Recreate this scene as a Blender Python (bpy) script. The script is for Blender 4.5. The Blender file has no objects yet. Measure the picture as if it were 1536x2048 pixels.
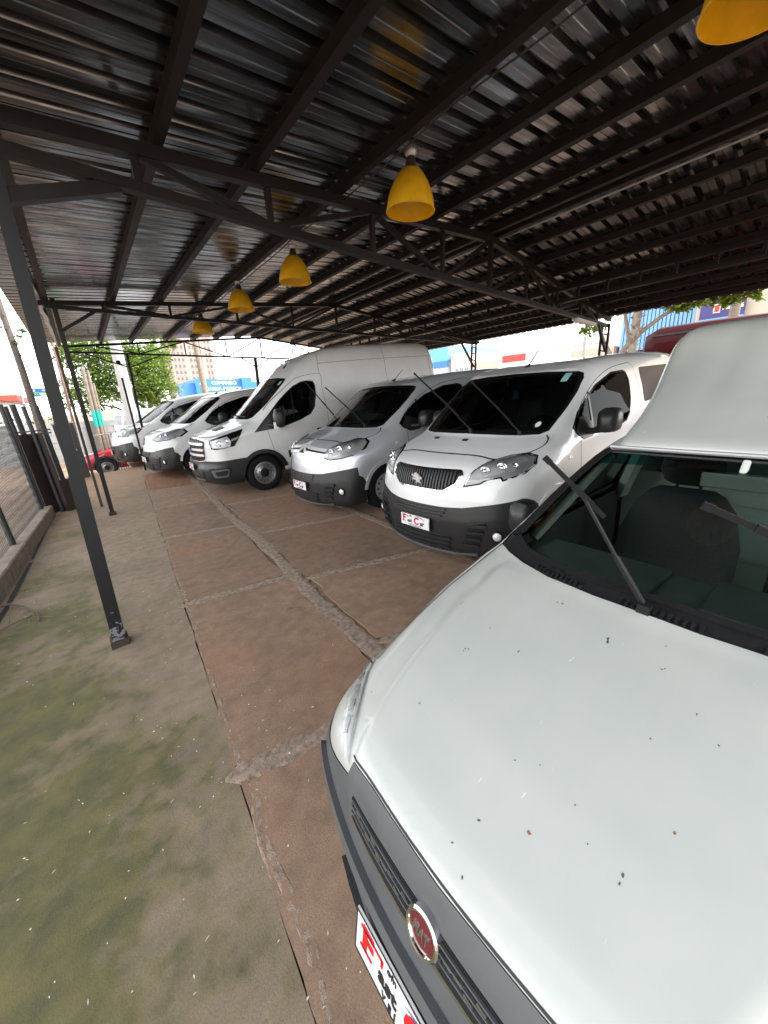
import bpy, bmesh, math, random
import numpy as np
from mathutils import Matrix, Vector, noise

random.seed(7)
R = math.radians
scene = bpy.context.scene
COL = scene.collection

# ---------------------------------------------------------------- camera
F_PX, PITCH, ROLL, CAM_H, YAW, SLOPE = 750.98, 0.32405, 0.09311, 1.786, R(36.5), R(3.3)
LOT = Matrix.Rotation(-SLOPE, 4, 'Y')            # the parking floor rises towards +X


def camera_axes():
    cp, sp, cr, sr = math.cos(PITCH), math.sin(PITCH), math.cos(ROLL), math.sin(ROLL)
    fwd, right, dn = Vector((0, cp, -sp)), Vector((1, 0, 0)), Vector((0, -sp, -cp))
    r2, d2 = cr * right + sr * dn, -sr * right + cr * dn
    turn = Matrix.Rotation(-YAW, 3, 'Z')          # camera yaw inside the lot frame
    L3 = LOT.to_3x3()
    return [L3 @ (turn @ v) for v in (r2, d2, fwd)]


cam_r, cam_d, cam_f = camera_axes()
cam_data = bpy.data.cameras.new('camera')
cam = bpy.data.objects.new('camera', cam_data)
COL.objects.link(cam)
cam_pos = LOT @ Vector((0, 0, CAM_H))
m = Matrix((cam_r, -cam_d, -cam_f)).transposed().to_4x4()
m.translation = cam_pos
cam.matrix_world = m
cam_data.sensor_width = 36
cam_data.lens = F_PX / 2048 * 36
cam_data.clip_start = 0.03
cam_data.clip_end = 2000
scene.camera = cam

# ---------------------------------------------------------------- sky, sun, exposure
SUN_EL, SUN_AZ = R(38), R(118)
world = bpy.data.worlds.new('World')
scene.world = world
world.use_nodes = True
wn = world.node_tree
bg = wn.nodes['Background']
sky = wn.nodes.new('ShaderNodeTexSky')
sky.sky_type = 'NISHITA'
sky.sun_disc = False
sky.sun_elevation = SUN_EL
sky.sun_rotation = SUN_AZ
sky.air_density = 1.4
sky.dust_density = 0.4
sky.ozone_density = 1.0
hsv = wn.nodes.new('ShaderNodeHueSaturation')
hsv.inputs['Saturation'].default_value = 0.12      # thin bright overcast
wn.links.new(sky.outputs[0], hsv.inputs['Color'])
wn.links.new(hsv.outputs[0], bg.inputs[0])
bg.inputs[1].default_value = 0.15
sun_data = bpy.data.lights.new('sun', 'SUN')
sun_data.energy = 1.2
sun_data.angle = R(14)
sun_data.color = (1.0, 0.96, 0.9)
sun = bpy.data.objects.new('sun', sun_data)
COL.objects.link(sun)
# sun direction: sky sun_rotation runs clockwise from +Y
sd = Vector((math.sin(SUN_AZ) * math.cos(SUN_EL), math.cos(SUN_AZ) * math.cos(SUN_EL), math.sin(SUN_EL)))
sun.rotation_euler = sd.to_track_quat('Z', 'Y').to_euler()
scene.view_settings.view_transform = 'Standard'
scene.view_settings.look = 'None'
scene.view_settings.gamma = 1
scene.view_settings.exposure = 2.25
scene.cycles.max_bounces = 10
scene.cycles.diffuse_bounces = 5
scene.cycles.transparent_max_bounces = 12
scene.cycles.use_denoising = True
scene.cycles.caustics_reflective = False
scene.cycles.caustics_refractive = False

# ---------------------------------------------------------------- object helpers


def tag(o, label=None, cat=None, group=None, kind=None):
    if label:
        o['label'] = label
    if cat:
        o['category'] = cat
    if group:
        o['group'] = group
    if kind:
        o['kind'] = kind
    return o


def link(o, parent=None):
    COL.objects.link(o)
    if parent is not None:
        o.parent = parent
    return o


def empty(name, mat=None):
    o = bpy.data.objects.new(name, None)
    o.empty_display_size = 0.2
    COL.objects.link(o)
    if mat is not None:
        o.matrix_world = mat
    return o


def mesh_obj(name, verts, faces, material, parent=None, smooth=False, mat=None):
    me = bpy.data.meshes.new(name)
    me.from_pydata([tuple(v) for v in verts], [], faces)
    if smooth:
        me.shade_smooth()
    if material is not None:
        for mm in (material if isinstance(material, (list, tuple)) else [material]):
            me.materials.append(mm)
    o = bpy.data.objects.new(name, me)
    link(o, parent)
    if mat is not None:
        o.matrix_local = mat
    return o


class MB:
    """collects simple solids into one mesh"""

    def __init__(self):
        self.v, self.f = [], []

    def add(self, vs, fs):
        n = len(self.v)
        self.v += [tuple(v) for v in vs]
        self.f += [tuple(i + n for i in f) for f in fs]
        return self

    def box(self, lo, hi, mat=None):
        x0, y0, z0 = lo
        x1, y1, z1 = hi
        vs = [Vector(p) for p in ((x0, y0, z0), (x1, y0, z0), (x1, y1, z0), (x0, y1, z0), (x0, y0, z1), (x1, y0, z1), (x1, y1, z1), (x0, y1, z1))]
        if mat is not None:
            vs = [mat @ v for v in vs]
        return self.add(vs, [(0, 3, 2, 1), (4, 5, 6, 7), (0, 1, 5, 4), (1, 2, 6, 5), (2, 3, 7, 6), (3, 0, 4, 7)])

    def bar(self, a, b, w, h=None, up=(0, 0, 1)):
        """box section bar from a to b"""
        h = w if h is None else h
        a, b = Vector(a), Vector(b)
        d = (b - a).normalized()
        s = d.cross(Vector(up))
        if s.length < 1e-4:
            s = d.cross(Vector((1, 0, 0)))
        s.normalize()
        u = s.cross(d).normalized()
        vs = []
        for p in (a, b):
            for (i, j) in ((-1, -1), (1, -1), (1, 1), (-1, 1)):
                vs.append(p + s * (i * w / 2) + u * (j * h / 2))
        return self.add(vs, [(0, 1, 2, 3), (7, 6, 5, 4), (0, 4, 5, 1), (1, 5, 6, 2), (2, 6, 7, 3), (3, 7, 4, 0)])

    def tube(self, pts, r, n=8, caps=True):
        pts = [Vector(p) for p in pts]
        rs = r if isinstance(r, (list, tuple)) else [r] * len(pts)
        rings = []
        prev = None
        for i, p in enumerate(pts):
            d = (pts[min(i + 1, len(pts) - 1)] - pts[max(i - 1, 0)])
            d.normalize()
            if prev is None:
                s = d.cross(Vector((0, 0, 1)))
                if s.length < 1e-3:
                    s = d.cross(Vector((1, 0, 0)))
            else:
                s = prev - d * prev.dot(d)
            s.normalize()
            prev = s
            u = d.cross(s)
            rings.append([p + (s * math.cos(2 * math.pi * k / n) + u * math.sin(2 * math.pi * k / n)) * rs[i] for k in range(n)])
        vs = [v for ring in rings for v in ring]
        fs = []
        for i in range(len(pts) - 1):
            for k in range(n):
                a, b = i * n + k, i * n + (k + 1) % n
                fs.append((a, b, b + n, a + n))
        if caps:
            fs.append(tuple(range(n - 1, -1, -1)))
            fs.append(tuple(range((len(pts) - 1) * n, len(pts) * n)))
        return self.add(vs, fs)

    def lathe(self, prof, n=32, axis='Z', center=(0, 0, 0), close=False):
        """prof: (r, h) pairs"""
        vs = []
        for (r, hh) in prof:
            for k in range(n):
                a = 2 * math.pi * k / n
                c, s = r * math.cos(a), r * math.sin(a)
                if axis == 'Z':
                    p = (c, s, hh)
                elif axis == 'Y':
                    p = (c, hh, s)
                else:
                    p = (hh, c, s)
                vs.append(Vector(p) + Vector(center))
        fs = []
        m_ = len(prof)
        for i in range(m_ if close else m_ - 1):
            j = (i + 1) % m_
            for k in range(n):
                k2 = (k + 1) % n
                fs.append((i * n + k, i * n + k2, j * n + k2, j * n + k))
        return self.add(vs, fs)

    def build(self, name, material, parent=None, smooth=False, mat=None):
        o = mesh_obj(name, self.v, self.f, material, parent, False, mat)
        if smooth:
            o.data.shade_smooth()
            try:
                o.data.set_sharp_from_angle(angle=R(40))
            except Exception:
                pass
        return o


def copy_tree(o, parent=None):
    c = o.copy()
    COL.objects.link(c)
    if parent is not None:
        c.parent = parent
    for ch in list(o.children):
        copy_tree(ch, c)
    return c


def text_mesh(name, body, size, extrude=0.0008, align='CENTER', offset=0.0, spacing=1.0):
    cu = bpy.data.curves.new(name, 'FONT')
    cu.body = body
    cu.size = size
    cu.extrude = extrude
    cu.align_x = align
    cu.align_y = 'CENTER'
    cu.offset = offset
    cu.space_character = spacing
    cu.resolution_u = 3
    tmp = bpy.data.objects.new(name, cu)
    COL.objects.link(tmp)
    dg = bpy.context.evaluated_depsgraph_get()
    me = bpy.data.meshes.new_from_object(tmp.evaluated_get(dg))
    bpy.data.objects.remove(tmp)
    me.name = name
    return me


# ---------------------------------------------------------------- materials
MATS = {}


def nodes_of(name):
    ma = bpy.data.materials.new(name)
    ma.use_nodes = True
    nt = ma.node_tree
    bs = nt.nodes['Principled BSDF']
    MATS[name] = ma
    return ma, nt, bs


def nd(nt, typ, **kw):
    n = nt.nodes.new(typ)
    for k, v in kw.items():
        if k.startswith('i_'):
            n.inputs[k[2:].replace('_', ' ')].default_value = v
        else:
            setattr(n, k, v)
    return n


def noise_tex(nt, scale, detail=4, rough=0.55, coord='Object', stretch=None):
    tc = nd(nt, 'ShaderNodeTexCoord')
    src = tc.outputs[coord]
    if stretch is not None:
        mp = nd(nt, 'ShaderNodeMapping')
        mp.inputs['Scale'].default_value = stretch
        nt.links.new(src, mp.inputs[0])
        src = mp.outputs[0]
    n = nd(nt, 'ShaderNodeTexNoise')
    n.inputs['Scale'].default_value = scale
    n.inputs['Detail'].default_value = detail
    n.inputs['Roughness'].default_value = rough
    nt.links.new(src, n.inputs['Vector'])
    return n


def ramp(nt, src, stops):
    r = nd(nt, 'ShaderNodeValToRGB')
    els = r.color_ramp.elements
    while len(els) > 1:
        els.remove(els[-1])
    els[0].position = stops[0][0]
    c = stops[0][1]
    els[0].color = (c, c, c, 1) if not isinstance(c, (tuple, list)) else (*c, 1)
    for p, c in stops[1:]:
        e = els.new(p)
        e.color = (c, c, c, 1) if not isinstance(c, (tuple, list)) else (*c, 1)
    nt.links.new(src, r.inputs[0])
    return r


def mixc(nt, fac, a, b, mode='MIX'):
    n = nd(nt, 'ShaderNodeMix', data_type='RGBA', blend_type=mode)
    if isinstance(fac, (int, float)):
        n.inputs[0].default_value = fac
    else:
        nt.links.new(fac, n.inputs[0])
    for i, x in ((6, a), (7, b)):
        if isinstance(x, (tuple, list)):
            n.inputs[i].default_value = (*x, 1)
        else:
            nt.links.new(x, n.inputs[i])
    return n.outputs[2]


def bump(nt, bs, h, strength=0.3, dist=0.01):
    b = nd(nt, 'ShaderNodeBump')
    b.inputs['Strength'].default_value = strength
    b.inputs['Distance'].default_value = dist
    nt.links.new(h, b.inputs['Height'])
    nt.links.new(b.outputs[0], bs.inputs['Normal'])


def simple(name, col, rough=0.5, metal=0.0, var=0.0, scale=20, bumps=0.0, coat=0.0, spec=0.5, dark=None):
    ma, nt, bs = nodes_of(name)
    bs.inputs['Base Color'].default_value = (*col, 1)
    bs.inputs['Roughness'].default_value = rough
    bs.inputs['Metallic'].default_value = metal
    bs.inputs['Coat Weight'].default_value = coat
    bs.inputs['Coat Roughness'].default_value = 0.06
    bs.inputs['Specular IOR Level'].default_value = spec
    if var or bumps:
        n = noise_tex(nt, scale)
        if var:
            d = dark or tuple(c * (1 - var) for c in col)
            l = tuple(min(1, c * (1 + var * 0.6)) for c in col)
            r = ramp(nt, n.outputs[0], [(0.3, d), (0.7, l)])
            nt.links.new(r.outputs[0], bs.inputs['Base Color'])
            rr = ramp(nt, n.outputs[0], [(0.3, max(0, rough - 0.08)), (0.7, min(1, rough + 0.08))])
            nt.links.new(rr.outputs[0], bs.inputs['Roughness'])
        if bumps:
            n2 = noise_tex(nt, scale * 6, 6)
            bump(nt, bs, n2.outputs[0], bumps, 0.004)
    return ma
# ---------------------------------------------------------------- car body engine
# a body is the rounded intersection of a side profile and a width field;
# local frame: x back from the nose, y to the car's right, z up


def catmull(pts, n=6, closed=True):
    pts = [np.array(p, float) for p in pts]
    out = []
    N = len(pts)
    for i in range(N if closed else N - 1):
        if closed:
            p0, p1, p2, p3 = pts[i - 1], pts[i], pts[(i + 1) % N], pts[(i + 2) % N]
        else:
            p0, p1, p2, p3 = pts[max(i - 1, 0)], pts[i], pts[i + 1], pts[min(i + 2, N - 1)]
        for k in range(n):
            t = k / n
            out.append(0.5 * ((2 * p1) + (-p0 + p2) * t + (2 * p0 - 5 * p1 + 4 * p2 - p3) * t * t + (-p0 + 3 * p1 - 3 * p2 + p3) * t ** 3))
    if not closed:
        out.append(pts[-1])
    return [tuple(p) for p in out]


class CarShape:
    def __init__(self, profile, wx, wz, bow, k=0.14, k_z=None, extra=None, blur=2, spine=(0.9, 4.6, 0.75), taper=None):
        self.taper = taper
        self.wx, self.wz, self.bow, self.k, self.k_z, self.extra = wx, wz, bow, k, k_z, extra
        self.spine = spine
        P = np.array(profile, float)
        self.g = 0.0125
        self.x0, self.z0 = P[:, 0].min() - 0.4, P[:, 1].min() - 0.4
        nx = int((P[:, 0].max() + 0.4 - self.x0) / self.g) + 2
        nz = int((P[:, 1].max() + 0.4 - self.z0) / self.g) + 2
        X, Z = np.meshgrid(self.x0 + np.arange(nx) * self.g, self.z0 + np.arange(nz) * self.g, indexing='ij')
        d = np.full(X.shape, 1e9)
        ins = np.zeros(X.shape, bool)
        for i in range(len(P)):
            a, b = P[i], P[(i + 1) % len(P)]
            e = b - a
            L = (e @ e) + 1e-12
            t = np.clip(((X - a[0]) * e[0] + (Z - a[1]) * e[1]) / L, 0, 1)
            d = np.minimum(d, (X - a[0] - t * e[0]) ** 2 + (Z - a[1] - t * e[1]) ** 2)
            c = (a[1] <= Z) != (b[1] <= Z)
            xi = a[0] + (Z - a[1]) / (e[1] if abs(e[1]) > 1e-12 else 1e-12) * e[0]
            ins ^= c & (X < xi)
        s = np.sqrt(d) * np.where(ins, -1, 1)
        for _ in range(blur):
            s[1:-1] = (s[:-2] + 2 * s[1:-1] + s[2:]) / 4
            s[:, 1:-1] = (s[:, :-2] + 2 * s[:, 1:-1] + s[:, 2:]) / 4
        self.s = s

    def prof(self, x, z):
        u = np.clip((x - self.x0) / self.g, 0, self.s.shape[0] - 1.001)
        w = np.clip((z - self.z0) / self.g, 0, self.s.shape[1] - 1.001)
        i, j = u.astype(int), w.astype(int)
        a, b = u - i, w - j
        s = self.s
        return (s[i, j] * (1 - a) + s[i + 1, j] * a) * (1 - b) + (s[i, j + 1] * (1 - a) + s[i + 1, j + 1] * a) * b

    def width(self, x, z):
        w = np.interp(x, *self.wx) - np.interp(z, *self.wz)
        if self.taper is not None:
            w = w - np.interp(x, *self.taper[0]) * np.interp(z, *self.taper[1])
        return w

    def F(self, p):
        x, y, z = p[..., 0], p[..., 1], p[..., 2]
        ay = np.abs(y)
        bw = np.interp(z, *self.bow)
        fade = np.clip((3.0 - x) / 1.6, 0, 1)
        xe = x - bw * y * y * fade
        d1 = self.prof(xe, z)
        d2 = (ay - self.width(x, z)) * 0.95
        k = self.k if self.k_z is None else np.interp(z, *self.k_z)
        h = np.maximum(k - np.abs(d1 - d2), 0) / k
        f = np.maximum(d1, d2) + h * h * k * 0.25
        if self.extra is not None:
            f = f + self.extra(x, ay, z)
        return f

    def grad(self, p, e=0.004):
        g = np.zeros_like(p)
        for i in range(3):
            d = np.zeros(3)
            d[i] = e
            g[..., i] = self.F(p + d) - self.F(p - d)
        n = np.linalg.norm(g, axis=-1, keepdims=True)
        return g / np.maximum(n, 1e-9)

    def cast(self, o, d, tmax=6.0, step=0.02):
        """first hit from outside; returns points and mask"""
        o, d = np.asarray(o, float), np.asarray(d, float)
        n = len(o)
        lo = np.zeros(n)
        hi = np.full(n, -1.0)
        live = np.ones(n, bool)
        t = np.zeros(n)
        while live.any() and t.max() < tmax:
            fv = self.F(o + d * t[:, None])
            hit = live & (fv < 0)
            hi[hit] = t[hit]
            lo[hit] = t[hit] - np.maximum(step, 0)
            live &= ~hit
            live &= t < tmax
            t = np.where(live, t + step, t)
        ok = hi >= 0
        a, b = lo.copy(), np.where(ok, hi, 0)
        for _ in range(22):
            mid = (a + b) / 2
            ins = self.F(o + d * mid[:, None]) < 0
            b = np.where(ins, mid, b)
            a = np.where(ins, a, mid)
        return o + d * b[:, None], ok

    def surface(self, nf=40, nm=130, nr=18, nphi=128):
        xs0, xs1, zs = self.spine
        O, D = [], []
        phi = np.linspace(0, 2 * np.pi, nphi, endpoint=False)
        cp, sp = np.cos(phi), np.sin(phi)
        for i in range(nf):
            a = max(i / nf, 0.002) * math.pi / 2
            O.append(np.tile([xs0, 0, zs], (nphi, 1)))
            D.append(np.stack([np.full(nphi, -math.cos(a)), math.sin(a) * cp, math.sin(a) * sp], 1))
        for i in range(nm + 1):
            x = xs0 + (xs1 - xs0) * i / nm
            O.append(np.tile([x, 0, zs], (nphi, 1)))
            D.append(np.stack([np.zeros(nphi), cp, sp], 1))
        for i in range(1, nr + 1):
            a = min(i / nr, 0.998) * math.pi / 2
            O.append(np.tile([xs1, 0, zs], (nphi, 1)))
            D.append(np.stack([np.full(nphi, math.sin(a)), math.cos(a) * cp, math.cos(a) * sp], 1))
        O, D = np.concatenate(O), np.concatenate(D)
        a, b = np.zeros(len(O)), np.full(len(O), 4.5)
        for _ in range(26):
            mid = (a + b) / 2
            ins = self.F(O + D * mid[:, None]) < 0
            a = np.where(ins, mid, a)
            b = np.where(ins, b, mid)
        P = O + D * a[:, None]
        rows = nf + nm + 1 + nr
        faces = []
        for i in range(rows - 1):
            for k in range(nphi):
                k2 = (k + 1) % nphi
                faces.append((i * nphi + k, i * nphi + k2, (i + 1) * nphi + k2, (i + 1) * nphi + k))
        faces.append(tuple(range(nphi))[::-1])
        faces.append(tuple(range((rows - 1) * nphi, rows * nphi)))
        return P, faces


VIEW = {'F': (1, 2, 0), 'S': (0, 2, 1), 'T': (0, 1, 2)}   # (a, b, depth) axes


def in_poly(pts, poly):
    x, y = pts[:, 0], pts[:, 1]
    ins = np.zeros(len(pts), bool)
    n = len(poly)
    for i in range(n):
        (ax, ay), (bx, by) = poly[i], poly[(i + 1) % n]
        c = (ay <= y) != (by <= y)
        dy = by - ay if abs(by - ay) > 1e-12 else 1e-12
        ins ^= c & (x < ax + (y - ay) / dy * (bx - ax))
    return ins


class Body:
    """cuttable body surface"""

    def __init__(self, shape, **kw):
        self.shape = shape
        P, faces = shape.surface(**kw)
        self.bm = bmesh.new()
        vs = [self.bm.verts.new(p) for p in P]
        for f in faces:
            self.bm.faces.new([vs[i] for i in f])

    def cut(self, poly, view='F', sel=None, take=True):
        """cut along a closed 2D outline; returns (verts, faces) of the inside, removed from the body"""
        ia, ib, ic = VIEW[view]
        bm = self.bm
        bm.faces.ensure_lookup_table()
        P = np.array(poly, float)
        lo, hi = P.min(0) - 0.05, P.max(0) + 0.05
        cand = []
        for f in bm.faces:
            c = f.calc_center_median()
            if lo[0] < c[ia] < hi[0] and lo[1] < c[ib] < hi[1] and (sel is None or sel(c)):
                cand.append(f)
        n = len(P)
        for i in range(n):
            a, b = P[i], P[(i + 1) % n]
            e = b - a
            L = np.linalg.norm(e)
            if L < 1e-6:
                continue
            e = e / L
            near = []
            for f in cand:
                amin = bmin = 1e9
                amax = bmax = -1e9
                for v in f.verts:
                    u = (v.co[ia] - a[0]) * e[0] + (v.co[ib] - a[1]) * e[1]
                    w = -(v.co[ia] - a[0]) * e[1] + (v.co[ib] - a[1]) * e[0]
                    amin, amax = min(amin, u), max(amax, u)
                    bmin, bmax = min(bmin, w), max(bmax, w)
                if amax > -0.004 and amin < L + 0.004 and bmax > 0 and bmin < 0:
                    near.append(f)
            if not near:
                continue
            co, no = [0, 0, 0], [0, 0, 0]
            co[ia], co[ib] = a
            no[ia], no[ib] = -e[1], e[0]
            es = {ed for f in near for ed in f.edges}
            vs = {v for f in near for v in f.verts}
            keep = set(near)
            r = bmesh.ops.bisect_plane(bm, geom=list(vs) + list(es) + near, dist=1e-5, plane_co=co, plane_no=no)
            newf = {g for g in r['geom'] if isinstance(g, bmesh.types.BMFace)}
            cand = [f for f in cand if f.is_valid and f not in keep] + list(newf)
            cand = list({f for f in cand if f.is_valid})
        cs = np.array([f.calc_center_median() for f in cand]) if cand else np.zeros((0, 3))
        if len(cs) == 0:
            return [], []
        ins = in_poly(cs[:, [ia, ib]], poly)
        fs = [f for f, k in zip(cand, ins) if k]
        idx, verts, faces = {}, [], []
        for f in fs:
            row = []
            for v in f.verts:
                if v not in idx:
                    idx[v] = len(verts)
                    verts.append(tuple(v.co))
                row.append(idx[v])
            faces.append(tuple(row))
        if take:
            bmesh.ops.delete(bm, geom=fs, context='FACES')
        return verts, faces

    def mesh(self, name):
        me = bpy.data.meshes.new(name)
        self.bm.to_mesh(me)
        set_normals(me, self.shape)
        return me


def set_normals(me, shape):
    n = len(me.vertices)
    co = np.zeros(n * 3)
    me.vertices.foreach_get('co', co)
    g = shape.grad(co.reshape(-1, 3))
    me.shade_smooth()
    me.normals_split_custom_set_from_vertices([tuple(v) for v in g])


def part_mesh(name, vf, shape, off=0.0):
    v = np.array(vf[0])
    if off:
        v = v + shape.grad(v) * off
    me = bpy.data.meshes.new(name)
    me.from_pydata([tuple(p) for p in v], [], vf[1])
    g = shape.grad(v - (shape.grad(v) * off if off else 0))
    me.shade_smooth()
    me.normals_split_custom_set_from_vertices([tuple(p) for p in g])
    return me


def rounded(poly, r=0.02, n=3):
    """round the corners of a polygon"""
    out = []
    N = len(poly)
    for i in range(N):
        p0, p1, p2 = np.array(poly[i - 1], float), np.array(poly[i], float), np.array(poly[(i + 1) % N], float)
        d0, d2 = np.linalg.norm(p0 - p1), np.linalg.norm(p2 - p1)
        rr = min(r, d0 * 0.45, d2 * 0.45)
        a, b = p1 + (p0 - p1) / d0 * rr, p1 + (p2 - p1) / d2 * rr
        for k in range(n + 1):
            t = k / n
            out.append(tuple((1 - t) ** 2 * a + 2 * t * (1 - t) * p1 + t * t * b))
    return out


def inset(poly, d):
    """offset a polygon inwards by d (negative grows it)"""
    P = [np.array(p, float) for p in poly]
    area = sum(P[i - 1][0] * P[i][1] - P[i][0] * P[i - 1][1] for i in range(len(P)))
    s = 1 if area > 0 else -1
    out = []
    N = len(P)
    for i in range(N):
        e1 = P[i] - P[i - 1]
        e2 = P[(i + 1) % N] - P[i]
        e1, e2 = e1 / (np.linalg.norm(e1) + 1e-9), e2 / (np.linalg.norm(e2) + 1e-9)
        n1, n2 = np.array([-e1[1], e1[0]]) * s, np.array([-e2[1], e2[0]]) * s
        m_ = n1 + n2
        q = m_ @ m_
        out.append(tuple(P[i] + m_ * (2 * d / max(q, 0.8))))
    return out


def flip(poly):
    return [(-a, b) for a, b in poly][::-1]


def fill_grid(poly, step):
    """triangulated/quadded fill of a polygon, split along a grid so that it can follow a curved body"""
    bm = bmesh.new()
    f = bm.faces.new([bm.verts.new((a, b, 0)) for a, b in poly])
    P = np.array(poly)
    lo, hi = P.min(0), P.max(0)
    bmesh.ops.triangulate(bm, faces=[f])
    for ax in (0, 1):
        k = math.floor(lo[ax] / step) + 1
        while k * step < hi[ax]:
            co, no = [0, 0, 0], [0, 0, 0]
            co[ax], no[ax] = k * step, 1
            bmesh.ops.bisect_plane(bm, geom=bm.verts[:] + bm.edges[:] + bm.faces[:], dist=1e-6, plane_co=co, plane_no=no)
            k += 1
    bm.verts.index_update()
    v = np.array([(x.co.x, x.co.y) for x in bm.verts])
    fs = [tuple(x.index for x in q.verts) for q in bm.faces]
    bd = [(e.verts[0].index, e.verts[1].index) for e in bm.edges if e.is_boundary]
    bm.free()
    return v, fs, bd


def view_rays(v2, view, side, far):
    n = len(v2)
    o = np.zeros((n, 3))
    d = np.zeros((n, 3))
    if view == 'F':
        o[:, 0], o[:, 1], o[:, 2], d[:, 0] = -far, v2[:, 0], v2[:, 1], 1
    elif view == 'S':
        o[:, 0], o[:, 1], o[:, 2], d[:, 1] = v2[:, 0], side * far, v2[:, 1], -side
    else:
        o[:, 0], o[:, 1], o[:, 2], d[:, 2] = v2[:, 0], v2[:, 1], far + 1.5, -1
    return o, d


def panel_mesh(shape, poly, view='F', side=1, off=0.004, sink=0.02, step=0.05, flat=None):
    """a thin piece that follows the body; off = how proud it stands"""
    v2, fs, bd = fill_grid(poly, step)
    o, d = view_rays(v2, view, side, 1.5)
    p, ok = shape.cast(o, d)
    g = shape.grad(p)
    if flat is not None:                         # flat plate standing at the outline's mean
        pass
    top = p + g * off
    n = len(top)
    faces = []
    want = -d[0]
    for f in fs:
        a, b, c = top[f[0]], top[f[1]], top[f[2]]
        nn = np.cross(b - a, c - a)
        faces.append(f if nn @ want > 0 else f[::-1])
    bidx = sorted({i for e in bd for i in e})
    m1 = {v: n + i for i, v in enumerate(bidx)}
    m2 = {v: n + len(bidx) + i for i, v in enumerate(bidx)}
    verts = list(top) + [top[i] for i in bidx] + [(p - g * sink)[i] for i in bidx]
    cen = v2.mean(0)
    for a, b in bd:
        faces.append((m1[a], m1[b], m2[b], m2[a]))
    me = bpy.data.meshes.new('panel')
    me.from_pydata([tuple(q) for q in verts], [], faces)
    me.shade_smooth()
    me.validate()
    return me


def panel(shape, name, poly, material, parent, view='F', side=1, off=0.004, sink=0.02, step=0.05):
    me = panel_mesh(shape, poly, view, side, off, sink, step)
    me.name = name
    me.materials.append(material)
    return link(bpy.data.objects.new(name, me), parent)


def ribbon(line, w):
    """closed outline round an open polyline"""
    L = [np.array(p, float) for p in line]
    left, right = [], []
    for i, p in enumerate(L):
        e = L[min(i + 1, len(L) - 1)] - L[max(i - 1, 0)]
        e = e / (np.linalg.norm(e) + 1e-9)
        n = np.array([-e[1], e[0]])
        left.append(tuple(p + n * w / 2))
        right.append(tuple(p - n * w / 2))
    return left + right[::-1]


def seam(shape, name, line, parent, material, view='F', side=1, w=0.007, off=0.0012, curve=True):
    """narrow strip along a line on the body"""
    L = catmull(line, 4, False) if curve and len(line) > 2 else [tuple(p) for p in line]
    pts = [np.array(L[0], float)]
    for p in L[1:]:
        p = np.array(p, float)
        d = np.linalg.norm(p - pts[-1])
        a = pts[-1]
        for k in range(1, max(1, int(d / .06)) + 1):
            pts.append(a + (p - a) * k / max(1, int(d / .06)))
    pts = np.array(pts)
    e = np.gradient(pts, axis=0)
    e = e / (np.linalg.norm(e, axis=1, keepdims=True) + 1e-9)
    nrm = np.stack([-e[:, 1], e[:, 0]], 1)
    v2 = np.concatenate([pts + nrm * w / 2, pts - nrm * w / 2])
    o, d = view_rays(v2, view, side, 1.5)
    p, ok = shape.cast(o, d)
    g = shape.grad(p)
    top, low = p + g * off, p - g * .004
    n = len(pts)
    fs = []
    for k in range(n - 1):
        a, b, c, dd = k, k + 1, n + k + 1, n + k
        if not (ok[a] and ok[b] and ok[c] and ok[dd]):
            continue
        nn = np.cross(top[b] - top[a], top[dd] - top[a])
        f = (a, b, c, dd)
        fs.append(f if nn @ (-d[0]) > 0 else f[::-1])
        if off > .002:
            fs.append((2 * n + a, 2 * n + b, b, a))
            fs.append((2 * n + dd, 2 * n + c, c, dd))
    return mesh_obj(name, np.concatenate([top, low]), fs, material, parent, off <= .002)
# ---------------------------------------------------------------- the three body shapes
def smooth_profile(pts):
    return catmull(pts, 4)


VAN_PROFILE = [(.35, .17), (.10, .165), (.0, .185), (-.035, .25), (-.045, .40), (-.045, .52), (-.03, .62), (-.01, .74), (.02, .86), (.055, .95), (.11, 1.005),
               (.2, 1.045), (.45, 1.125), (.70, 1.195), (.76, 1.225), (1.0, 1.375), (1.3, 1.56), (1.55, 1.705), (1.72, 1.785), (1.95, 1.84), (2.3, 1.875), (2.9, 1.905),
               (3.8, 1.915), (4.6, 1.905), (5.05, 1.88), (5.2, 1.83), (5.27, 1.7), (5.3, 1.2), (5.3, .55), (5.26, .33), (5.1, .27), (3.0, .25), (1.0, .22)]
van_shape = CarShape(VAN_PROFILE,
                     wx=([-.1, .15, .4, .7, 1.1, 1.6, 4.6, 5.1, 5.3], [.86, .90, .93, .95, .965, .97, .97, .955, .93]),
                     wz=([.2, .32, .5, .85, 1.1, 1.25, 1.5, 1.72, 1.9], [.05, .02, .005, .0, .012, .035, .105, .185, .27]),
                     bow=([.2, .5, .9, 1.2, 1.5, 1.75, 1.85], [.36, .36, .38, .42, .38, .30, .12]),
                     k_z=([.17, .3, .5, .8, 1.0, 1.2, 1.5, 1.75, 1.9], [.06, .10, .16, .20, .24, .16, .09, .12, .16]))

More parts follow.
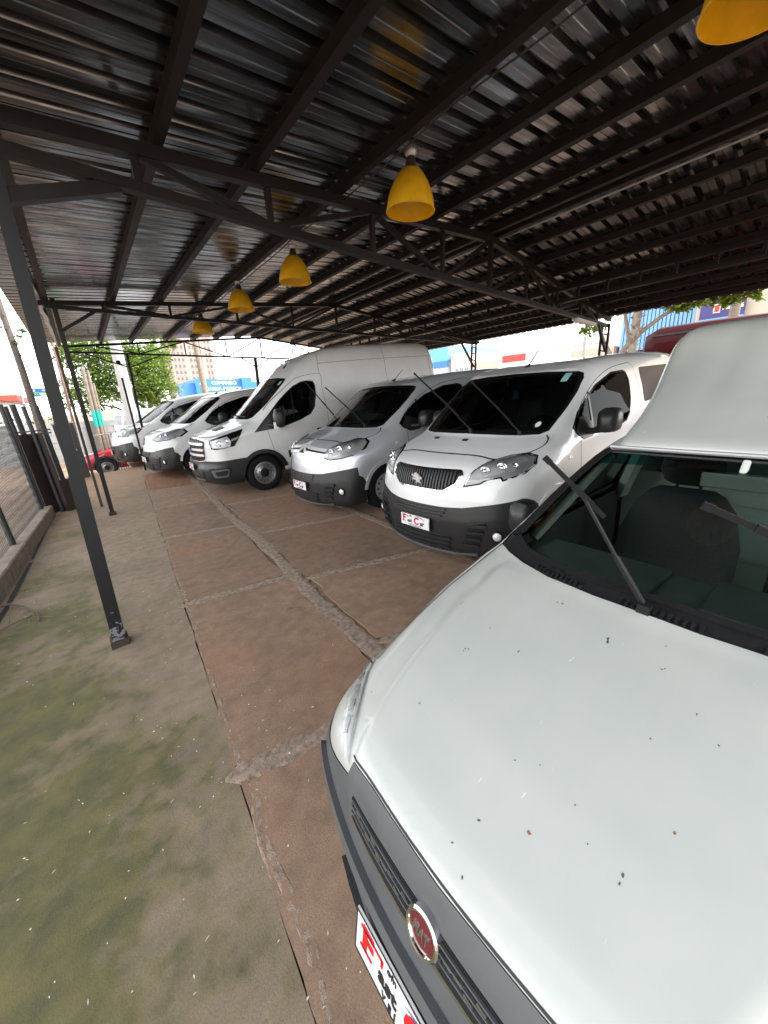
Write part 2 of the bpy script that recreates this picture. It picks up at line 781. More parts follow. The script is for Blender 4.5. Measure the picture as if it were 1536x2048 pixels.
TRANSIT_PROFILE = [(.35, .24), (.12, .25), (.03, .31), (-.01, .42), (-.005, .56), (.035, .66), (.045, .8), (.055, .98), (.08, 1.09), (.15, 1.165), (.4, 1.235), (.75, 1.315), (.88, 1.355),
                   (.96, 1.41), (1.2, 1.6), (1.5, 1.84), (1.78, 2.06), (1.95, 2.19), (2.2, 2.37), (2.5, 2.53), (2.85, 2.63), (3.4, 2.69), (4.6, 2.72), (5.6, 2.71), (5.83, 2.65), (5.9, 2.5),
                   (5.96, 1.6), (5.98, .6), (5.93, .42), (5.7, .38), (3.0, .36), (1.0, .3)]
transit_shape = CarShape(TRANSIT_PROFILE,
                         wx=([-.1, .15, .4, .7, 1.1, 1.7, 5.3, 5.7, 6.0], [.84, .92, .965, .985, 1.0, 1.03, 1.03, 1.015, .99]),
                         wz=([.24, .4, .7, 1.2, 1.4, 1.8, 2.1, 2.4, 2.7], [.04, .01, .0, .005, .02, .07, .11, .145, .20]),
                         bow=([.24, .6, 1.0, 1.3, 1.7, 2.1, 2.3, 2.7], [.36, .30, .28, .30, .30, .28, .26, .1]),
                         k_z=([.24, .6, 1.0, 1.3, 1.7, 2.1, 2.4, 2.8], [.12, .14, .14, .16, .07, .10, .20, .22]),
                         spine=(1.0, 5.3, .9))

FIAT_PROFILE = [(.4, .22), (.12, .22), (.03, .28), (-.01, .38), (-.02, .50), (-.012, .60), (.01, .67), (.03, .74), (.05, .795), (.085, .832), (.15, .858), (.35, .908), (.65, .965), (.93, 1.012),
                (1.0, 1.03), (1.2, 1.115), (1.5, 1.24), (1.78, 1.355), (1.92, 1.40), (2.15, 1.435), (2.45, 1.44), (2.62, 1.40), (2.70, 1.25), (2.74, 1.0), (2.9, .96), (4.2, .96), (4.33, .9),
                (4.36, .6), (4.3, .42), (4.0, .36), (2.5, .3), (1.0, .26)]
fiat_shape = CarShape(FIAT_PROFILE,
                      wx=([-.1, .1, .3, .5, .8, 1.2, 4.0, 4.4], [.71, .77, .80, .815, .83, .835, .835, .80]),
                      wz=([.22, .4, .6, .75, .9, 1.0, 1.2, 1.45], [.04, .01, .0, .012, .055, .11, .19, .275]),
                      bow=([.25, .5, .65, .8, .9, 1.0, 1.2, 1.4], [.38, .38, .32, .20, .30, .42, .26, .08]),
                      k_z=([.2, .5, .75, .9, 1.0, 1.2, 1.45], [.10, .14, .12, .12, .08, .06, .10]),
                      taper=(([0, .15, .35, .8, 1.1], [.24, .22, .15, .06, .02]), ([.55, .7, .85], [0, .6, 1])),
                      spine=(.8, 3.9, .6))

VANS = {'peugeot': (2.428, 2.677, R(2.16)), 'citroen': (2.417, 5.265, R(1.18)), 'transit': (1.505, 8.295, R(-1.78)),
        'peugeot_new': (1.0, 10.85, R(5.0)), 'citroen_old': (.50, 13.9, R(2.8)), 'fiat': (.244, .359, R(-1.0))}


def floor_z(y):
    t = min(1, max(0, (y - 9.2) / 2.2))
    return 0.15 * t * t * (3 - 2 * t)


def pose(key):
    x, y, th = VANS[key]
    return LOT @ Matrix.Translation((x, y, floor_z(y))) @ Matrix.Rotation(th, 4, 'Z')
# ---------------------------------------------------------------- materials
def paint(name, col, metal=0.0, rough=0.3, coat=1.0, dirt=0.06):
    ma, nt, bs = nodes_of(name)
    n = noise_tex(nt, 3.0, 6)
    r = ramp(nt, n.outputs[0], [(0.35, tuple(c * (1 - dirt) for c in col)), (0.65, col)])
    nt.links.new(r.outputs[0], bs.inputs['Base Color'])
    bs.inputs['Metallic'].default_value = metal
    bs.inputs['Roughness'].default_value = rough
    bs.inputs['Coat Weight'].default_value = coat
    n2 = noise_tex(nt, 9.0, 5)
    r2 = ramp(nt, n2.outputs[0], [(0.3, 0.03), (0.75, 0.12)])
    nt.links.new(r2.outputs[0], bs.inputs['Coat Roughness'])
    return ma


paint('white_paint', (.80, .81, .82))
paint('transit_white', (.76, .77, .78))
paint('silver_blue_paint', (.56, .585, .625), metal=.35, rough=.3)
paint('red_paint', (.42, .012, .035))
paint('maroon_paint', (.060, .004, .007), rough=.5, coat=.1)
paint('truck_white', (.78, .8, .8))

# the old pickup: chalky white with chips, rust spots and pale scratches
ma, nt, bs = nodes_of('worn_white_paint')
n = noise_tex(nt, 2.2, 7)
base = ramp(nt, n.outputs[0], [(.3, (.45, .475, .45)), (.7, (.53, .545, .52))]).outputs[0]
v = nd(nt, 'ShaderNodeTexVoronoi', feature='F1')
v.inputs['Scale'].default_value = 11
tc = nd(nt, 'ShaderNodeTexCoord')
wob = noise_tex(nt, 40, 2)
addv = nd(nt, 'ShaderNodeMix', data_type='RGBA', blend_type='LINEAR_LIGHT')
addv.inputs[0].default_value = .03
nt.links.new(tc.outputs['Object'], addv.inputs[6])
nt.links.new(wob.outputs['Color'], addv.inputs[7])
nt.links.new(addv.outputs[2], v.inputs['Vector'])
sep = nd(nt, 'ShaderNodeSeparateColor')
nt.links.new(v.outputs['Color'], sep.inputs[0])
rad = ramp(nt, sep.outputs[0], [(.42, 0.0), (.9, .055), (1.0, .10)])         # only some cells hold a chip, of varied size
less = nd(nt, 'ShaderNodeMath', operation='LESS_THAN')
nt.links.new(v.outputs['Distance'], less.inputs[0])
nt.links.new(rad.outputs[0], less.inputs[1])
chipcol = ramp(nt, sep.outputs[1], [(.0, (.06, .055, .05)), (.85, (.10, .09, .085)), (.93, (.30, .13, .08))]).outputs[0]
c1 = mixc(nt, less.outputs[0], base, chipcol)
sc = noise_tex(nt, 14, 5, .6, stretch=(1.0, 5.0, 1.0))
scr = ramp(nt, sc.outputs[0], [(.685, 0.0), (.72, .8)])
reg = noise_tex(nt, 3.1, 2)
regr = ramp(nt, reg.outputs[0], [(.5, 0.0), (.6, .8)])
mm = nd(nt, 'ShaderNodeMath', operation='MULTIPLY')
nt.links.new(scr.outputs[0], mm.inputs[0])
nt.links.new(regr.outputs[0], mm.inputs[1])
c2 = mixc(nt, mm.outputs[0], c1, (.9, .9, .9))
nt.links.new(c2, bs.inputs['Base Color'])
bs.inputs['Roughness'].default_value = .42
bs.inputs['Coat Weight'].default_value = .7
bs.inputs['Coat Roughness'].default_value = .10

simple('black_plastic', (.016, .0165, .018), .40, var=.15, scale=60, bumps=.12)
simple('dark_plastic', (.010, .010, .011), .55, spec=.25)
simple('grey_plastic', (.088, .092, .098), .55, var=.12, scale=9, bumps=.1)
simple('gloss_black', (.008, .008, .009), .15, spec=.08)
simple('rubber', (.009, .009, .010), .75, var=.25, scale=30, bumps=.1, spec=.25)
simple('steel_rim', (.33, .34, .35), .35, .8, var=.15, scale=15)
simple('white_rim', (.42, .43, .44), .4, .5)
simple('chrome', (.80, .80, .81), .09, 1.0)
simple('lamp_pearl', (.70, .70, .68), .25, .1)
simple('lamp_housing', (.50, .505, .51), .3, .1)
simple('badge_silver', (.78, .78, .79), .25, .35)
simple('satin_metal', (.55, .55, .56), .3, 1.0)
simple('seam_dark', (.02, .02, .02), .7)
simple('interior_dark', (.022, .022, .024), .75, var=.2, scale=25)
simple('interior_grey', (.10, .105, .105), .7, var=.15, scale=18)
simple('dashboard', (.115, .145, .132), .55, var=.25, scale=6, bumps=.06)
simple('seat_fabric', (.055, .055, .057), .9, var=.3, scale=120, bumps=.3)
simple('interior_light', (.62, .66, .61), .6, var=.08, scale=5)
simple('plate_white', (.78, .78, .80), .35)
simple('print_red', (.60, .012, .02), .4)
simple('print_black', (.015, .015, .018), .4)
simple('print_blue', (.05, .06, .28), .4)
simple('logo_red', (.13, .012, .022), .25, coat=1.0)
simple('sticker_teal', (.25, .52, .47), .4)
simple('air_blue', (.05, .35, .6), .5)
simple('truss_steel', (.011, .0095, .009), .55, var=.4, scale=12, dark=(.008, .006, .005), spec=.3)
simple('purlin_steel', (.017, .0125, .0118), .6, var=.35, scale=9, dark=(.010, .007, .0065), spec=.3)
ma, nt, bs = nodes_of('post_black')
nw = noise_tex(nt, 26, 6, .7)
tcp = nd(nt, 'ShaderNodeTexCoord')
sz_ = nd(nt, 'ShaderNodeSeparateXYZ')
nt.links.new(tcp.outputs['Object'], sz_.inputs[0])
hh = nd(nt, 'ShaderNodeMapRange')                      # paint has flaked off near the foot
hh.inputs[1].default_value, hh.inputs[2].default_value, hh.inputs[3].default_value, hh.inputs[4].default_value = .05, .75, .14, -.25
nt.links.new(sz_.outputs[2], hh.inputs[0])
ad = nd(nt, 'ShaderNodeMath', operation='ADD')
nt.links.new(hh.outputs[0], ad.inputs[0])
nt.links.new(nw.outputs[0], ad.inputs[1])
fl = ramp(nt, ad.outputs[0], [(.62, 0.0), (.64, 1.0)])
nt.links.new(mixc(nt, fl.outputs[0], (.009, .0095, .011), (.17, .17, .19)), bs.inputs['Base Color'])
bs.inputs['Roughness'].default_value = .5
bs.inputs['Specular IOR Level'].default_value = .3
simple('rusty_pipe', (.30, .19, .155), .7, var=.3, scale=8)
simple('rust_post', (.05, .028, .02), .7, var=.7, scale=16, dark=(.012, .012, .013))
simple('galvanised', (.42, .42, .42), .45, .8, var=.2, scale=14)
simple('lamp_yellow', (.80, .47, .01), .38, var=.12, scale=14, coat=.3)
simple('lamp_socket', (.045, .030, .027), .6)
simple('bulb_glass', (.75, .75, .72), .15)
simple('fence_wire', (.10, .10, .105), .5, .4)
simple('fence_paint', (.028, .028, .03), .45, var=.3, scale=14)
simple('rust_sheet', (.032, .019, .015), .6, var=.6, scale=4, dark=(.010, .009, .009))
simple('mortar', (.31, .235, .18), .95, var=.5, scale=26, bumps=1.0, dark=(.17, .122, .092))
simple('kerb_concrete', (.27, .215, .17), .9, var=.35, scale=7, bumps=.5)
simple('bark', (.12, .10, .085), .9, var=.35, scale=14, bumps=.6)
simple('branch_bark', (.16, .12, .09), .9, var=.4, scale=60, bumps=.4)
simple('weathered_wood', (.30, .25, .20), .9, var=.3, scale=10, bumps=.4)
simple('pole_concrete', (.42, .42, .41), .85, var=.15, scale=4, bumps=.2)
simple('teal_paint', (.02, .42, .36), .5, var=.1)
simple('wall_white', (.72, .73, .74), .8, var=.06, scale=2)
simple('wall_cream', (.62, .52, .42), .85, var=.08, scale=2)
simple('wall_peach', (.66, .50, .40), .85, var=.08, scale=2)
simple('wall_blue', (.05, .22, .70), .6, var=.06, scale=2)
simple('wall_skyblue', (.16, .46, .72), .6, var=.06, scale=2)
simple('wall_brown', (.12, .07, .055), .8, var=.1, scale=2)
simple('sign_purple', (.06, .045, .20), .5)
simple('sign_white', (.85, .85, .86), .5)
simple('sign_red', (.65, .05, .04), .5)
simple('sign_green', (.02, .25, .14), .5)
simple('sign_blue', (.02, .10, .35), .5)
simple('window_dark', (.05, .06, .07), .15)
simple('window_grey', (.22, .26, .30), .25)
simple('panel_blue', (.22, .45, .78), .6, var=.06, scale=2)
M_ = MATS['maroon_paint'].node_tree.nodes['Principled BSDF']
M_.inputs['Specular IOR Level'].default_value = .12
simple('rust_spot', (.30, .12, .07), .8, var=.3, scale=200)
simple('chip_dark', (.10, .095, .09), .7)
simple('tower_pink', (.40, .31, .29), .85, var=.06, scale=.3)
simple('tower_dark', (.16, .13, .13), .6)
simple('block_wall', (.40, .395, .39), .9, var=.2, scale=2.5, bumps=.3)
simple('roof_tile_red', (.40, .08, .06), .8, var=.2)
simple('cable_black', (.02, .02, .02), .6)
simple('yellow_leaf', (.62, .55, .18), .7)
simple('pale_petal', (.74, .72, .62), .7)


def leaf_mat(name, lo, hi):
    ma, nt, bs = nodes_of(name)
    oi = nd(nt, 'ShaderNodeNewGeometry')
    n = noise_tex(nt, 1.4, 3)
    r = ramp(nt, n.outputs[0], [(.3, lo), (.7, hi)])
    nt.links.new(r.outputs[0], bs.inputs['Base Color'])
    bs.inputs['Roughness'].default_value = .55
    try:
        bs.inputs['Subsurface Weight'].default_value = 0
    except Exception:
        pass
    tr = nd(nt, 'ShaderNodeBsdfTranslucent')
    nt.links.new(r.outputs[0], tr.inputs[0])
    mx = nd(nt, 'ShaderNodeMixShader')
    mx.inputs[0].default_value = .4
    nt.links.new(bs.outputs[0], mx.inputs[1])
    nt.links.new(tr.outputs[0], mx.inputs[2])
    nt.links.new(mx.outputs[0], nt.nodes['Material Output'].inputs[0])
    return ma


leaf_mat('leaf_bright', (.12, .22, .035), (.26, .36, .06))
leaf_mat('leaf_mid', (.05, .10, .03), (.12, .18, .05))
leaf_mat('palm_leaf', (.10, .14, .03), (.24, .26, .07))


def glass(name, tint, ior=1.5, rough=0.0, refl=1.0):
    """thin pane: tinted see-through plus mirror reflection by angle"""
    ma, nt, bs = nodes_of(name)
    nt.nodes.remove(bs)
    t = nd(nt, 'ShaderNodeBsdfTransparent')
    t.inputs[0].default_value = (*tint, 1)
    g = nd(nt, 'ShaderNodeBsdfGlossy')
    g.inputs['Roughness'].default_value = rough
    g.inputs['Color'].default_value = (refl, refl, refl, 1)
    fr = nd(nt, 'ShaderNodeFresnel')
    fr.inputs[0].default_value = ior
    mx = nd(nt, 'ShaderNodeMixShader')
    nt.links.new(fr.outputs[0], mx.inputs[0])
    nt.links.new(t.outputs[0], mx.inputs[1])
    nt.links.new(g.outputs[0], mx.inputs[2])
    nt.links.new(mx.outputs[0], nt.nodes['Material Output'].inputs[0])
    return ma


glass('windscreen_glass', (.42, .46, .45), 1.5)
glass('tinted_glass', (.10, .11, .11), 1.5, refl=.12)
glass('dark_tint_glass', (.035, .037, .04), 1.5)
glass('pickup_glass', (.80, .90, .85), 1.5, refl=.4)
glass('teal_band_glass', (.10, .40, .42), 1.5)
glass('lamp_cover', (.93, .94, .95), 1.45)

# headlamp reflector: faceted bright metal
ma, nt, bs = nodes_of('reflector')
bs.inputs['Base Color'].default_value = (.82, .83, .85, 1)
bs.inputs['Metallic'].default_value = .15
bs.inputs['Roughness'].default_value = .22
vo = nd(nt, 'ShaderNodeTexVoronoi', feature='F1')
vo.inputs['Scale'].default_value = 26
tc = nd(nt, 'ShaderNodeTexCoord')
nt.links.new(tc.outputs['Object'], vo.inputs['Vector'])
bump(nt, bs, vo.outputs['Distance'], .5, .012)


# corrugated roof sheet: bare aluminium-zinc steel, streaked, with dirt
ma, nt, bs = nodes_of('roof_metal')
n = noise_tex(nt, 3.0, 5, .6, stretch=(.22, 7.0, 3.0))
r = ramp(nt, n.outputs[0], [(.3, (.055, .056, .060)), (.55, (.17, .174, .183)), (.75, (.42, .425, .435))])
nt.links.new(r.outputs[0], bs.inputs['Base Color'])
bs.inputs['Metallic'].default_value = .92
n2 = noise_tex(nt, 7.0, 4, .6, stretch=(.15, 4.0, 1.0))
r2 = ramp(nt, n2.outputs[0], [(.3, .12), (.7, .27)])
nt.links.new(r2.outputs[0], bs.inputs['Roughness'])
bump(nt, bs, n.outputs[0], .07, .005)


# floor concrete: brown, foot-worn, mossy towards the fence, reddish patches
def concrete(name, base, dark, moss=0.0, red=0.0, bumps=.5):
    ma, nt, bs = nodes_of(name)
    tc = nd(nt, 'ShaderNodeTexCoord')
    ob = nd(nt, 'ShaderNodeObjectInfo')
    big = noise_tex(nt, 1.1, 6, .6)
    mid = noise_tex(nt, 6.0, 8, .65)
    fine = noise_tex(nt, 130, 6, .75)
    c = ramp(nt, big.outputs[0], [(.30, dark), (.52, base), (.75, tuple(min(1, q * 1.25) for q in base))]).outputs[0]
    c = mixc(nt, .5, c, ramp(nt, mid.outputs[0], [(.3, tuple(q * .72 for q in base)), (.7, tuple(q * 1.2 for q in base))]).outputs[0])
    brush = noise_tex(nt, 5.0, 5, .6, stretch=(1.0, 3.2, 1.0))
    bz = nd(nt, 'ShaderNodeTexNoise')
    bz.inputs['Scale'].default_value, bz.inputs['Detail'].default_value = 10, 9
    wv = nd(nt, 'ShaderNodeMix', data_type='RGBA', blend_type='LINEAR_LIGHT')
    wv.inputs[0].default_value = .05
    nt.links.new(tc.outputs['Object'], wv.inputs[6])
    nt.links.new(brush.outputs['Color'], wv.inputs[7])
    nt.links.new(wv.outputs[2], bz.inputs['Vector'])
    c = mixc(nt, .5, c, ramp(nt, bz.outputs[0], [(.34, .62), (.55, 1.0), (.70, 1.22)]).outputs[0], 'MULTIPLY')
    fm = ramp(nt, fine.outputs[0], [(.28, .55), (.5, 1.0), (.72, 1.18)])
    c = mixc(nt, .75, c, fm.outputs[0], 'MULTIPLY')
    if moss:
        sx = nd(nt, 'ShaderNodeSeparateXYZ')
        nt.links.new(tc.outputs['Object'], sx.inputs[0])
        mn = noise_tex(nt, .9, 7, .62)
        # moss is thickest near the post, thin far away
        a = nd(nt, 'ShaderNodeMapRange')
        a.inputs[1].default_value, a.inputs[2].default_value, a.inputs[3].default_value, a.inputs[4].default_value = 8.5, 2.0, -.22, .10
        nt.links.new(sx.outputs[1], a.inputs[0])
        b = nd(nt, 'ShaderNodeMapRange')
        b.inputs[1].default_value, b.inputs[2].default_value, b.inputs[3].default_value, b.inputs[4].default_value = .35, -.5, -.30, .06
        nt.links.new(sx.outputs[0], b.inputs[0])
        s1 = nd(nt, 'ShaderNodeMath', operation='ADD')
        s2 = nd(nt, 'ShaderNodeMath', operation='ADD')
        nt.links.new(a.outputs[0], s1.inputs[0])
        nt.links.new(b.outputs[0], s1.inputs[1])
        nt.links.new(s1.outputs[0], s2.inputs[0])
        mw = nd(nt, 'ShaderNodeMath', operation='MULTIPLY_ADD')
        mw.inputs[1].default_value = .42
        nt.links.new(bz.outputs[0], mw.inputs[0])
        nt.links.new(mn.outputs[0], mw.inputs[2])
        nt.links.new(mw.outputs[0], s2.inputs[1])
        mk = ramp(nt, s2.outputs[0], [(.62, 0.0), (.80, moss)])
        mcol = ramp(nt, mid.outputs[0], [(.3, (.062, .066, .024)), (.7, (.172, .150, .055))]).outputs[0]
        c = mixc(nt, mk.outputs[0], c, mcol)
        dk = noise_tex(nt, .8, 3, .5, stretch=(1, 1, 7.7))
        dm = ramp(nt, dk.outputs[0], [(.60, 0.0), (.70, .5)])
        c = mixc(nt, dm.outputs[0], c, (.055, .052, .05))
    if moss or red:                                     # hairline cracks
        cv_ = nd(nt, 'ShaderNodeTexVoronoi', feature='DISTANCE_TO_EDGE')
        cv_.inputs['Scale'].default_value = .85
        wv2 = nd(nt, 'ShaderNodeMix', data_type='RGBA', blend_type='LINEAR_LIGHT')
        wv2.inputs[0].default_value = .22
        nt.links.new(tc.outputs['Object'], wv2.inputs[6])
        nt.links.new(mid.outputs['Color'], wv2.inputs[7])
        nt.links.new(wv2.outputs[2], cv_.inputs['Vector'])
        cm_ = ramp(nt, cv_.outputs['Distance'], [(.0, 1.0), (.006, 0.0)])
        cg = ramp(nt, big.outputs[0], [(.50, 0.0), (.60, .65)])
        cx2 = nd(nt, 'ShaderNodeMath', operation='MULTIPLY')
        nt.links.new(cm_.outputs[0], cx2.inputs[0])
        nt.links.new(cg.outputs[0], cx2.inputs[1])
        c = mixc(nt, cx2.outputs[0], c, (.045, .035, .028))
    if moss:                                            # blends to a paler orange-brown towards the far end
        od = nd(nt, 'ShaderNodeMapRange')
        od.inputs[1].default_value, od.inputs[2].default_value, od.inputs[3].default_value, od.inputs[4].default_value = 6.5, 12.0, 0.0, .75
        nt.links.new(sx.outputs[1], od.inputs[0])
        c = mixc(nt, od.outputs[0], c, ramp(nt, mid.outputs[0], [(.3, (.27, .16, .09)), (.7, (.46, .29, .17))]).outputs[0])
    if red:
        rn = noise_tex(nt, .55, 5, .6)
        rm = ramp(nt, rn.outputs[0], [(.5, 0.0), (.62, red)])
        c = mixc(nt, rm.outputs[0], c, (.30, .12, .06))
    val = nd(nt, 'ShaderNodeMapRange')
    val.inputs[3].default_value, val.inputs[4].default_value = .86, 1.12
    nt.links.new(ob.outputs['Random'], val.inputs[0])
    cm = nd(nt, 'ShaderNodeCombineColor')
    for i in range(3):
        nt.links.new(val.outputs[0], cm.inputs[i])
    c = mixc(nt, 1.0, c, cm.outputs[0], 'MULTIPLY')
    nt.links.new(c, bs.inputs['Base Color'])
    rr = ramp(nt, mid.outputs[0], [(.3, .72), (.7, .95)])
    nt.links.new(rr.outputs[0], bs.inputs['Roughness'])
    add = nd(nt, 'ShaderNodeMath', operation='ADD')
    nt.links.new(fine.outputs[0], add.inputs[0])
    nt.links.new(bz.outputs[0], add.inputs[1])
    bump(nt, bs, add.outputs[0], bumps, .012)
    return ma


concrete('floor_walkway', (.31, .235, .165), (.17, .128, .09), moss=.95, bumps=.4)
concrete('floor_slab', (.295, .192, .130), (.165, .108, .076), red=.35, bumps=.4)
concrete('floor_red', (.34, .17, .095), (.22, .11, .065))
concrete('floor_parking', (.295, .195, .135), (.17, .112, .08), red=.3, bumps=.8)
concrete('dirt_ground', (.34, .23, .155), (.24, .16, .11), bumps=.9)
concrete('asphalt', (.12, .115, .11), (.08, .078, .075))
M = MATS
# ---------------------------------------------------------------- vans: shared pieces
def obj_from(name, me, parent, material=None):
    o = bpy.data.objects.new(name, me)
    if material is not None:
        if not me.materials:
            me.materials.append(material)
        elif me.materials[0] is not material:
            o.material_slots[0].link = 'OBJECT'
            o.material_slots[0].material = material
    return link(o, parent)


def circle(cx_, cz_, r, n=22, a0=0, a1=2 * math.pi, closed=True):
    m_ = n if closed else n + 1
    return [(cx_ + r * math.cos(a0 + (a1 - a0) * i / n), cz_ + r * math.sin(a0 + (a1 - a0) * i / n)) for i in range(m_)]


def arc_band(cx_, cz_, r0, r1, a0, a1, n=16):
    return [(cx_ + r0 * math.cos(a0 + (a1 - a0) * i / n), cz_ + r0 * math.sin(a0 + (a1 - a0) * i / n)) for i in range(n + 1)] + \
           [(cx_ + r1 * math.cos(a1 + (a0 - a1) * i / n), cz_ + r1 * math.sin(a1 + (a0 - a1) * i / n)) for i in range(n + 1)]


def lining(body, x0, x1, zmin, off=-.03):
    """inner skin of the cabin"""
    bm = body.bm
    idx, vs, fs = {}, [], []
    for f in bm.faces:
        c = f.calc_center_median()
        if x0 < c.x < x1 and c.z > zmin:
            row = []
            for v_ in f.verts:
                if v_ not in idx:
                    idx[v_] = len(vs)
                    vs.append(tuple(v_.co))
                row.append(idx[v_])
            fs.append(tuple(row[::-1]))
    return part_mesh('interior_lining', (vs, fs), body.shape, off)


WHEEL = {}


def make_wheel(style, r=.335, w=.215):
    """wheel meshes; axis along y, outer face towards -y"""
    key = (style, r)
    if key in WHEEL:
        return WHEEL[key]
    ty = MB()
    h = w / 2
    rr = r * .62
    prof = [(rr, -h * .85), (rr + .02, -h), (r * .80, -h * 1.04), (r * .93, -h * .98), (r * .985, -h * .80), (r, -h * .5), (r, h * .5), (r * .985, h * .8), (r * .9, h), (rr, h * .9)]
    ty.lathe(prof, 44, 'Y')
    for k in range(44):                                # tread blocks
        a = 2 * math.pi * k / 44
        mt = Matrix.Rotation(-a, 4, 'Y')
        ty.box((r - .004, -h * .86, -.016), (r + .005, -h * .10, .016), mt)
        ty.box((r - .004, h * .10, -.016), (r + .005, h * .86, .016), mt)
    rim = MB()
    if style == 'steel':
        rim.lathe([(rr + .004, -h * .95), (rr - .012, -h * .98), (rr - .02, -h * .80), (rr - .03, -h * .60), (rr - .045, -h * .62), (rr * .74, -h * .40), (rr * .60, -h * .50), (rr * .42, -h * .62), (rr * .38, -h * .55), (.0, -h * .55)], 40, 'Y')
    else:
        rim.lathe([(rr + .004, -h * .95), (rr - .012, -h * .98), (rr - .02, -h * .85), (rr * .86, -h * .80), (rr * .55, -h * .93), (rr * .3, -h * .95), (rr * .26, -h * 1.0), (0, -h * 1.02)], 40, 'Y')
    hol = MB()
    nh = 14 if style == 'steel' else 12
    for k in range(nh):                                # vent holes
        a = 2 * math.pi * k / nh
        rc = rr * (.80 if style == 'steel' else .74)
        c, s = math.cos(a), math.sin(a)
        yy = -h * (.50 if style == 'steel' else .885)
        pts = []
        for q in range(8):
            b = 2 * math.pi * q / 8
            du, dv = .017 * math.cos(b), .013 * math.sin(b)
            pts.append((c * (rc + du) - s * dv, yy - .004 - (.004 if style == 'steel' else 0), s * (rc + du) + c * dv))
        hol.add(pts, [tuple(range(8))])
        hol.add([(p[0], p[1] + .03, p[2]) for p in pts] + pts, [(i, (i + 1) % 8, 8 + (i + 1) % 8, 8 + i) for i in range(8)])
    hub = MB()
    if style == 'steel':
        hub.lathe([(rr * .40, -h * .60), (rr * .38, -h * .70), (rr * .33, -h * .74), (rr * .2, -h * .80), (0, -h * .82)], 20, 'Y')
    else:
        hub.lathe([(rr * .24, -h * 1.0), (rr * .2, -h * 1.08), (0, -h * 1.1)], 16, 'Y')
    for k in range(5):
        a = 2 * math.pi * k / 5 + .3
        rc = rr * (.50 if style == 'steel' else .33)
        hub.lathe([(.014, -h * .56), (.014, -h * .68), (0, -h * .69)], 6, 'Y', (rc * math.cos(a), 0, rc * math.sin(a)))
    out = []
    for b, mt in ((ty, M['rubber']), (rim, M['steel_rim'] if style == 'steel' else M['white_rim']), (hol, M['dark_plastic']), (hub, M['dark_plastic'])):
        o = b.build('tmp', mt, smooth=True)
        out.append(o.data)
        bpy.data.objects.remove(o)
    WHEEL[key] = out
    return out


def add_wheels(root, spots, style, r=.335):
    ms = make_wheel(style, r)
    for (x, y) in spots:
        ty = obj_from('wheel', ms[0], root)
        ty.location = (x, y, r)
        if y > 0:
            ty.rotation_euler = (0, 0, math.pi)
        for nme, me in (('rim', ms[1]), ('vent_holes', ms[2]), ('hub_cap', ms[3])):
            obj_from(nme, me, ty)


PLATE = {}


def plate_parts():
    if PLATE:
        return PLATE
    b = MB()
    b.box((-.2, -.065, 0), (.2, .065, .006))
    o = b.build('tmp', M['plate_white'])
    PLATE['base'] = o.data
    bpy.data.objects.remove(o)
    f = MB()
    for (x0, y0, x1, y1) in ((-.2, .060, .2, .065), (-.2, -.065, .2, -.060), (-.2, -.060, -.196, .060), (.196, -.060, .2, .060)):
        f.box((x0, y0, .0055), (x1, y1, .0075))
    o = f.build('tmp', M['seam_dark'])
    PLATE['rim'] = o.data
    bpy.data.objects.remove(o)

    def join(parts, mt):
        vs, fs = [], []
        for me, mat in parts:
            n = len(vs)
            vs += [tuple(mat @ v_.co) for v_ in me.vertices]
            fs += [tuple(n + i for i in p.vertices) for p in me.polygons]
        me = bpy.data.meshes.new('lettering')
        me.from_pydata(vs, [], fs)
        me.materials.append(mt)
        return me
    T = Matrix.Translation
    big = lambda s, sz, off: text_mesh('t', s, sz, .0007, 'LEFT', off)
    shear = Matrix(((1, .0, 0, 0), (0, 1, 0, 0), (0, 0, 1, 0), (0, 0, 0, 1)))
    serif = []

    def bar_mesh(x0, y0, x1, y1):
        me = bpy.data.meshes.new('bar')
        me.from_pydata([(x0, y0, .0), (x1, y0, .0), (x1, y1, .0), (x0, y1, .0)], [], [(0, 1, 2, 3)])
        return me
    serif = [(bar_mesh(-.178, -.024, -.128, -.016), T((0, 0, .0082))), (bar_mesh(-.178, .036, -.088, .044), T((0, 0, .0082))), (bar_mesh(-.097, .020, -.089, .042), T((0, 0, .0082)))]
    PLATE['letter_f'] = join([(big('F', .098, .004), T((-.172, .010, .0075)))], M['print_red'])
    PLATE['letter_c'] = join([(big('C', .098, .004), T((-.012, .000, .0075)))], M['print_red'])
    for i_, sf in enumerate(serif):
        PLATE['serif_%d' % i_] = join([sf], M['print_red'])
    PLATE['letters_ast'] = join([(big('ast', .058, .0016), T((-.103, -.006, .0075)))], M['print_black'])
    PLATE['letters_ar'] = join([(big('ar', .066, .002), T((.075, -.012, .0075)))], M['print_black'])
    PLATE['word_below'] = join([(text_mesh('t', 'VEÍCULOS', .024, .0006, 'CENTER', .0008, 1.75), T((.0, -.048, .0075)))], M['print_black'])
    PLATE['small_letters'] = join([(big('ofn', .026, .0004), T((-.075, .045, .0075)))], M['print_black'])
    sw = MB()
    pts = []
    for i in range(17):
        a = R(150) - R(200) * i / 16
        pts.append((.05 + .078 * math.cos(a), .018 + .032 * math.sin(a)))
    for i in range(16):
        w0, w1 = .0035 * math.sin(math.pi * i / 16) + .0004, .0035 * math.sin(math.pi * (i + 1) / 16) + .0004
        (x0, y0), (x1, y1) = pts[i], pts[i + 1]
        sw.add([(x0, y0 - w0, .008), (x1, y1 - w1, .008), (x1, y1 + w1, .008), (x0, y0 + w0, .008)], [(0, 1, 2, 3)])
    o = sw.build('tmp', M['print_blue'])
    PLATE['blue'] = o.data
    bpy.data.objects.remove(o)
    return PLATE


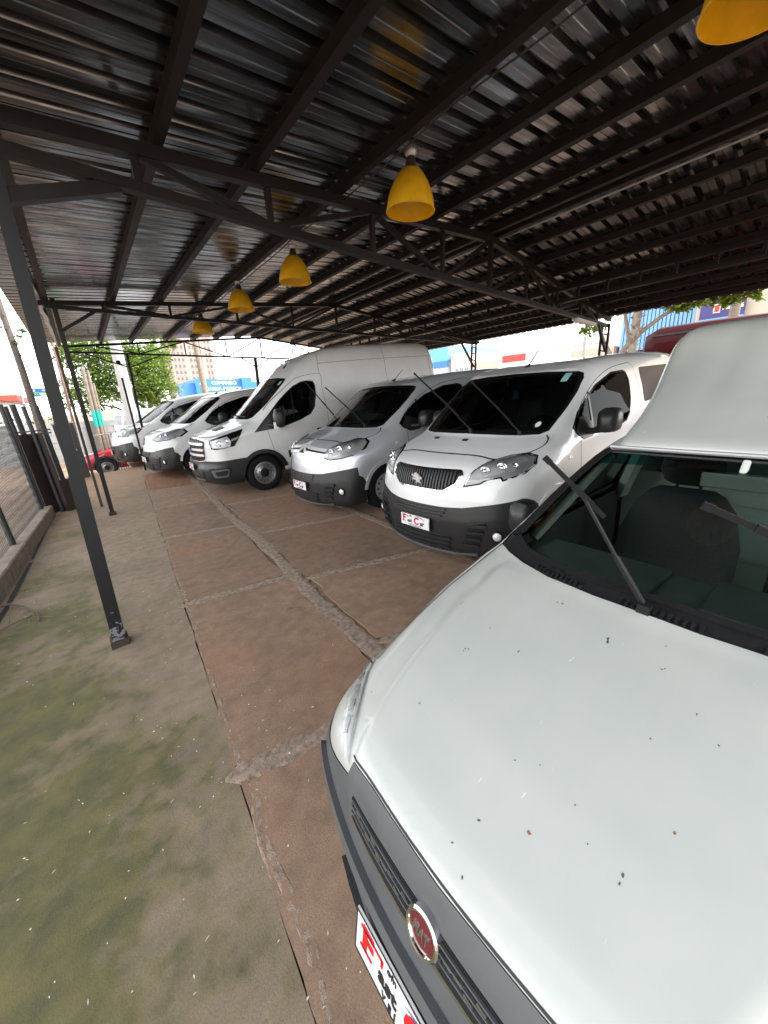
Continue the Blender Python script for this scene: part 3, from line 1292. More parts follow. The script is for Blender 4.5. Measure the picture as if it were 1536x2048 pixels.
def add_plate(root, x, z, tilt=0.0, scale=1.0):
    """number plate; text plane faces -x, reading direction towards -y"""
    P = plate_parts()
    o = obj_from('number_plate', P['base'], root)
    # plate x axis -> +... seen from the front (looking along +x) left is +y
    m3 = Matrix(((0, 0, -1), (-1, 0, 0), (0, 1, 0)))
    o.matrix_local = Matrix.Translation((x, 0, z)) @ Matrix.Rotation(tilt, 4, 'Y') @ m3.to_4x4() @ Matrix.Scale(scale, 4)
    for nme, k in (('plate_rim', 'rim'), ('letter_f', 'letter_f'), ('letter_c', 'letter_c'), ('letter_serif', 'serif_0'), ('letter_serif', 'serif_1'), ('letter_serif', 'serif_2'), ('letters_ast', 'letters_ast'), ('letters_ar', 'letters_ar'), ('word_below', 'word_below'), ('small_letters', 'small_letters'), ('swoosh', 'blue')):
        obj_from(nme, P[k], o)


def headlight(shape, root, poly, refl, lamps, strips=(), hous='lamp_housing', name='headlight'):
    """poly etc. are outlines of the near (-y) lamp in the front view; both lamps are built"""
    for s in (1, -1):
        f = (lambda p: p) if s == 1 else flip
        h = panel(shape, name, f(inset(poly, -.008)), M['gloss_black'], root, 'F', off=.0015, sink=.01, step=.06)
        panel(shape, 'lamp_bowl', f(inset(poly, .004)), M[hous], h, 'F', off=.004, sink=.006, step=.06)
        for rp in refl:
            panel(shape, 'reflector', f(rp), M['reflector'], h, 'F', off=.006, sink=.003, step=.05)
        for (y, z, r) in lamps:
            yy = y * s
            p, ok = shape.cast(np.array([[-1.5, yy, z]]), np.array([[1.0, 0, 0]]))
            n = Vector((-1, -.25 if yy < 0 else .25, .12)).normalized()
            q = n.to_track_quat('Z', 'Y').to_matrix().to_4x4()
            b = MB()
            b.lathe([(r * 1.12, .004), (r * 1.12, .014), (r, .016), (r * .9, .010), (r * .5, .002)], 20)
            b.lathe([(r * .62, .004), (r * .55, .016), (r * .3, .024), (0, .027)], 16)
            b.build('bulb', M['chrome'], h, True, Matrix.Translation(Vector(p[0])) @ q)
        for st in strips:
            panel(shape, 'light_strip', f(st), M['sign_white'], h, 'F', off=.010, sink=.003, step=.05)
        panel(shape, 'lens_cover', f(inset(poly, .002)), M['lamp_cover'], h, 'F', off=.018, sink=.018, step=.06)


def slats(shape, root, name, poly, n, mat_slat, mat_back, lo=.15, hi=.9, off=.024, vertical=False, back_off=.002, frac=.45):
    """an opening: dark back piece with separate slats across it"""
    bk = panel(shape, name, poly, mat_back, root, 'F', off=back_off, sink=.01, step=.06)
    P = np.array(poly)
    ax = 0 if vertical else 1
    a0, a1 = P[:, ax].min(), P[:, ax].max()
    for i in range(n):
        c = a0 + (a1 - a0) * (i + .5) / n
        w = (a1 - a0) / n * frac / 2
        clip = clip_band(poly, ax, c - w, c + w)
        if clip and len(clip) >= 3:
            panel(shape, 'slat', clip, mat_slat, bk, 'F', off=off, sink=.008, step=.08)
    return bk


def clip_band(poly, ax, lo, hi):
    def half(pts, k, sgn):
        out = []
        for i in range(len(pts)):
            a, b = pts[i - 1], pts[i]
            da, db = (a[ax] - k) * sgn, (b[ax] - k) * sgn
            if (da < 0) != (db < 0):
                t = da / (da - db)
                out.append((a[0] + (b[0] - a[0]) * t, a[1] + (b[1] - a[1]) * t))
            if db >= 0:
                out.append(b)
        return out
    p = half([tuple(q) for q in poly], lo, 1)
    return half(p, hi, -1) if len(p) >= 3 else []


def mirror_pair(root, at, size, mat, arm_from, name='door_mirror', cap=None):
    """at: centre of the near (-y) mirror head"""
    for s in (1, -1):
        cx_, cy_, cz_ = at[0], at[1] * s, at[2]
        sx, sy, sz = size
        b = MB()
        rings = []
        n = 16
        for (xx, k) in ((-.5, .35), (-.42, .72), (-.2, .95), (.1, 1.0), (.42, .98), (.5, .92), (.46, .86)):
            ring = []
            for i in range(n):
                a = 2 * math.pi * i / n
                ca, sa = math.cos(a), math.sin(a)
                e = .62
                u = math.copysign(abs(ca) ** e, ca) * k
                w = math.copysign(abs(sa) ** e, sa) * k
                ring.append((cx_ + xx * sx, cy_ + u * sy / 2, cz_ + w * sz / 2 - (.1 * sz if xx < -.3 else 0)))
            rings.append(ring)
        vs = [p for r_ in rings for p in r_]
        fs = [(i * n + k, i * n + (k + 1) % n, (i + 1) * n + (k + 1) % n, (i + 1) * n + k) for i in range(len(rings) - 1) for k in range(n)]
        fs.append(tuple(range(n))[::-1])
        fs.append(tuple(range((len(rings) - 1) * n, len(rings) * n)))
        b.add(vs, fs)
        o = b.build(name, mat, root, True)
        gl = MB()
        gl.add([(cx_ + .47 * sx, cy_ + u * sy * .40, cz_ + w * sz * .40) for u, w in ((-1, -1), (1, -1), (1, 1), (-1, 1))], [(0, 1, 2, 3)])
        gl.build('mirror_glass', M['chrome'], o)
        ar = MB()
        a0 = (arm_from[0], arm_from[1] * s, arm_from[2])
        ar.tube([a0, (cx_ - .02, cy_ - s * 0 + (sy * .25 * (1 if cy_ < 0 else -1)), cz_ - sz * .38)], [.035, .028], 10)
        ar.build('mirror_arm', M['black_plastic'], o, True)
        if cap:
            cp_ = MB()
            cp_.box((cx_ - sx * .52, cy_ - sy * .28, cz_ - sz * .52), (cx_ - sx * .2, cy_ + sy * .2, cz_ - sz * .18))
            cp_.build('indicator', M[cap], o)


def wiper(root, base, elbow, tip, blade=.55, up=True):
    """raised wiper: arm from base to elbow, blade centred on the elbow along base->tip"""
    b = MB()
    bb, e, t = Vector(base), Vector(elbow), Vector(tip)
    b.bar(bb - Vector((.01, 0, .02)), bb + Vector((-.01, 0, .03)), .035, .03)
    m1 = bb.lerp(e, .45)
    b.bar(bb + Vector((-.005, 0, .015)), m1, .016, .012)
    b.bar(m1, e, .010, .008)
    o = b.build('wiper_arm', M['dark_plastic'], root)
    d = (t - e).normalized()
    k = MB()
    p0, p1 = e - d * blade * .42, t
    k.bar(p0, p1, .009, .016)
    k.bar(e - d * .045, e + d * .045, .016, .020)
    k.bar(p1 - d * .025, p1 + d * .001, .014, .020)
    k.build('wiper_blade', M['rubber'], o)


def seat(root, x, y, z, w=.5, hgt=.72, mat=None, head=True):
    mat = mat or M['seat_fabric']
    b = MB()
    n = 14
    rings = []
    for (t, ww, th) in ((0, .80, .13), (.05, .95, .16), (.3, 1.0, .17), (.65, .98, .15), (.88, .80, .12), (.97, .60, .09), (1, .45, .04)):
        cx_ = x + .22 * t
        ring = []
        for i in range(n):
            a = 2 * math.pi * i / n
            ca, sa = math.cos(a), math.sin(a)
            u = math.copysign(abs(ca) ** .7, ca)
            v_ = math.copysign(abs(sa) ** .8, sa)
            ring.append((cx_ + v_ * th / 2, y + u * w * ww / 2, z + hgt * t))
        rings.append(ring)
    vs = [p for r_ in rings for p in r_]
    fs = [(i * n + k, i * n + (k + 1) % n, (i + 1) * n + (k + 1) % n, (i + 1) * n + k) for i in range(len(rings) - 1) for k in range(n)]
    fs += [tuple(range(n))[::-1], tuple(range((len(rings) - 1) * n, len(rings) * n))]
    b.add(vs, fs)
    o = b.build('seat', mat, root, True)
    if head:
        hb = MB()
        hx, hz = x + .25, z + hgt + .1
        for (r_, q) in (((.5, -.09)), ((.5, .09))):
            pass
        rings = []
        for (t, k) in ((-1, .55), (-.8, .85), (-.2, 1), (.5, .98), (.85, .8), (1, .5)):
            ring = [(hx + math.sin(2 * math.pi * i / n) * .05 * k, y + math.copysign(abs(math.cos(2 * math.pi * i / n)) ** .7, math.cos(2 * math.pi * i / n)) * .135 * k, hz + t * .085) for i in range(n)]
            rings.append(ring)
        vs = [p for r_ in rings for p in r_]
        fs = [(i * n + k, i * n + (k + 1) % n, (i + 1) * n + (k + 1) % n, (i + 1) * n + k) for i in range(len(rings) - 1) for k in range(n)]
        fs += [tuple(range(n))[::-1], tuple(range((len(rings) - 1) * n, len(rings) * n))]
        hb.add(vs, fs)
        hb.tube([(hx - .01, y - .05, z + hgt - .05), (hx, y - .05, hz)], .008, 6)
        hb.tube([(hx - .01, y + .05, z + hgt - .05), (hx, y + .05, hz)], .008, 6)
        hb.build('headrest', mat, o, True)
    return o


def steering(root, x, y, z, r=.19):
    b = MB()
    q = Matrix.Translation((x, y, z)) @ Matrix.Rotation(R(-62), 4, 'Y')
    ring = [q @ Vector((r * math.cos(a), r * math.sin(a), 0)) for a in [2 * math.pi * i / 24 for i in range(25)]]
    b.tube(ring, .016, 8)
    for a in (0, 2.1, 4.2):
        b.tube([q @ Vector((0, 0, -.02)), q @ Vector((r * math.cos(a), r * math.sin(a), 0))], .014, 6)
    b.build('steering_wheel', M['dark_plastic'], root, True)


# ---------------------------------------------------------------- compact van (four of them)
def sym(half):
    """half outline given for y<=0 (bottom centre -> ... -> top centre); mirrored to a closed outline"""
    return [tuple(p) for p in half] + [(-a, b) for a, b in half[::-1] if abs(a) > 1e-6]


WS = sym([(0, 1.222), (-.28, 1.216), (-.56, 1.206), (-.73, 1.208), (-.785, 1.235), (-.803, 1.40), (-.806, 1.55), (-.775, 1.68), (-.745, 1.728), (-.70, 1.748), (-.4, 1.768), (0, 1.776)])
SIDE_WIN = [(1.235, 1.235), (1.27, 1.175), (1.32, 1.145), (1.40, 1.128), (1.71, 1.122), (2.34, 1.118), (2.55, 1.145), (2.67, 1.22), (2.775, 1.378), (2.84, 1.60), (2.80, 1.69), (2.72, 1.715), (2.358, 1.705), (1.871, 1.60), (1.569, 1.483), (1.386, 1.371)]
BUMPER = [(-1.2, .738), (-.912, .735), (-.784, .712), (-.49, .660), (-.3, .651), (0, .653), (.3, .651), (.49, .660), (.784, .712), (.912, .735), (1.2, .738), (1.2, .0), (-1.2, .0)]
BUMPER_SIDE = [(-.3, .0), (.52, .0), (.52, .50), (.47, .58), (.41, .62), (.40, .80), (-.3, .80)]
VB = {}


def van_base():
    body = Body(van_shape, nf=44, nm=130, nr=14, nphi=120)
    VB['windshield'] = None
    ws = body.cut(WS, 'F', lambda c: .45 < c[0] < 2.4 and c[2] > 1.1)
    sides = []
    for s in (-1, 1):
        sides.append(body.cut(SIDE_WIN, 'S', (lambda c: c[1] < -.4) if s < 0 else (lambda c: c[1] > .4)))
    for cxw in (.90, 4.175):
        for s in (-1, 1):
            body.cut(circle(cxw, .335, .385, 24), 'S', (lambda c: c[1] < -.3 and c[2] < .9) if s < 0 else (lambda c: c[1] > .3 and c[2] < .9))
    body.cut(BUMPER_SIDE, 'S', lambda c: c[0] < .7, take=False)
    for s in (-1, 1):
        pass
    bump_ = cut_both(body, BUMPER, 'F', BUMPER_SIDE)
    VB['lining'] = lining(body, .85, 3.1, .75)
    VB['body'] = body.mesh('van_body')
    VB['body'].materials.append(M['white_paint'])
    VB['bumper'] = part_mesh('bumper', bump_, van_shape, .004)
    VB['bumper'].materials.append(M['black_plastic'])
    for k, vf, poly, view, ins in (('ws', ws, WS, 'F', .03), ('sl', sides[0], SIDE_WIN, 'S', .02), ('sr', sides[1], SIDE_WIN, 'S', .02)):
        g, fr = split_border(vf, poly, view, ins)
        VB[k] = part_mesh(k, g, van_shape, -.004)
        VB[k + '_b'] = part_mesh(k + '_b', fr, van_shape, 0)
        VB[k + '_b'].materials.append(M['gloss_black'])
    VB['ws'].materials.append(M['windscreen_glass'])
    VB['sl'].materials.append(M['tinted_glass'])
    VB['sr'].materials.append(M['tinted_glass'])


def cut_both(body, poly_f, view, poly_s, xmax=.7):
    body.cut(poly_f, view, lambda c: c[0] < xmax, take=False)
    fs = []
    cs = []
    for f in body.bm.faces:
        c = f.calc_center_median()
        if c.x < xmax:
            fs.append(f)
            cs.append(tuple(c))
    cs = np.array(cs)
    k = in_poly(cs[:, [1, 2]], poly_f) & in_poly(cs[:, [0, 2]], poly_s)
    sel = [f for f, q in zip(fs, k) if q]
    idx, vs, out = {}, [], []
    for f in sel:
        row = []
        for v_ in f.verts:
            if v_ not in idx:
                idx[v_] = len(vs)
                vs.append(tuple(v_.co))
            row.append(idx[v_])
        out.append(tuple(row))
    bmesh.ops.delete(body.bm, geom=sel, context='FACES')
    return vs, out


def split_border(vf, poly, view, ins):
    """split a cut pane into glass and black border"""
    ia, ib, ic = VIEW[view]
    b = Body.__new__(Body)
    b.bm = bmesh.new()
    vs = [b.bm.verts.new(p) for p in vf[0]]
    for f in vf[1]:
        try:
            b.bm.faces.new([vs[i] for i in f])
        except ValueError:
            pass
    g = b.cut(inset(poly, ins), view)
    rest_v, rest_f, idx = [], [], {}
    for f in b.bm.faces:
        row = []
        for v_ in f.verts:
            if v_ not in idx:
                idx[v_] = len(rest_v)
                rest_v.append(tuple(v_.co))
            row.append(idx[v_])
        rest_f.append(tuple(row))
    b.bm.free()
    return g, (rest_v, rest_f)


HEAD = {
    'peugeot': [(-.485, .856), (-.505, .93), (-.535, .995), (-.60, 1.045), (-.70, 1.078), (-.80, 1.087), (-.86, 1.06), (-.884, 1.0), (-.876, .95), (-.775, .908), (-.755, .935), (-.66, .918), (-.61, .882)],
    'citroen': [(-.515, .88), (-.525, .985), (-.61, 1.048), (-.727, 1.095), (-.82, 1.09), (-.868, 1.05), (-.897, .967), (-.876, .91), (-.75, .872), (-.604, .857)],
    'peugeot_new': [(-.40, .915), (-.50, 1.03), (-.60, 1.08), (-.72, 1.115), (-.855, 1.095), (-.905, 1.04), (-.918, .95), (-.87, .905), (-.65, .885)],
    'citroen_old': [(-.50, .92), (-.56, 1.06), (-.68, 1.095), (-.80, 1.105), (-.875, 1.06), (-.905, .96), (-.85, .905), (-.67, .90)],
}


def lion(root, x, z, hgt=.13, parent=None):
    """rearing heraldic lion, built as a raised chrome relief"""
    pts = [(.10, .93), (.0, 1.0), (-.14, .95), (-.20, .86), (-.13, .80), (-.22, .76), (-.38, .86), (-.46, .78), (-.34, .66), (-.18, .62), (-.20, .55), (-.42, .56), (-.48, .46), (-.34, .42), (-.15, .45),
           (-.05, .36), (-.16, .22), (-.16, .08), (-.30, .06), (-.28, .0), (-.02, .0), (.0, .18), (.10, .30), (.20, .18), (.18, .07), (.08, .05), (.10, .0), (.38, .0), (.38, .07), (.30, .10), (.34, .26),
           (.26, .40), (.30, .52), (.46, .50), (.52, .62), (.44, .74), (.38, .68), (.40, .60), (.32, .62), (.30, .76), (.22, .88)]
    bm = bmesh.new()
    vs = [bm.verts.new((0, -a * hgt, (b - .5) * hgt)) for a, b in pts]
    f = bm.faces.new(vs)
    r_ = bmesh.ops.extrude_face_region(bm, geom=[f])
    for v_ in [g for g in r_['geom'] if isinstance(g, bmesh.types.BMVert)]:
        v_.co.x -= .012
    bmesh.ops.triangulate(bm, faces=bm.faces[:])
    bmesh.ops.recalc_face_normals(bm, faces=bm.faces[:])
    me = bpy.data.meshes.new('emblem')
    bm.to_mesh(me)
    bm.free()
    me.materials.append(M['badge_silver'])
    o = link(bpy.data.objects.new('lion_emblem', me), root)
    o.location = (x, 0, z)
    o.rotation_euler = (0, R(-8), 0)
    return o


def build_compact(key, paintm, label, group):
    S = van_shape
    root = empty('cargo_van', pose(key))
    tag(root, label, 'van', group)
    obj_from('body', VB['body'], root, M[paintm])
    obj_from('interior_lining', VB['lining'], root, M['interior_dark'])
    bp = obj_from('front_bumper', VB['bumper'], root)
    w = obj_from('windshield', VB['ws'], root)
    obj_from('windshield_border', VB['ws_b'], w)
    for k in ('sl', 'sr'):
        q = obj_from('side_window', VB[k], root)
        obj_from('window_border', VB[k + '_b'], q)
        sd_ = -1 if k == 'sl' else 1
        panel(S, 'window_divider', ribbon([(1.62, 1.115), (1.66, 1.54)], .035), M['gloss_black'], q, 'S', sd_, .002, .01, .08)
        panel(S, 'mirror_base', rounded([(1.27, 1.19), (1.40, 1.10), (1.62, 1.105), (1.62, 1.25), (1.40, 1.33)], .03), M['black_plastic'], q, 'S', sd_, .006, .02, .08)
    # cabin
    cb = MB()
    cb.box((2.95, -.88, .5), (2.99, .88, 1.22))
    cb.box((2.952, -.74, 1.2205), (2.988, .74, 1.68))
    cb.build('bulkhead', M['interior_grey'], root)
    db = MB()
    db.box((.98, -.80, .8), (1.35, .80, 1.16))
    db.box((1.0, -.45, 1.16), (1.30, -.10, 1.24))
    db.build('dashboard', M['dashboard'], root)
    for y in (-.42, .18, .55):
        seat(root, 2.25, y, .72, .46, .70)
    steering(root, 1.55, -.42, 1.14)
    # seams
    dm = M['seam_dark']
    for sd_ in (-1, 1):
        seam(S, 'door_seam', [(1.40, .48), (1.365, .85), (1.352, 1.149), (1.36, 1.29), (1.50, 1.453), (1.825, 1.612), (2.313, 1.738), (2.90, 1.785), (3.03, 1.76), (3.07, 1.70), (3.10, 1.5), (3.14, 1.2), (3.14, .48)], root, dm, 'S', sd_)
        seam(S, 'sill_seam', [(1.40, .48), (3.14, .48)], root, dm, 'S', sd_)
        panel(S, 'door_handle', rounded([(2.80, .98), (3.02, .98), (3.02, 1.03), (2.80, 1.03)], .015), M[paintm], root, 'S', sd_, .028, .03, .1)
        panel(S, 'side_moulding', [(1.45, .56), (3.10, .56), (3.10, .66), (1.45, .66)], M['black_plastic'], root, 'S', sd_, .012, .01, .2)
        panel(S, 'side_moulding', [(3.18, .56), (3.75, .56), (3.75, .66), (3.18, .66)], M['black_plastic'], root, 'S', sd_, .012, .01, .2)
        panel(S, 'side_repeater', rounded([(1.10, .955), (1.17, .965), (1.17, .995), (1.10, .985)], .01), M['reflector'], root, 'S', sd_, .006, .01, .1)
        for cxw in (.90, 4.175):
            panel(S, 'arch_lip', arc_band(cxw, .335, .375, .425, R(8), R(172), 18), M[paintm], root, 'S', sd_, .014, .03, .2)
            wb = MB()
            n = 14
            ring = [(cxw + .40 * math.cos(R(-5) + R(190) * i / n), .335 + .40 * math.sin(R(-5) + R(190) * i / n)) for i in range(n + 1)]
            vs = [(a, sd_ * .50, b) for a, b in ring] + [(a, sd_ * .93, b) for a, b in ring]
            wb.add(vs, [(i, i + 1, n + 2 + i, n + 1 + i) for i in range(n)] + [tuple(range(n + 1))])
            wb.build('wheel_well', M['interior_dark'], root)
    seam(S, 'bonnet_seam', [(-.80, 1.088), (-.645, 1.058), (-.45, 1.078), (-.29, 1.086), (0, 1.088), (.29, 1.086), (.45, 1.078), (.645, 1.058), (.80, 1.088)], root, dm, 'F')
    for s in (1, -1):
        seam(S, 'bonnet_seam', [(s * -.80, 1.088), (s * -.845, 1.125), (s * -.83, 1.17), (s * -.79, 1.20)], root, dm, 'F')
    # wheels
    add_wheels(root, [(.90, -.80), (.90, .80), (4.175, -.80), (4.175, .80)], 'vented')
    # lower front, shared
    flap = M['dark_plastic']
    slats(S, bp, 'upper_intake', rounded([(-.34, .645), (-.32, .575), (-.27, .548), (.27, .548), (.32, .575), (.34, .645)], .02), 3, M['black_plastic'], flap)
    slats(S, bp, 'lower_intake', [(-.40, .375), (-.37, .235), (.37, .235), (.40, .375)], 3, M['black_plastic'], flap)
    panel(S, 'chin_lip', [(-.62, .225), (-.45, .195), (.45, .195), (.62, .225), (.62, .20), (.45, .172), (-.45, .172), (-.62, .20)], M['grey_plastic'], bp, 'F', 1, .018, .02, .1)
    for s in (1, -1):
        f = (lambda p: p) if s == 1 else flip
        hs = panel(S, 'fog_surround', f(rounded([(-.46, .262), (-.47, .32), (-.545, .520), (-.61, .548), (-.87, .572), (-.885, .46), (-.85, .315), (-.66, .262)], .02)), M['black_plastic'], bp, 'F', 1, .012, .012, .08)
        sl_poly = f([(-.49, .285), (-.50, .33), (-.565, .505), (-.715, .54), (-.69, .48), (-.64, .30)])
        slats(S, hs, 'fog_intake', sl_poly, 4, M['black_plastic'], flap, off=.038, back_off=.014)
        pl, ok = S.cast(np.array([[-1.5, -.79 * s, .415]]), np.array([[1., 0, 0]]))
        b = MB()
        b.lathe([(.055, .0), (.055, .016), (.044, .018), (.040, .006)], 20)
        q = Matrix.Translation(Vector(pl[0]) + Vector((-.012, 0, 0))) @ Vector((-1, -.45 * s, 0)).to_track_quat('Z', 'Y').to_matrix().to_4x4()
        fo = b.build('fog_light', M['dark_plastic'], hs, True, q)
        b = MB()
        b.lathe([(.040, .006), (.03, .014), (0, .018)], 20)
        b.build('fog_lens', M['reflector'], fo, True)
    # antenna
    ab = MB()
    p, ok = S.cast(np.array([[1.98, 0, 4.0]]), np.array([[0., 0, -1]]))
    z0 = p[0][2]
    ab.tube([(1.96, 0, z0 - .01), (2.02, 0, z0 + .03)], [.03, .012], 8)
    ab.tube([(2.0, 0, z0 + .02), (2.20, 0, z0 + .17)], [.006, .004], 6)
    ab.build('antenna', M['dark_plastic'], root, True)
    mirror_pair(root, (1.60, -1.10, 1.265), (.20, .20, .24), M['black_plastic'], (1.46, -.93, 1.17))
    return root, bp, w


def van_peugeot():
    S = van_shape
    root, bp, w = build_compact('peugeot', 'white_paint', 'nearest white van, lion badge on a wide black ribbed grille, wipers lifted', 'vans parked in a row')
    ch = panel(S, 'grille_frame', rounded([(-.425, .99), (-.462, .945), (-.43, .87), (-.288, .788), (.288, .788), (.43, .87), (.462, .945), (.425, .99)], .02), M['chrome'], root, 'F', 1, .006, .01, .05)
    gp = [(-.40, .972), (-.417, .94), (-.40, .878), (-.286, .805), (.286, .805), (.40, .878), (.417, .94), (.40, .972)]
    g = panel(S, 'grille', rounded(gp, .012), M['dark_plastic'], root, 'F', 1, .014, .012, .04)
    for i in range(25):
        y = -.385 + .77 * i / 24
        band = clip_band(inset(gp, .008), 0, y - .008, y + .008)
        if len(band) >= 3:
            panel(S, 'grille_bar', band, M['black_plastic'], g, 'F', 1, .030, .016, .06)
    p, ok = S.cast(np.array([[-1.5, 0, .89]]), np.array([[1., 0, 0]]))
    lion(root, p[0][0] - .034, .892, .135)
    headlight(S, root, HEAD['peugeot'], [[(-.52, .93), (-.555, .995), (-.63, 1.035), (-.72, 1.06), (-.80, 1.068), (-.845, 1.04), (-.80, .985), (-.72, .955), (-.60, .935)]],
              [(-.62, .985, .038), (-.73, 1.005, .042), (-.80, 1.01, .03)], [ribbon([(-.50, .90), (-.60, .905), (-.68, .925)], .012)])
    seam(S, 'lamp_chrome', [(-.495, .87), (-.515, .94), (-.545, .995), (-.61, 1.04), (-.71, 1.07), (-.80, 1.078)], root, M['chrome'], 'F', 1, .008, .012)
    add_plate(root, -.072, .468, R(3))
    for (y, z) in ((-.10, 1.188), (.32, 1.168)):
        pp, ok = S.cast(np.array([[.62 + .4 * y * y, y, 4.]]), np.array([[0., 0, -1]]))
        b = MB()
        b.box((-.02, -.025, -.005), (.02, .025, .014))
        b.build('washer_jet', M['dark_plastic'], root, False, Matrix.Translation(Vector(pp[0])))
    wiper(root, (.786, -.058, 1.241), (.60, .14, 1.56), (.369, .336, 1.877), .5)
    wiper(root, (.884, -.571, 1.219), (.76, -.37, 1.50), (.60, -.201, 1.748), .5)
    for sd_ in (-1, 1):
        panel(S, 'rear_side_window', rounded([(3.25, 1.72), (4.50, 1.72), (4.46, 1.34), (3.19, 1.30)], .04), M['gloss_black'], root, 'S', sd_, .004, .01, .2)
        seam(S, 'panel_seam', [(4.62, 1.74), (4.66, .5)], root, M['seam_dark'], 'S', sd_)
    st = panel(S, 'windshield_sticker', [(-.66, 1.66), (-.60, 1.66), (-.60, 1.735), (-.66, 1.735)], M['sticker_teal'], w, 'F', 1, .003, .002, .05)
    panel(S, 'windshield_sticker', circle(-.665, 1.29, .022, 16), M['sign_white'], w, 'F', 1, .003, .002, .05)
    tb = MB()
    tb.box((1.55, -.13, 1.50), (1.565, -.07, 1.60))
    tb.tube([(1.558, -.1, 1.60), (1.60, -.1, 1.72)], .003, 5)
    tb.build('air_freshener', M['air_blue'], root)
    return root


def chevron(root, z0, half, mat, x_off=.018, rise=.075, gap=0.0, name='chevron_bar'):
    S = van_shape
    line = [(-half, z0 - .035), (-.14, z0), (-.085, z0 + .008), (0, z0 + rise), (.085, z0 + .008), (.14, z0), (half, z0 - .035)]
    return panel(S, name, ribbon(line, .034), mat, root, 'F', 1, x_off, .012, .06)


def van_citroen():
    S = van_shape
    root, bp, w = build_compact('citroen', 'silver_blue_paint', 'silver-blue van with chrome double-chevron badge and lifted wipers', 'vans parked in a row')
    band = panel(S, 'grille_band', [(-.53, .99), (-.30, 1.0), (.30, 1.0), (.53, .99), (.56, .90), (.28, .93), (-.28, .93), (-.56, .90)], M['dark_plastic'], root, 'F', 1, .003, .01, .06)
    chevron(root, 1.005, .53, M['badge_silver'])
    chevron(root, .945, .57, M['badge_silver'])
    headlight(S, root, HEAD['citroen'], [[(-.535, .895), (-.545, .98), (-.62, 1.025), (-.73, 1.06), (-.80, 1.045), (-.82, .98), (-.74, .91), (-.60, .88)]],
              [(-.60, .955, .040), (-.70, .985, .045), (-.785, 1.0, .034)], [ribbon([(-.54, .90), (-.60, .875), (-.75, .89)], .012)])
    add_plate(root, -.072, .462, R(3))
    wiper(root, (.799, 0.0, 1.249), (.60, .10, 1.60), (.385, .204, 1.938), .55)
    wiper(root, (.889, -.537, 1.231), (.68, -.41, 1.53), (.436, -.271, 1.833), .6)
    for sd_ in (-1, 1):
        seam(S, 'panel_seam', [(3.20, 1.75), (3.22, .5)], root, M['seam_dark'], 'S', sd_)
    return root


def van_peugeot_new():
    S = van_shape
    root, bp, w = build_compact('peugeot_new', 'white_paint', 'white van with shield badge and slim slatted lamps, beside the tall high-roof van', 'vans parked in a row')
    for z in (.955, .915, .875):
        panel(S, 'grille_bar', ribbon([(-.48, z), (-.2, z + .005), (.2, z + .005), (.48, z)], .016), M['chrome'], root, 'F', 1, .008, .01, .08)
    sh = panel(S, 'shield_emblem', [(0, .80), (-.07, .86), (-.075, .965), (.075, .965), (.07, .86)], M['dark_plastic'], root, 'F', 1, .014, .014, .05)
    panel(S, 'shield_emblem_relief', [(0, .835), (-.035, .87), (-.02, .90), (-.045, .945), (.03, .945), (.04, .87)], M['chrome'], sh, 'F', 1, .020, .006, .05)
    headlight(S, root, HEAD['peugeot_new'], [[(-.44, .925), (-.52, 1.015), (-.62, 1.055), (-.74, 1.06), (-.72, .95), (-.65, .905)]],
              [(-.66, .985, .040), (-.76, 1.0, .040)], [ribbon([(-.44, .92), (-.55, .94), (-.65, .965)], .014), ribbon([(-.46, .95), (-.55, .975), (-.63, 1.0)], .014)])
    add_plate(root, -.075, .47, R(3))
    return root


def van_citroen_old():
    S = van_shape
    root, bp, w = build_compact('citroen_old', 'white_paint', 'farthest white van, chevron badge, parked at the end of the row', 'vans parked in a row')
    chevron(root, .985, .50, M['chrome'])
    chevron(root, .925, .54, M['chrome'])
    headlight(S, root, HEAD['citroen_old'], [[(-.53, .93), (-.575, 1.04), (-.68, 1.065), (-.78, 1.065), (-.80, .98), (-.70, .92)]], [(-.63, .985, .036), (-.73, 1.0, .036)])
    add_plate(root, -.072, .465, R(3))
    return root
# ---------------------------------------------------------------- high-roof van
WS_T = sym([(0, 1.405), (-.4, 1.395), (-.64, 1.39), (-.72, 1.42), (-.765, 1.6), (-.79, 1.85), (-.785, 2.03), (-.75, 2.09), (-.4, 2.125), (0, 2.135)])
SIDE_T = [(1.02, 1.155), (1.33, 1.172), (1.568, 1.183), (2.0, 1.28), (2.239, 1.367), (2.36, 1.494), (2.44, 1.75), (2.455, 1.92), (2.42, 2.0), (2.30, 2.02), (2.15, 2.006), (1.95, 1.93), (1.80, 1.83), (1.6, 1.68), (1.387, 1.477)]


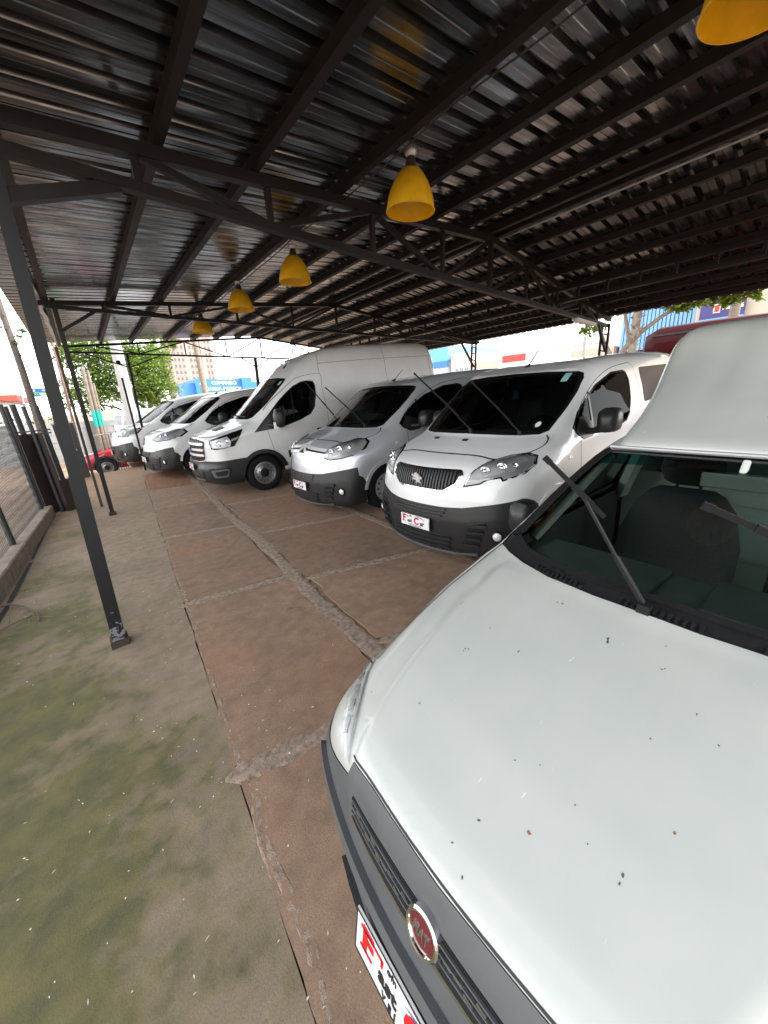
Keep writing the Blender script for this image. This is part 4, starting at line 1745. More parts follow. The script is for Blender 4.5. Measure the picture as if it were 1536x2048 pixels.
def van_transit():
    S = transit_shape
    root = empty('high_roof_van', pose('transit'))
    tag(root, 'tall white high-roof van in the middle of the row, grey plastic bumper', 'van', 'vans parked in a row')
    body = Body(S, nf=44, nm=140, nr=14, nphi=130)
    ws = body.cut(WS_T, 'F', lambda c: .6 < c[0] < 2.5 and c[2] > 1.3)
    sides = [body.cut(SIDE_T, 'S', f) for f in (lambda c: c[1] < -.4, lambda c: c[1] > .4)]
    wheels = (1.10, 4.85)
    for cxw in wheels:
        for f in (lambda c: c[1] < -.3 and c[2] < .95, lambda c: c[1] > .3 and c[2] < .95):
            body.cut(circle(cxw, .35, .41, 24), 'S', f)
    bside = [(-.3, 0), (.80, 0), (.80, .72), (-.3, .72)]
    body.cut(bside, 'S', lambda c: c[0] < .95, take=False)
    bv = cut_both(body, [(-1.3, .0), (1.3, .0), (1.3, .72), (-1.3, .72)], 'F', bside, .95)
    lin = lining(body, 1.0, 3.0, .9)
    me = body.mesh('transit_body')
    obj_from('body', me, root, M['transit_white'])
    obj_from('interior_lining', lin, root, M['interior_dark'])
    bp = obj_from('front_bumper', part_mesh('bumper', bv, S, .006), root, M['black_plastic'])
    g, fr = split_border(ws, WS_T, 'F', .035)
    w = obj_from('windshield', part_mesh('windshield', g, S, -.004), root, M['windscreen_glass'])
    obj_from('windshield_border', part_mesh('border', fr, S, 0), w, M['gloss_black'])
    for vf, sd_ in zip(sides, (-1, 1)):
        g, fr = split_border(vf, SIDE_T, 'S', .022)
        q = obj_from('side_window', part_mesh('side_window', g, S, -.004), root, M['tinted_glass'])
        obj_from('window_border', part_mesh('border', fr, S, 0), q, M['gloss_black'])
        panel(S, 'corner_trim', [(1.03, 1.16), (1.34, 1.178), (1.50, 1.185), (1.50, 1.55), (1.39, 1.465)], M['black_plastic'], q, 'S', sd_, .004, .01, .1)
        panel(S, 'window_divider', ribbon([(1.86, 1.25), (1.90, 1.88)], .03), M['gloss_black'], q, 'S', sd_, .002, .01, .1)
        dm = M['seam_dark']
        seam(S, 'door_seam', [(1.40, .55), (1.345, .77), (1.282, 1.153)], root, dm, 'S', sd_)
        seam(S, 'door_seam', [(1.32, 1.53), (1.503, 1.695), (1.904, 1.99), (2.149, 2.10), (2.598, 2.13), (2.60, 1.9), (2.62, 1.45), (2.62, .5)], root, dm, 'S', sd_)
        seam(S, 'roof_seam', [(2.60, 2.333), (3.4, 2.36), (4.306, 2.377), (5.75, 2.388)], root, dm, 'S', sd_)
        seam(S, 'panel_seam', [(4.27, 2.62), (4.306, 2.377), (4.318, 1.93), (4.33, .5)], root, dm, 'S', sd_)
        seam(S, 'panel_seam', [(2.64, 2.55), (2.60, 2.333), (2.60, 2.13)], root, dm, 'S', sd_)
        seam(S, 'panel_seam', [(5.70, 2.60), (5.70, .6)], root, dm, 'S', sd_)
        seam(S, 'panel_crease', rounded([(2.86, .75), (4.22, .75), (4.22, 2.06), (2.86, 2.06)], .1, 4) + [(2.96, .75)], root, M['transit_white'], 'S', sd_, .012, .003)
        panel(S, 'side_moulding', [(1.62, .58), (2.58, .58), (2.58, .72), (1.62, .72)], M['black_plastic'], root, 'S', sd_, .015, .01, .2)
        panel(S, 'side_moulding', [(2.66, .58), (4.28, .58), (4.28, .72), (2.66, .72)], M['black_plastic'], root, 'S', sd_, .015, .01, .2)
        for cxw in wheels:
            panel(S, 'arch_trim', arc_band(cxw, .35, .40, .475, R(10), R(172), 18), M['black_plastic'], root, 'S', sd_, .022, .04, .2)
            wb = MB()
            n = 14
            ring = [(cxw + .42 * math.cos(R(-5) + R(190) * i / n), .35 + .42 * math.sin(R(-5) + R(190) * i / n)) for i in range(n + 1)]
            wb.add([(a, sd_ * .52, b) for a, b in ring] + [(a, sd_ * .98, b) for a, b in ring], [(i, i + 1, n + 2 + i, n + 1 + i) for i in range(n)] + [tuple(range(n + 1))])
            wb.build('wheel_well', M['interior_dark'], root)
        panel(S, 'door_handle', rounded([(2.32, 1.02), (2.55, 1.02), (2.55, 1.07), (2.32, 1.07)], .015), M['black_plastic'], root, 'S', sd_, .026, .03, .1)
    add_wheels(root, [(1.10, -.86), (1.10, .86), (4.85, -.86), (4.85, .86)], 'steel', .352)
    cb = MB()
    cb.box((2.75, -.9, .6), (2.79, .9, 2.1))
    cb.build('bulkhead', M['interior_light'], root)
    db = MB()
    db.box((1.15, -.84, .9), (1.5, .84, 1.34))
    db.build('dashboard', M['dashboard'], root)
    for y in (-.45, .2, .6):
        seat(root, 2.2, y, .95, .46, .72)
    steering(root, 1.62, -.45, 1.32)
    # face
    seam(S, 'bonnet_seam', [(-.92, 1.215), (-.76, 1.165), (-.5, 1.155), (0, 1.16), (.5, 1.155), (.76, 1.165), (.92, 1.215)], root, M['seam_dark'], 'F')
    gp = rounded([(-.635, 1.085), (-.61, .80), (-.56, .735), (-.35, .715), (.35, .715), (.56, .735), (.61, .80), (.635, 1.085), (.3, 1.12), (-.3, 1.12)], .03)
    fr = panel(S, 'grille_frame', [(a * 1.035, .92 + (b - .92) * 1.06) for a, b in gp], M['badge_silver'], root, 'F', 1, .010, .02, .06)
    gb = panel(S, 'grille', gp, M['dark_plastic'], root, 'F', 1, .014, .01, .06)
    for z in (1.035, .935, .835):
        panel(S, 'grille_bar', rounded([(-.60, z - .022), (.60, z - .022), (.60, z + .022), (-.60, z + .022)], .015), M['badge_silver'], gb, 'F', 1, .034, .02, .08)
    for i in range(14):
        y = -.56 + 1.12 * i / 13
        band = clip_band(inset(gp, .01), 0, y - .006, y + .006)
        panel(S, 'grille_fin', band, M['black_plastic'], gb, 'F', 1, .020, .01, .1)
    em = MB()
    n = 28
    em.add([(0, .12 * math.cos(2 * math.pi * i / n), .047 * math.sin(2 * math.pi * i / n)) for i in range(n)] + [(-.012, .12 * math.cos(2 * math.pi * i / n), .047 * math.sin(2 * math.pi * i / n)) for i in range(n)],
           [(i, (i + 1) % n, n + (i + 1) % n, n + i) for i in range(n)] + [tuple(range(n, 2 * n))])
    o = em.build('oval_emblem', M['chrome'], root, False, Matrix.Translation((.01, 0, .935)))
    em = MB()
    em.add([(-.013, .107 * math.cos(2 * math.pi * i / n), .037 * math.sin(2 * math.pi * i / n)) for i in range(n)], [tuple(range(n))])
    em.build('oval_field', M['print_blue'], o)
    # headlamps: seen from the side as much as from the front
    for sd_ in (-1, 1):
        poly = [(.235, 1.07), (.25, 1.105), (.40, 1.15), (.537, 1.18), (.70, 1.215), (.832, 1.242), (.76, 1.14), (.62, .968), (.45, .945), (.30, .935), (.245, .95)]
        h = panel(S, 'headlight', poly, M['gloss_black'], root, 'S', sd_, .003, .01, .05)
        panel(S, 'reflector', [(.25, 1.06), (.27, 1.09), (.40, 1.125), (.53, 1.15), (.57, 1.05), (.54, .965), (.40, .955), (.26, .965)], M['reflector'], h, 'S', sd_, .006, .004, .05)
        for (x, z, r) in ((.36, 1.04, .05), (.49, 1.07, .045)):
            p, ok = S.cast(np.array([[x, sd_ * 1.5, z]]), np.array([[0., -sd_, 0]]))
            nrm = Vector((-.55, sd_ * .8, .1)).normalized()
            b = MB()
            b.lathe([(r * 1.1, .0), (r * 1.1, .010), (r, .012), (r * .85, .006), (r * .5, .001)], 20)
            b.lathe([(r * .6, .001), (r * .5, .012), (0, .02)], 14)
            b.build('bulb', M['chrome'], h, True, Matrix.Translation(Vector(p[0])) @ nrm.to_track_quat('Z', 'Y').to_matrix().to_4x4())
        panel(S, 'lens_cover', inset(poly, .002), M['lamp_cover'], h, 'S', sd_, .016, .016, .05)
        fs_ = panel(S, 'fog_surround', rounded([(.14, .58), (.40, .60), (.50, .57), (.43, .40), (.36, .385), (.17, .39)], .03), M['dark_plastic'], bp, 'S', sd_, .016, .014, .06)
        panel(S, 'fog_panel', rounded([(.17, .555), (.39, .572), (.45, .555), (.40, .42), (.20, .415)], .02), M['grey_plastic'], fs_, 'S', sd_, .020, .01, .06)
        panel(S, 'fog_recess', rounded([(.21, .53), (.38, .545), (.42, .53), (.38, .45), (.24, .445)], .02), M['dark_plastic'], fs_, 'S', sd_, .023, .01, .06)
        bo = 'bonnet_scoop'
    for s in (1, -1):
        p, ok = S.cast(np.array([[.55, -.35 * s, 4.]]), np.array([[0., 0, -1]]))
        b = MB()
        b.box((-.10, -.13, -.01), (.10, .13, .006))
        b.build('bonnet_inlay', M['grey_plastic'], root, False, Matrix.Translation(Vector(p[0])) @ Matrix.Rotation(R(-13), 4, 'Y') @ Matrix.Rotation(R(5 * s), 4, 'X'))
    slats(S, bp, 'lower_intake', [(-.52, .52), (-.50, .40), (.50, .40), (.52, .52)], 3, M['black_plastic'], M['dark_plastic'])
    panel(S, 'step_plate', [(-.45, .36), (.45, .36), (.42, .33), (-.42, .33)], M['satin_metal'], bp, 'F', 1, .012, .01, .1)
    add_plate(root, -.035, .60, R(3))
    mirror_pair(root, (1.47, -1.17, 1.37), (.18, .22, .36), M['black_plastic'], (1.32, -.98, 1.26), cap='reflector')
    panel(S, 'windshield_sticker', [(-.70, 1.98), (-.645, 1.98), (-.645, 2.05), (-.70, 2.05)], M['sticker_teal'], w, 'F', 1, .003, .002, .05)
    ab = MB()
    p, ok = S.cast(np.array([[2.15, -.25, 4.0]]), np.array([[0., 0, -1]]))
    z0 = p[0][2]
    ab.tube([(2.13, -.25, z0 - .02), (2.19, -.25, z0 + .04)], [.03, .012], 8)
    ab.tube([(2.17, -.25, z0 + .02), (2.32, -.25, z0 + .24)], [.007, .004], 6)
    ab.build('antenna', M['dark_plastic'], root, True)
    # parked wipers lie along the foot of the glass
    for y0, y1 in ((.1, .62), (-.55, -.02)):
        p, ok = S.cast(np.array([[-1.5, y0, 1.425], [-1.5, y1, 1.455]]), np.array([[1., 0, 0]] * 2))
        b = MB()
        b.bar(Vector(p[0]) + Vector((-.02, 0, .01)), Vector(p[1]) + Vector((-.02, 0, .01)), .018, .024)
        b.build('wiper_blade', M['rubber'], root)
    lm = MB()
    p, ok = S.cast(np.array([[2.32, 0, 4.0]]), np.array([[0., 0, -1]]))
    lm.box((2.25, -.06, p[0][2] - .02), (2.42, .06, p[0][2] + .035))
    lm.build('roof_marker_light', M['transit_white'], root)
    return root


# ---------------------------------------------------------------- old pickup with roof fairing and box
def hood_step(x, ay, z):
    yc = np.interp(x, [.08, .25, .42, .58, .8, 1.1], [.345, .415, .465, .50, .53, .55])
    t = np.clip((yc - ay) / .03 + .5, 0, 1)
    m_ = np.clip((z - .80) / .04, 0, 1) * np.clip((1.06 - x) / .08, 0, 1)
    groove = np.exp(-((ay - yc - .012) / .012) ** 2) * .0035
    return (-(t * t * (3 - 2 * t)) * .007 + groove) * m_


fiat_shape.extra = hood_step


def pickup():
    S = fiat_shape
    root = empty('pickup_truck', pose('fiat'))
    tag(root, 'white pickup in the foreground with chipped bonnet, grey bumper and roof fairing', 'pickup truck')
    body = Body(S, nf=70, nm=190, nr=10, nphi=200)
    glass_T = [(1.055, 0), (1.06, .20), (1.085, .36), (1.13, .49), (1.20, .585), (1.28, .60), (1.55, .565), (1.80, .52), (1.845, .485), (1.85, .30), (1.85, 0)]
    glass_T = glass_T + [(a, -b) for a, b in glass_T[::-1] if b > 1e-6]
    hoodedge = [(.983, 0), (.985, .15), (1.008, .33), (1.055, .47), (1.105, .575), (1.16, .655)]
    cowl = hoodedge + [(1.24, .665), (1.30, .655), (1.28, .60), (1.20, .585), (1.13, .49), (1.085, .36), (1.06, .20), (1.055, 0)]
    cowl_full = [(a, -b) for a, b in hoodedge[:0:-1]] + hoodedge + [(1.24, .665), (1.30, .645), (1.28, .60), (1.20, .585), (1.13, .49), (1.085, .36), (1.06, .20), (1.055, 0), (1.06, -.20), (1.085, -.36), (1.13, -.49), (1.20, -.585), (1.28, -.60), (1.30, -.645), (1.24, -.665)]
    up = lambda c: c[2] > .9 and c[0] < 2.1
    gv = body.cut(glass_T, 'T', up)
    cv = body.cut(cowl_full, 'T', up)
    win = [(1.42, 1.02), (2.42, 1.03), (2.46, 1.10), (2.40, 1.34), (2.25, 1.37), (1.95, 1.34), (1.70, 1.24)]
    sides = [body.cut(win, 'S', f) for f in (lambda c: c[1] < -.3 and c[2] > .9, lambda c: c[1] > .3 and c[2] > .9)]
    for cxw in (.78, 3.50):
        for f in (lambda c: c[1] < -.3 and c[2] < .8, lambda c: c[1] > .3 and c[2] < .8):
            body.cut(circle(cxw, .30, .345, 22), 'S', f)
    top = [(0, .822), (-.10, .824), (-.25, .822), (-.345, .812), (-.352, .775), (-.45, .742), (-.60, .70), (-.75, .675), (-1.1, .66)]
    bf = [(-a, b) for a, b in top[:0:-1]] + top + [(-1.1, 0), (1.1, 0)]
    bsd = [(-.3, 0), (.45, 0), (.45, .55), (.40, .85), (-.3, .85)]
    body.cut(bsd, 'S', lambda c: c[0] < .6, take=False)
    bv = cut_both(body, bf, 'F', bsd, .6)
    lin = lining(body, 1.25, 2.6, .7, -.025)
    obj_from('body', body.mesh('pickup_body'), root, M['worn_white_paint'])
    obj_from('interior_lining', lin, root, M['interior_dark'])
    bp = obj_from('front_bumper', part_mesh('bumper', bv, S, .003), root, M['grey_plastic'])
    # windshield with a teal shade band
    b = Body.__new__(Body)
    b.bm = bmesh.new()
    vs = [b.bm.verts.new(p) for p in gv[0]]
    for f in gv[1]:
        b.bm.faces.new([vs[i] for i in f])
    band = b.cut([(1.735, -.7), (2.0, -.7), (2.0, .7), (1.735, .7)], 'T')
    idx, gvs, gfs = {}, [], []
    for f in b.bm.faces:
        row = []
        for v_ in f.verts:
            if v_ not in idx:
                idx[v_] = len(gvs)
                gvs.append(tuple(v_.co))
            row.append(idx[v_])
        gfs.append(tuple(row))
    b.bm.free()
    w = obj_from('windshield', part_mesh('windshield', (gvs, gfs), S, -.004), root, M['pickup_glass'])
    obj_from('shade_band', part_mesh('shade_band', band, S, -.004), w, M['teal_band_glass'])
    cw = obj_from('cowl', part_mesh('cowl', cv, S, -.006), root, M['black_plastic'])
    for s in (1, -1):
        seam(S, 'windshield_rubber', [(1.22, s * .60), (1.28, s * .605), (1.55, s * .572), (1.80, s * .525), (1.85, s * .495)], w, M['rubber'], 'T', 1, .05, .004)
    seam(S, 'windshield_rubber', [(1.20, .588), (1.13, .493), (1.085, .362), (1.06, .20), (1.055, 0), (1.06, -.20), (1.085, -.362), (1.13, -.493), (1.20, -.588)], w, M['rubber'], 'T', 1, .022, .006)
    for i in range(52):                                  # vent ribs of the cowl, in groups
        y = -.50 + 1.0 * i / 51
        if int((y + .5) / .115) % 3 == 2:
            continue
        x = np.interp(abs(y), [0, .15, .33, .47, .575], [.983, .985, 1.008, 1.055, 1.105]) + .022
        panel(S, 'vent_slot', [(x - .011, y - .0045), (x + .011, y - .0045), (x + .011, y + .0045), (x - .011, y + .0045)], M['black_plastic'], cw, 'T', 1, .005, .008, .1)
    for vf, sd_ in zip(sides, (-1, 1)):
        g, fr = split_border(vf, win, 'S', .02)
        q = obj_from('side_window', part_mesh('side_window', g, S, -.004), root, M['pickup_glass'])
        obj_from('window_border', part_mesh('border', fr, S, 0), q, M['rubber'])
        seam(S, 'door_seam', [(1.34, .45), (1.30, .75), (1.32, .98), (1.60, 1.20)], root, M['seam_dark'], 'S', sd_)
        seam(S, 'door_seam', [(2.50, 1.38), (2.54, 1.1), (2.54, .45)], root, M['seam_dark'], 'S', sd_)
        for cxw in (.78, 3.50):
            panel(S, 'arch_trim', arc_band(cxw, .30, .335, .395, R(8), R(172), 16), M['grey_plastic'], root, 'S', sd_, .018, .03, .2)
            wb = MB()
            n = 12
            ring = [(cxw + .355 * math.cos(R(-5) + R(190) * i / n), .30 + .355 * math.sin(R(-5) + R(190) * i / n)) for i in range(n + 1)]
            wb.add([(a, sd_ * .45, b_) for a, b_ in ring] + [(a, sd_ * .79, b_) for a, b_ in ring], [(i, i + 1, n + 2 + i, n + 1 + i) for i in range(n)] + [tuple(range(n + 1))])
            wb.build('wheel_well', M['interior_dark'], root)
    add_wheels(root, [(.78, -.70), (.78, .70), (3.50, -.70), (3.50, .70)], 'steel', .295)
    # bonnet shut lines and lamps
    for s in (1, -1):
        seam(S, 'bonnet_seam', [(.36, s * .605), (.55, s * .635), (.76, s * .648), (1.0, s * .655), (1.16, s * .655)], root, M['seam_dark'], 'T', 1, .007, .0012)
        pl = [(.080, s * .362), (.130, s * .410), (.205, s * .480), (.295, s * .570), (.37, s * .625), (.36, s * .645), (.28, s * .612), (.20, s * .545), (.13, s * .462), (.085, s * .390)]
        h = panel(S, 'headlight', pl, M['lamp_pearl'], root, 'T', 1, .003, .03, .04)
        for k in range(5):
            t0 = .12 + .05 * k
            panel(S, 'reflector', [(t0, s * (t0 * .92 + .315)), (t0 + .03, s * (t0 * .92 + .342)), (t0 + .022, s * (t0 * .92 + .355)), (t0 - .006, s * (t0 * .92 + .330))], M['satin_metal'], h, 'T', 1, .007, .004, .05)
        panel(S, 'lens_cover', pl, M['lamp_cover'], h, 'T', 1, .012, .02, .04)
    seam(S, 'bonnet_front_seam', [(.36, .815), (.25, .826), (0, .828), (-.25, .826), (-.36, .815)], root, M['seam_dark'], 'F', 1, .004, .0012)
    # grille band with hexagon mesh, badge
    gp = rounded([(-.315, .752), (-.30, .700), (-.15, .708), (0, .712), (.15, .708), (.30, .700), (.315, .752), (.15, .766), (0, .77), (-.15, .766)], .012)
    gr = panel(S, 'grille', gp, M['dark_plastic'], bp, 'F', 1, .0045, .012, .05)
    for k in range(3):
        z = .724 + .015 * k
        panel(S, 'grille_bar', ribbon([(-.30, z - .006), (-.15, z + .002), (0, z + .005), (.15, z + .002), (.30, z - .006)], .0035), M['grey_plastic'], gr, 'F', 1, .010, .006, .06)
    for i in range(24):
        y = -.29 + .58 * i / 23
        z = .737 + .008 * math.sin(i * 2.4)
        panel(S, 'grille_bar', [(y - .010, z - .004), (y + .010, z - .002), (y + .010, z + .006), (y - .010, z + .003)], M['satin_metal'], gr, 'F', 1, .009, .004, .06)
    panel(S, 'grille_strip', ribbon([(-.30, .700), (-.15, .705), (0, .708), (.15, .705), (.30, .700)], .008), M['chrome'], bp, 'F', 1, .010, .008, .06)
    p, ok = S.cast(np.array([[-1.5, 0, .742]]), np.array([[1., 0, 0]]))
    bx = p[0][0] - .012
    q = Matrix.Translation((bx, 0, .742)) @ Vector((-1, 0, .32)).to_track_quat('Z', 'Y').to_matrix().to_4x4()
    bd = MB()
    bd.lathe([(.046, -.012), (.046, .003), (.042, .007), (.037, .006), (.035, .002)], 36)
    o = bd.build('badge', M['chrome'], root, True, q)
    bd = MB()
    bd.lathe([(.0355, .002), (.02, .0045), (0, .005)], 36)
    bd.build('badge_field', M['logo_red'], o, True)
    tm = text_mesh('badge_text', 'FIAT', .0235, .0010, 'CENTER', .0006, .95)
    tm.materials.append(M['satin_metal'])
    t = link(bpy.data.objects.new('badge_letters', tm), o)
    # letters must read upright from the front: local x -> -y, local y -> up
    zax = Vector((-1, 0, .32)).normalized()
    xax = Vector((0, -1, 0))
    yax = zax.cross(xax)
    mt = Matrix((xax, yax, zax)).transposed().to_4x4()
    t.matrix_local = q.inverted() @ Matrix.Translation(Vector((bx, 0, .742)) + zax * .0052) @ mt @ Matrix.Diagonal((1, 1.35, 1, 1))
    # lower bumper mouldings
    panel(S, 'bumper_step', ribbon([(-.62, .60), (-.40, .615), (-.2, .622), (0, .625), (.2, .622), (.40, .615), (.62, .60)], .030), M['grey_plastic'], bp, 'F', 1, .022, .02, .06)
    slats(S, bp, 'lower_intake', [(-.40, .42), (-.36, .30), (.36, .30), (.40, .42)], 3, M['black_plastic'], M['dark_plastic'])
    for s in (1, -1):
        f = (lambda q_: q_) if s == 1 else flip
        panel(S, 'fog_recess', f(rounded([(-.50, .53), (-.66, .545), (-.68, .44), (-.62, .38), (-.52, .39)], .03)), M['dark_plastic'], bp, 'F', 1, .004, .01, .06)
    add_plate(root, -.036, .498, R(11))
    # cabin
    db = MB()
    db.box((1.06, -.62, .70), (1.42, .62, .985))
    db.box((1.12, -.60, .985), (1.38, -.10, 1.03))
    db.box((1.12, .04, .985), (1.40, .52, 1.012))
    ds = db.build('dashboard', M['dashboard'], root)
    bv_ = ds.modifiers.new('bevel', 'BEVEL')
    bv_.width, bv_.segments = .03, 3
    seat(root, 1.90, .22, .42, .54, .72)
    seat(root, 1.90, -.42, .42, .54, .72)
    steering(root, 1.55, -.40, 1.0, .18)
    wall = MB()
    wall.box((2.50, -.66, .45), (2.54, .66, 1.12))
    for i in range(3):
        y = -.40 + .30 * i
        wall.box((2.488, y, .98), (2.50, y + .2, 1.05))
        wall.box((2.488, y, .66), (2.50, y + .22, .90))
    wall.build('cab_rear_wall', M['interior_light'], root)
    for s in (1, -1):
        dt = MB()
        dt.box((1.32, s * .70 - .02, .45), (2.48, s * .70 + .02, .985))
        dt.build('door_trim', M['interior_grey'], root)
        bpil = MB()
        bpil.bar((2.46, s * .66, .95), (2.42, s * .52, 1.36), .07, .05)
        bpil.build('b_pillar_trim', M['interior_light'], root)
        apil = MB()
        apil.bar((1.36, s * .615, 1.00), (1.86, s * .50, 1.345), .045, .03)
        apil.build('a_pillar_trim', M['interior_light'], root)
    vis = MB()
    vis.box((1.73, -.17, 1.262), (1.745, .085, 1.325))
    vis.bar((1.74, -.04, 1.32), (1.79, -.04, 1.375), .025, .02)
    mo = vis.build('rear_view_mirror', M['interior_light'], root)
    bv_ = mo.modifiers.new('bevel', 'BEVEL')
    bv_.width, bv_.segments = .008, 2
    # wipers lifted off the glass
    wiper(root, (1.003, -.004, 1.032), (1.008, .224, 1.377), (.927, .318, 1.511), .26)
    wiper(root, (1.05, -.46, 1.04), (.99, -.25, 1.36), (.95, -.108, 1.423), .26)
    mirror_pair(root, (1.70, -.90, .955), (.15, .15, .19), M['black_plastic'], (1.58, -.76, .93))
    for (x, y, r_, mt_) in ((.253, -.081, .0085, 'rust_spot'), (.44, -.269, .005, 'rust_spot'), (.20, .005, .006, 'chip_dark'), (.314, -.232, .006, 'chip_dark'), (.299, -.233, .004, 'chip_dark'), (.108, -.029, .005, 'chip_dark'), (.306, .309, .004, 'chip_dark'),
                            (.594, -.171, .004, 'chip_dark'), (.671, -.274, .004, 'chip_dark'), (.133, .021, .004, 'chip_dark'), (.349, .019, .0035, 'chip_dark'), (.314, -.169, .003, 'chip_dark'), (.378, -.028, .003, 'chip_dark'), (.658, .332, .0035, 'chip_dark'), (.357, -.121, .0028, 'chip_dark')):
        r_ *= .72
        ol = [(x + r_ * (.8 + .35 * math.sin(7 * a + x * 90)) * math.cos(a), y + r_ * (.6 + .3 * math.cos(5 * a + y * 70)) * math.sin(a)) for a in [2 * math.pi * i / 9 for i in range(9)]]
        panel(S, 'paint_chip', ol, M[mt_], root, 'T', 1, .0006, .001, .05)
    # fairing over the cab
    rows = [(1.355, 1.90, .49, .02), (1.372, 1.855, .50, .03), (1.395, 1.845, .505, .05), (1.42, 1.87, .508, .12), (1.46, 1.965, .515, .22), (1.52, 2.10, .53, .35), (1.60, 2.26, .56, .42), (1.68, 2.40, .592, .46), (1.76, 2.51, .612, .48),
            (1.83, 2.59, .618, .46), (1.89, 2.65, .608, .44), (1.935, 2.71, .585, .42), (1.958, 2.78, .555, .40), (1.968, 2.90, .53, .36), (1.972, 3.05, .52, .3)]
    n = 28
    vs, fs = [], []
    for (z, xc, hw, bw) in rows:
        for i in range(n + 1):
            u = -1 + 2 * i / n
            y = hw * math.copysign(abs(u) ** .92, u)
            e = max(0, abs(u) - .86) / .14
            dent = .022 * math.exp(-((abs(y) - .24) / .06) ** 2) * max(0, min(1, (z - 1.45) / .3))
            vs.append((xc + bw * y * y + .10 * e * e + dent, y, z - .02 * e * e))
    for j in range(len(rows) - 1):
        for i in range(n):
            a = j * (n + 1) + i
            fs.append((a, a + n + 1, a + n + 2, a + 1))
    fa = mesh_obj('roof_fairing', vs, fs, M['worn_white_paint'], root, True)
    so = fa.modifiers.new('thickness', 'SOLIDIFY')
    so.thickness, so.offset = .014, -1
    sb = fa.modifiers.new('smooth', 'SUBSURF')
    sb.levels = sb.render_levels = 1
    ft = MB()
    ft.tube([(1.845 + .05 * y * y, y, 1.383) for y in [-.5 + i * .1 for i in range(11)]], .010, 8)
    ft.build('fairing_trim', M['white_rim'], fa, True)
    fl = MB()
    fl.bar((1.862, -.485, 1.366), (1.862, .485, 1.366), .03, .02)
    fl.build('roof_gutter', M['black_plastic'], root)
    bxm = MB()
    bxm.box((3.0, -.60, .80), (4.36, .60, 1.93))
    bo = bxm.build('cargo_box', M['wall_white'], root)
    bv_ = bo.modifiers.new('bevel', 'BEVEL')
    bv_.width, bv_.segments = .03, 2
    return root


# ---------------------------------------------------------------- red car beyond the floor's end
RED_PROFILE = [(.35, .24), (.1, .26), (.0, .38), (-.02, .55), (.02, .68), (.1, .76), (.5, .88), (.95, .98), (1.1, 1.03), (1.5, 1.30), (1.85, 1.46), (2.4, 1.50), (3.2, 1.44), (3.8, 1.10), (3.98, 1.02), (4.03, .6), (3.95, .36), (3.0, .26), (1.0, .24)]
red_shape = CarShape(RED_PROFILE, wx=([-.1, .2, .6, 1.2, 3.4, 4.0], [.70, .80, .86, .88, .88, .8]), wz=([.24, .5, .8, 1.0, 1.2, 1.5], [.03, 0, .01, .06, .16, .28]),
                     bow=([.3, .6, 1.0, 1.3, 1.5], [.36, .34, .34, .3, .1]), k=.12, spine=(.8, 3.4, .62))


def red_car(mat):
    S = red_shape
    root = empty('red_car', mat)
    tag(root, 'red hatchback standing lower down beyond the floor edge, behind the last van', 'car')
    body = Body(S, nf=24, nm=60, nr=8, nphi=72)
    ws = [(1.08, 0), (1.12, .35), (1.28, .62), (1.40, .66), (1.75, .58), (1.84, .52), (1.86, 0)]
    ws = ws + [(a, -b) for a, b in ws[::-1] if b > 1e-6]
    gv = body.cut(ws, 'T', lambda c: c[2] > .95 and c[0] < 2.2)
    win = [(1.55, 1.03), (3.1, 1.05), (3.2, 1.2), (2.9, 1.36), (2.2, 1.40), (1.9, 1.34)]
    sv = [body.cut(win, 'S', f) for f in (lambda c: c[1] < -.3 and c[2] > .9, lambda c: c[1] > .3 and c[2] > .9)]
    for cxw in (.78, 3.2):
        for f in (lambda c: c[1] < -.3 and c[2] < .8, lambda c: c[1] > .3 and c[2] < .8):
            body.cut(circle(cxw, .31, .345, 18), 'S', f)
    obj_from('body', body.mesh('red_body'), root, M['red_paint'])
    obj_from('windshield', part_mesh('windshield', gv, S, -.003), root, M['windscreen_glass'])
    for vf in sv:
        obj_from('side_window', part_mesh('side_window', vf, S, -.003), root, M['tinted_glass'])
    for sd_ in (-1, 1):
        for cxw in (.78, 3.2):
            panel(S, 'arch_trim', arc_band(cxw, .31, .335, .40, R(5), R(175), 14), M['black_plastic'], root, 'S', sd_, .016, .03, .2)
            wb = MB()
            nn = 10
            ring = [(cxw + .35 * math.cos(R(180) * i / nn), .31 + .35 * math.sin(R(180) * i / nn)) for i in range(nn + 1)]
            wb.add([(a, sd_ * .5, b_) for a, b_ in ring] + [(a, sd_ * .82, b_) for a, b_ in ring], [(i, i + 1, nn + 2 + i, nn + 1 + i) for i in range(nn)] + [tuple(range(nn + 1))])
            wb.build('wheel_well', M['interior_dark'], root)
        panel(S, 'headlight', [(sd_ * .42, .70), (sd_ * .55, .80), (sd_ * .74, .86), (sd_ * .78, .80), (sd_ * .70, .72)], M['reflector'], root, 'F', 1, .006, .01, .06)
        panel(S, 'front_bumper_side', [(sd_ * .30, .50), (sd_ * .74, .52), (sd_ * .76, .30), (sd_ * .30, .30)], M['black_plastic'], root, 'F', 1, .008, .01, .06)
    add_wheels(root, [(.78, -.76), (.78, .76), (3.2, -.76), (3.2, .76)], 'steel', .31)
    ib = MB()
    ib.box((1.3, -.7, .4), (3.3, .7, .95))
    ib.build('cabin_floor', M['interior_dark'], root)
    return root


van_base()
van_peugeot()
van_citroen()
van_transit()
van_peugeot_new()
van_citroen_old()
pickup()
# ---------------------------------------------------------------- ground and floor (lot frame: x across, y along the row)
def lotp(x, y, z=0.0):
    return LOT @ Vector((x, y, z))


def smooth01(t):
    t = min(1, max(0, t))
    return t * t * (3 - 2 * t)


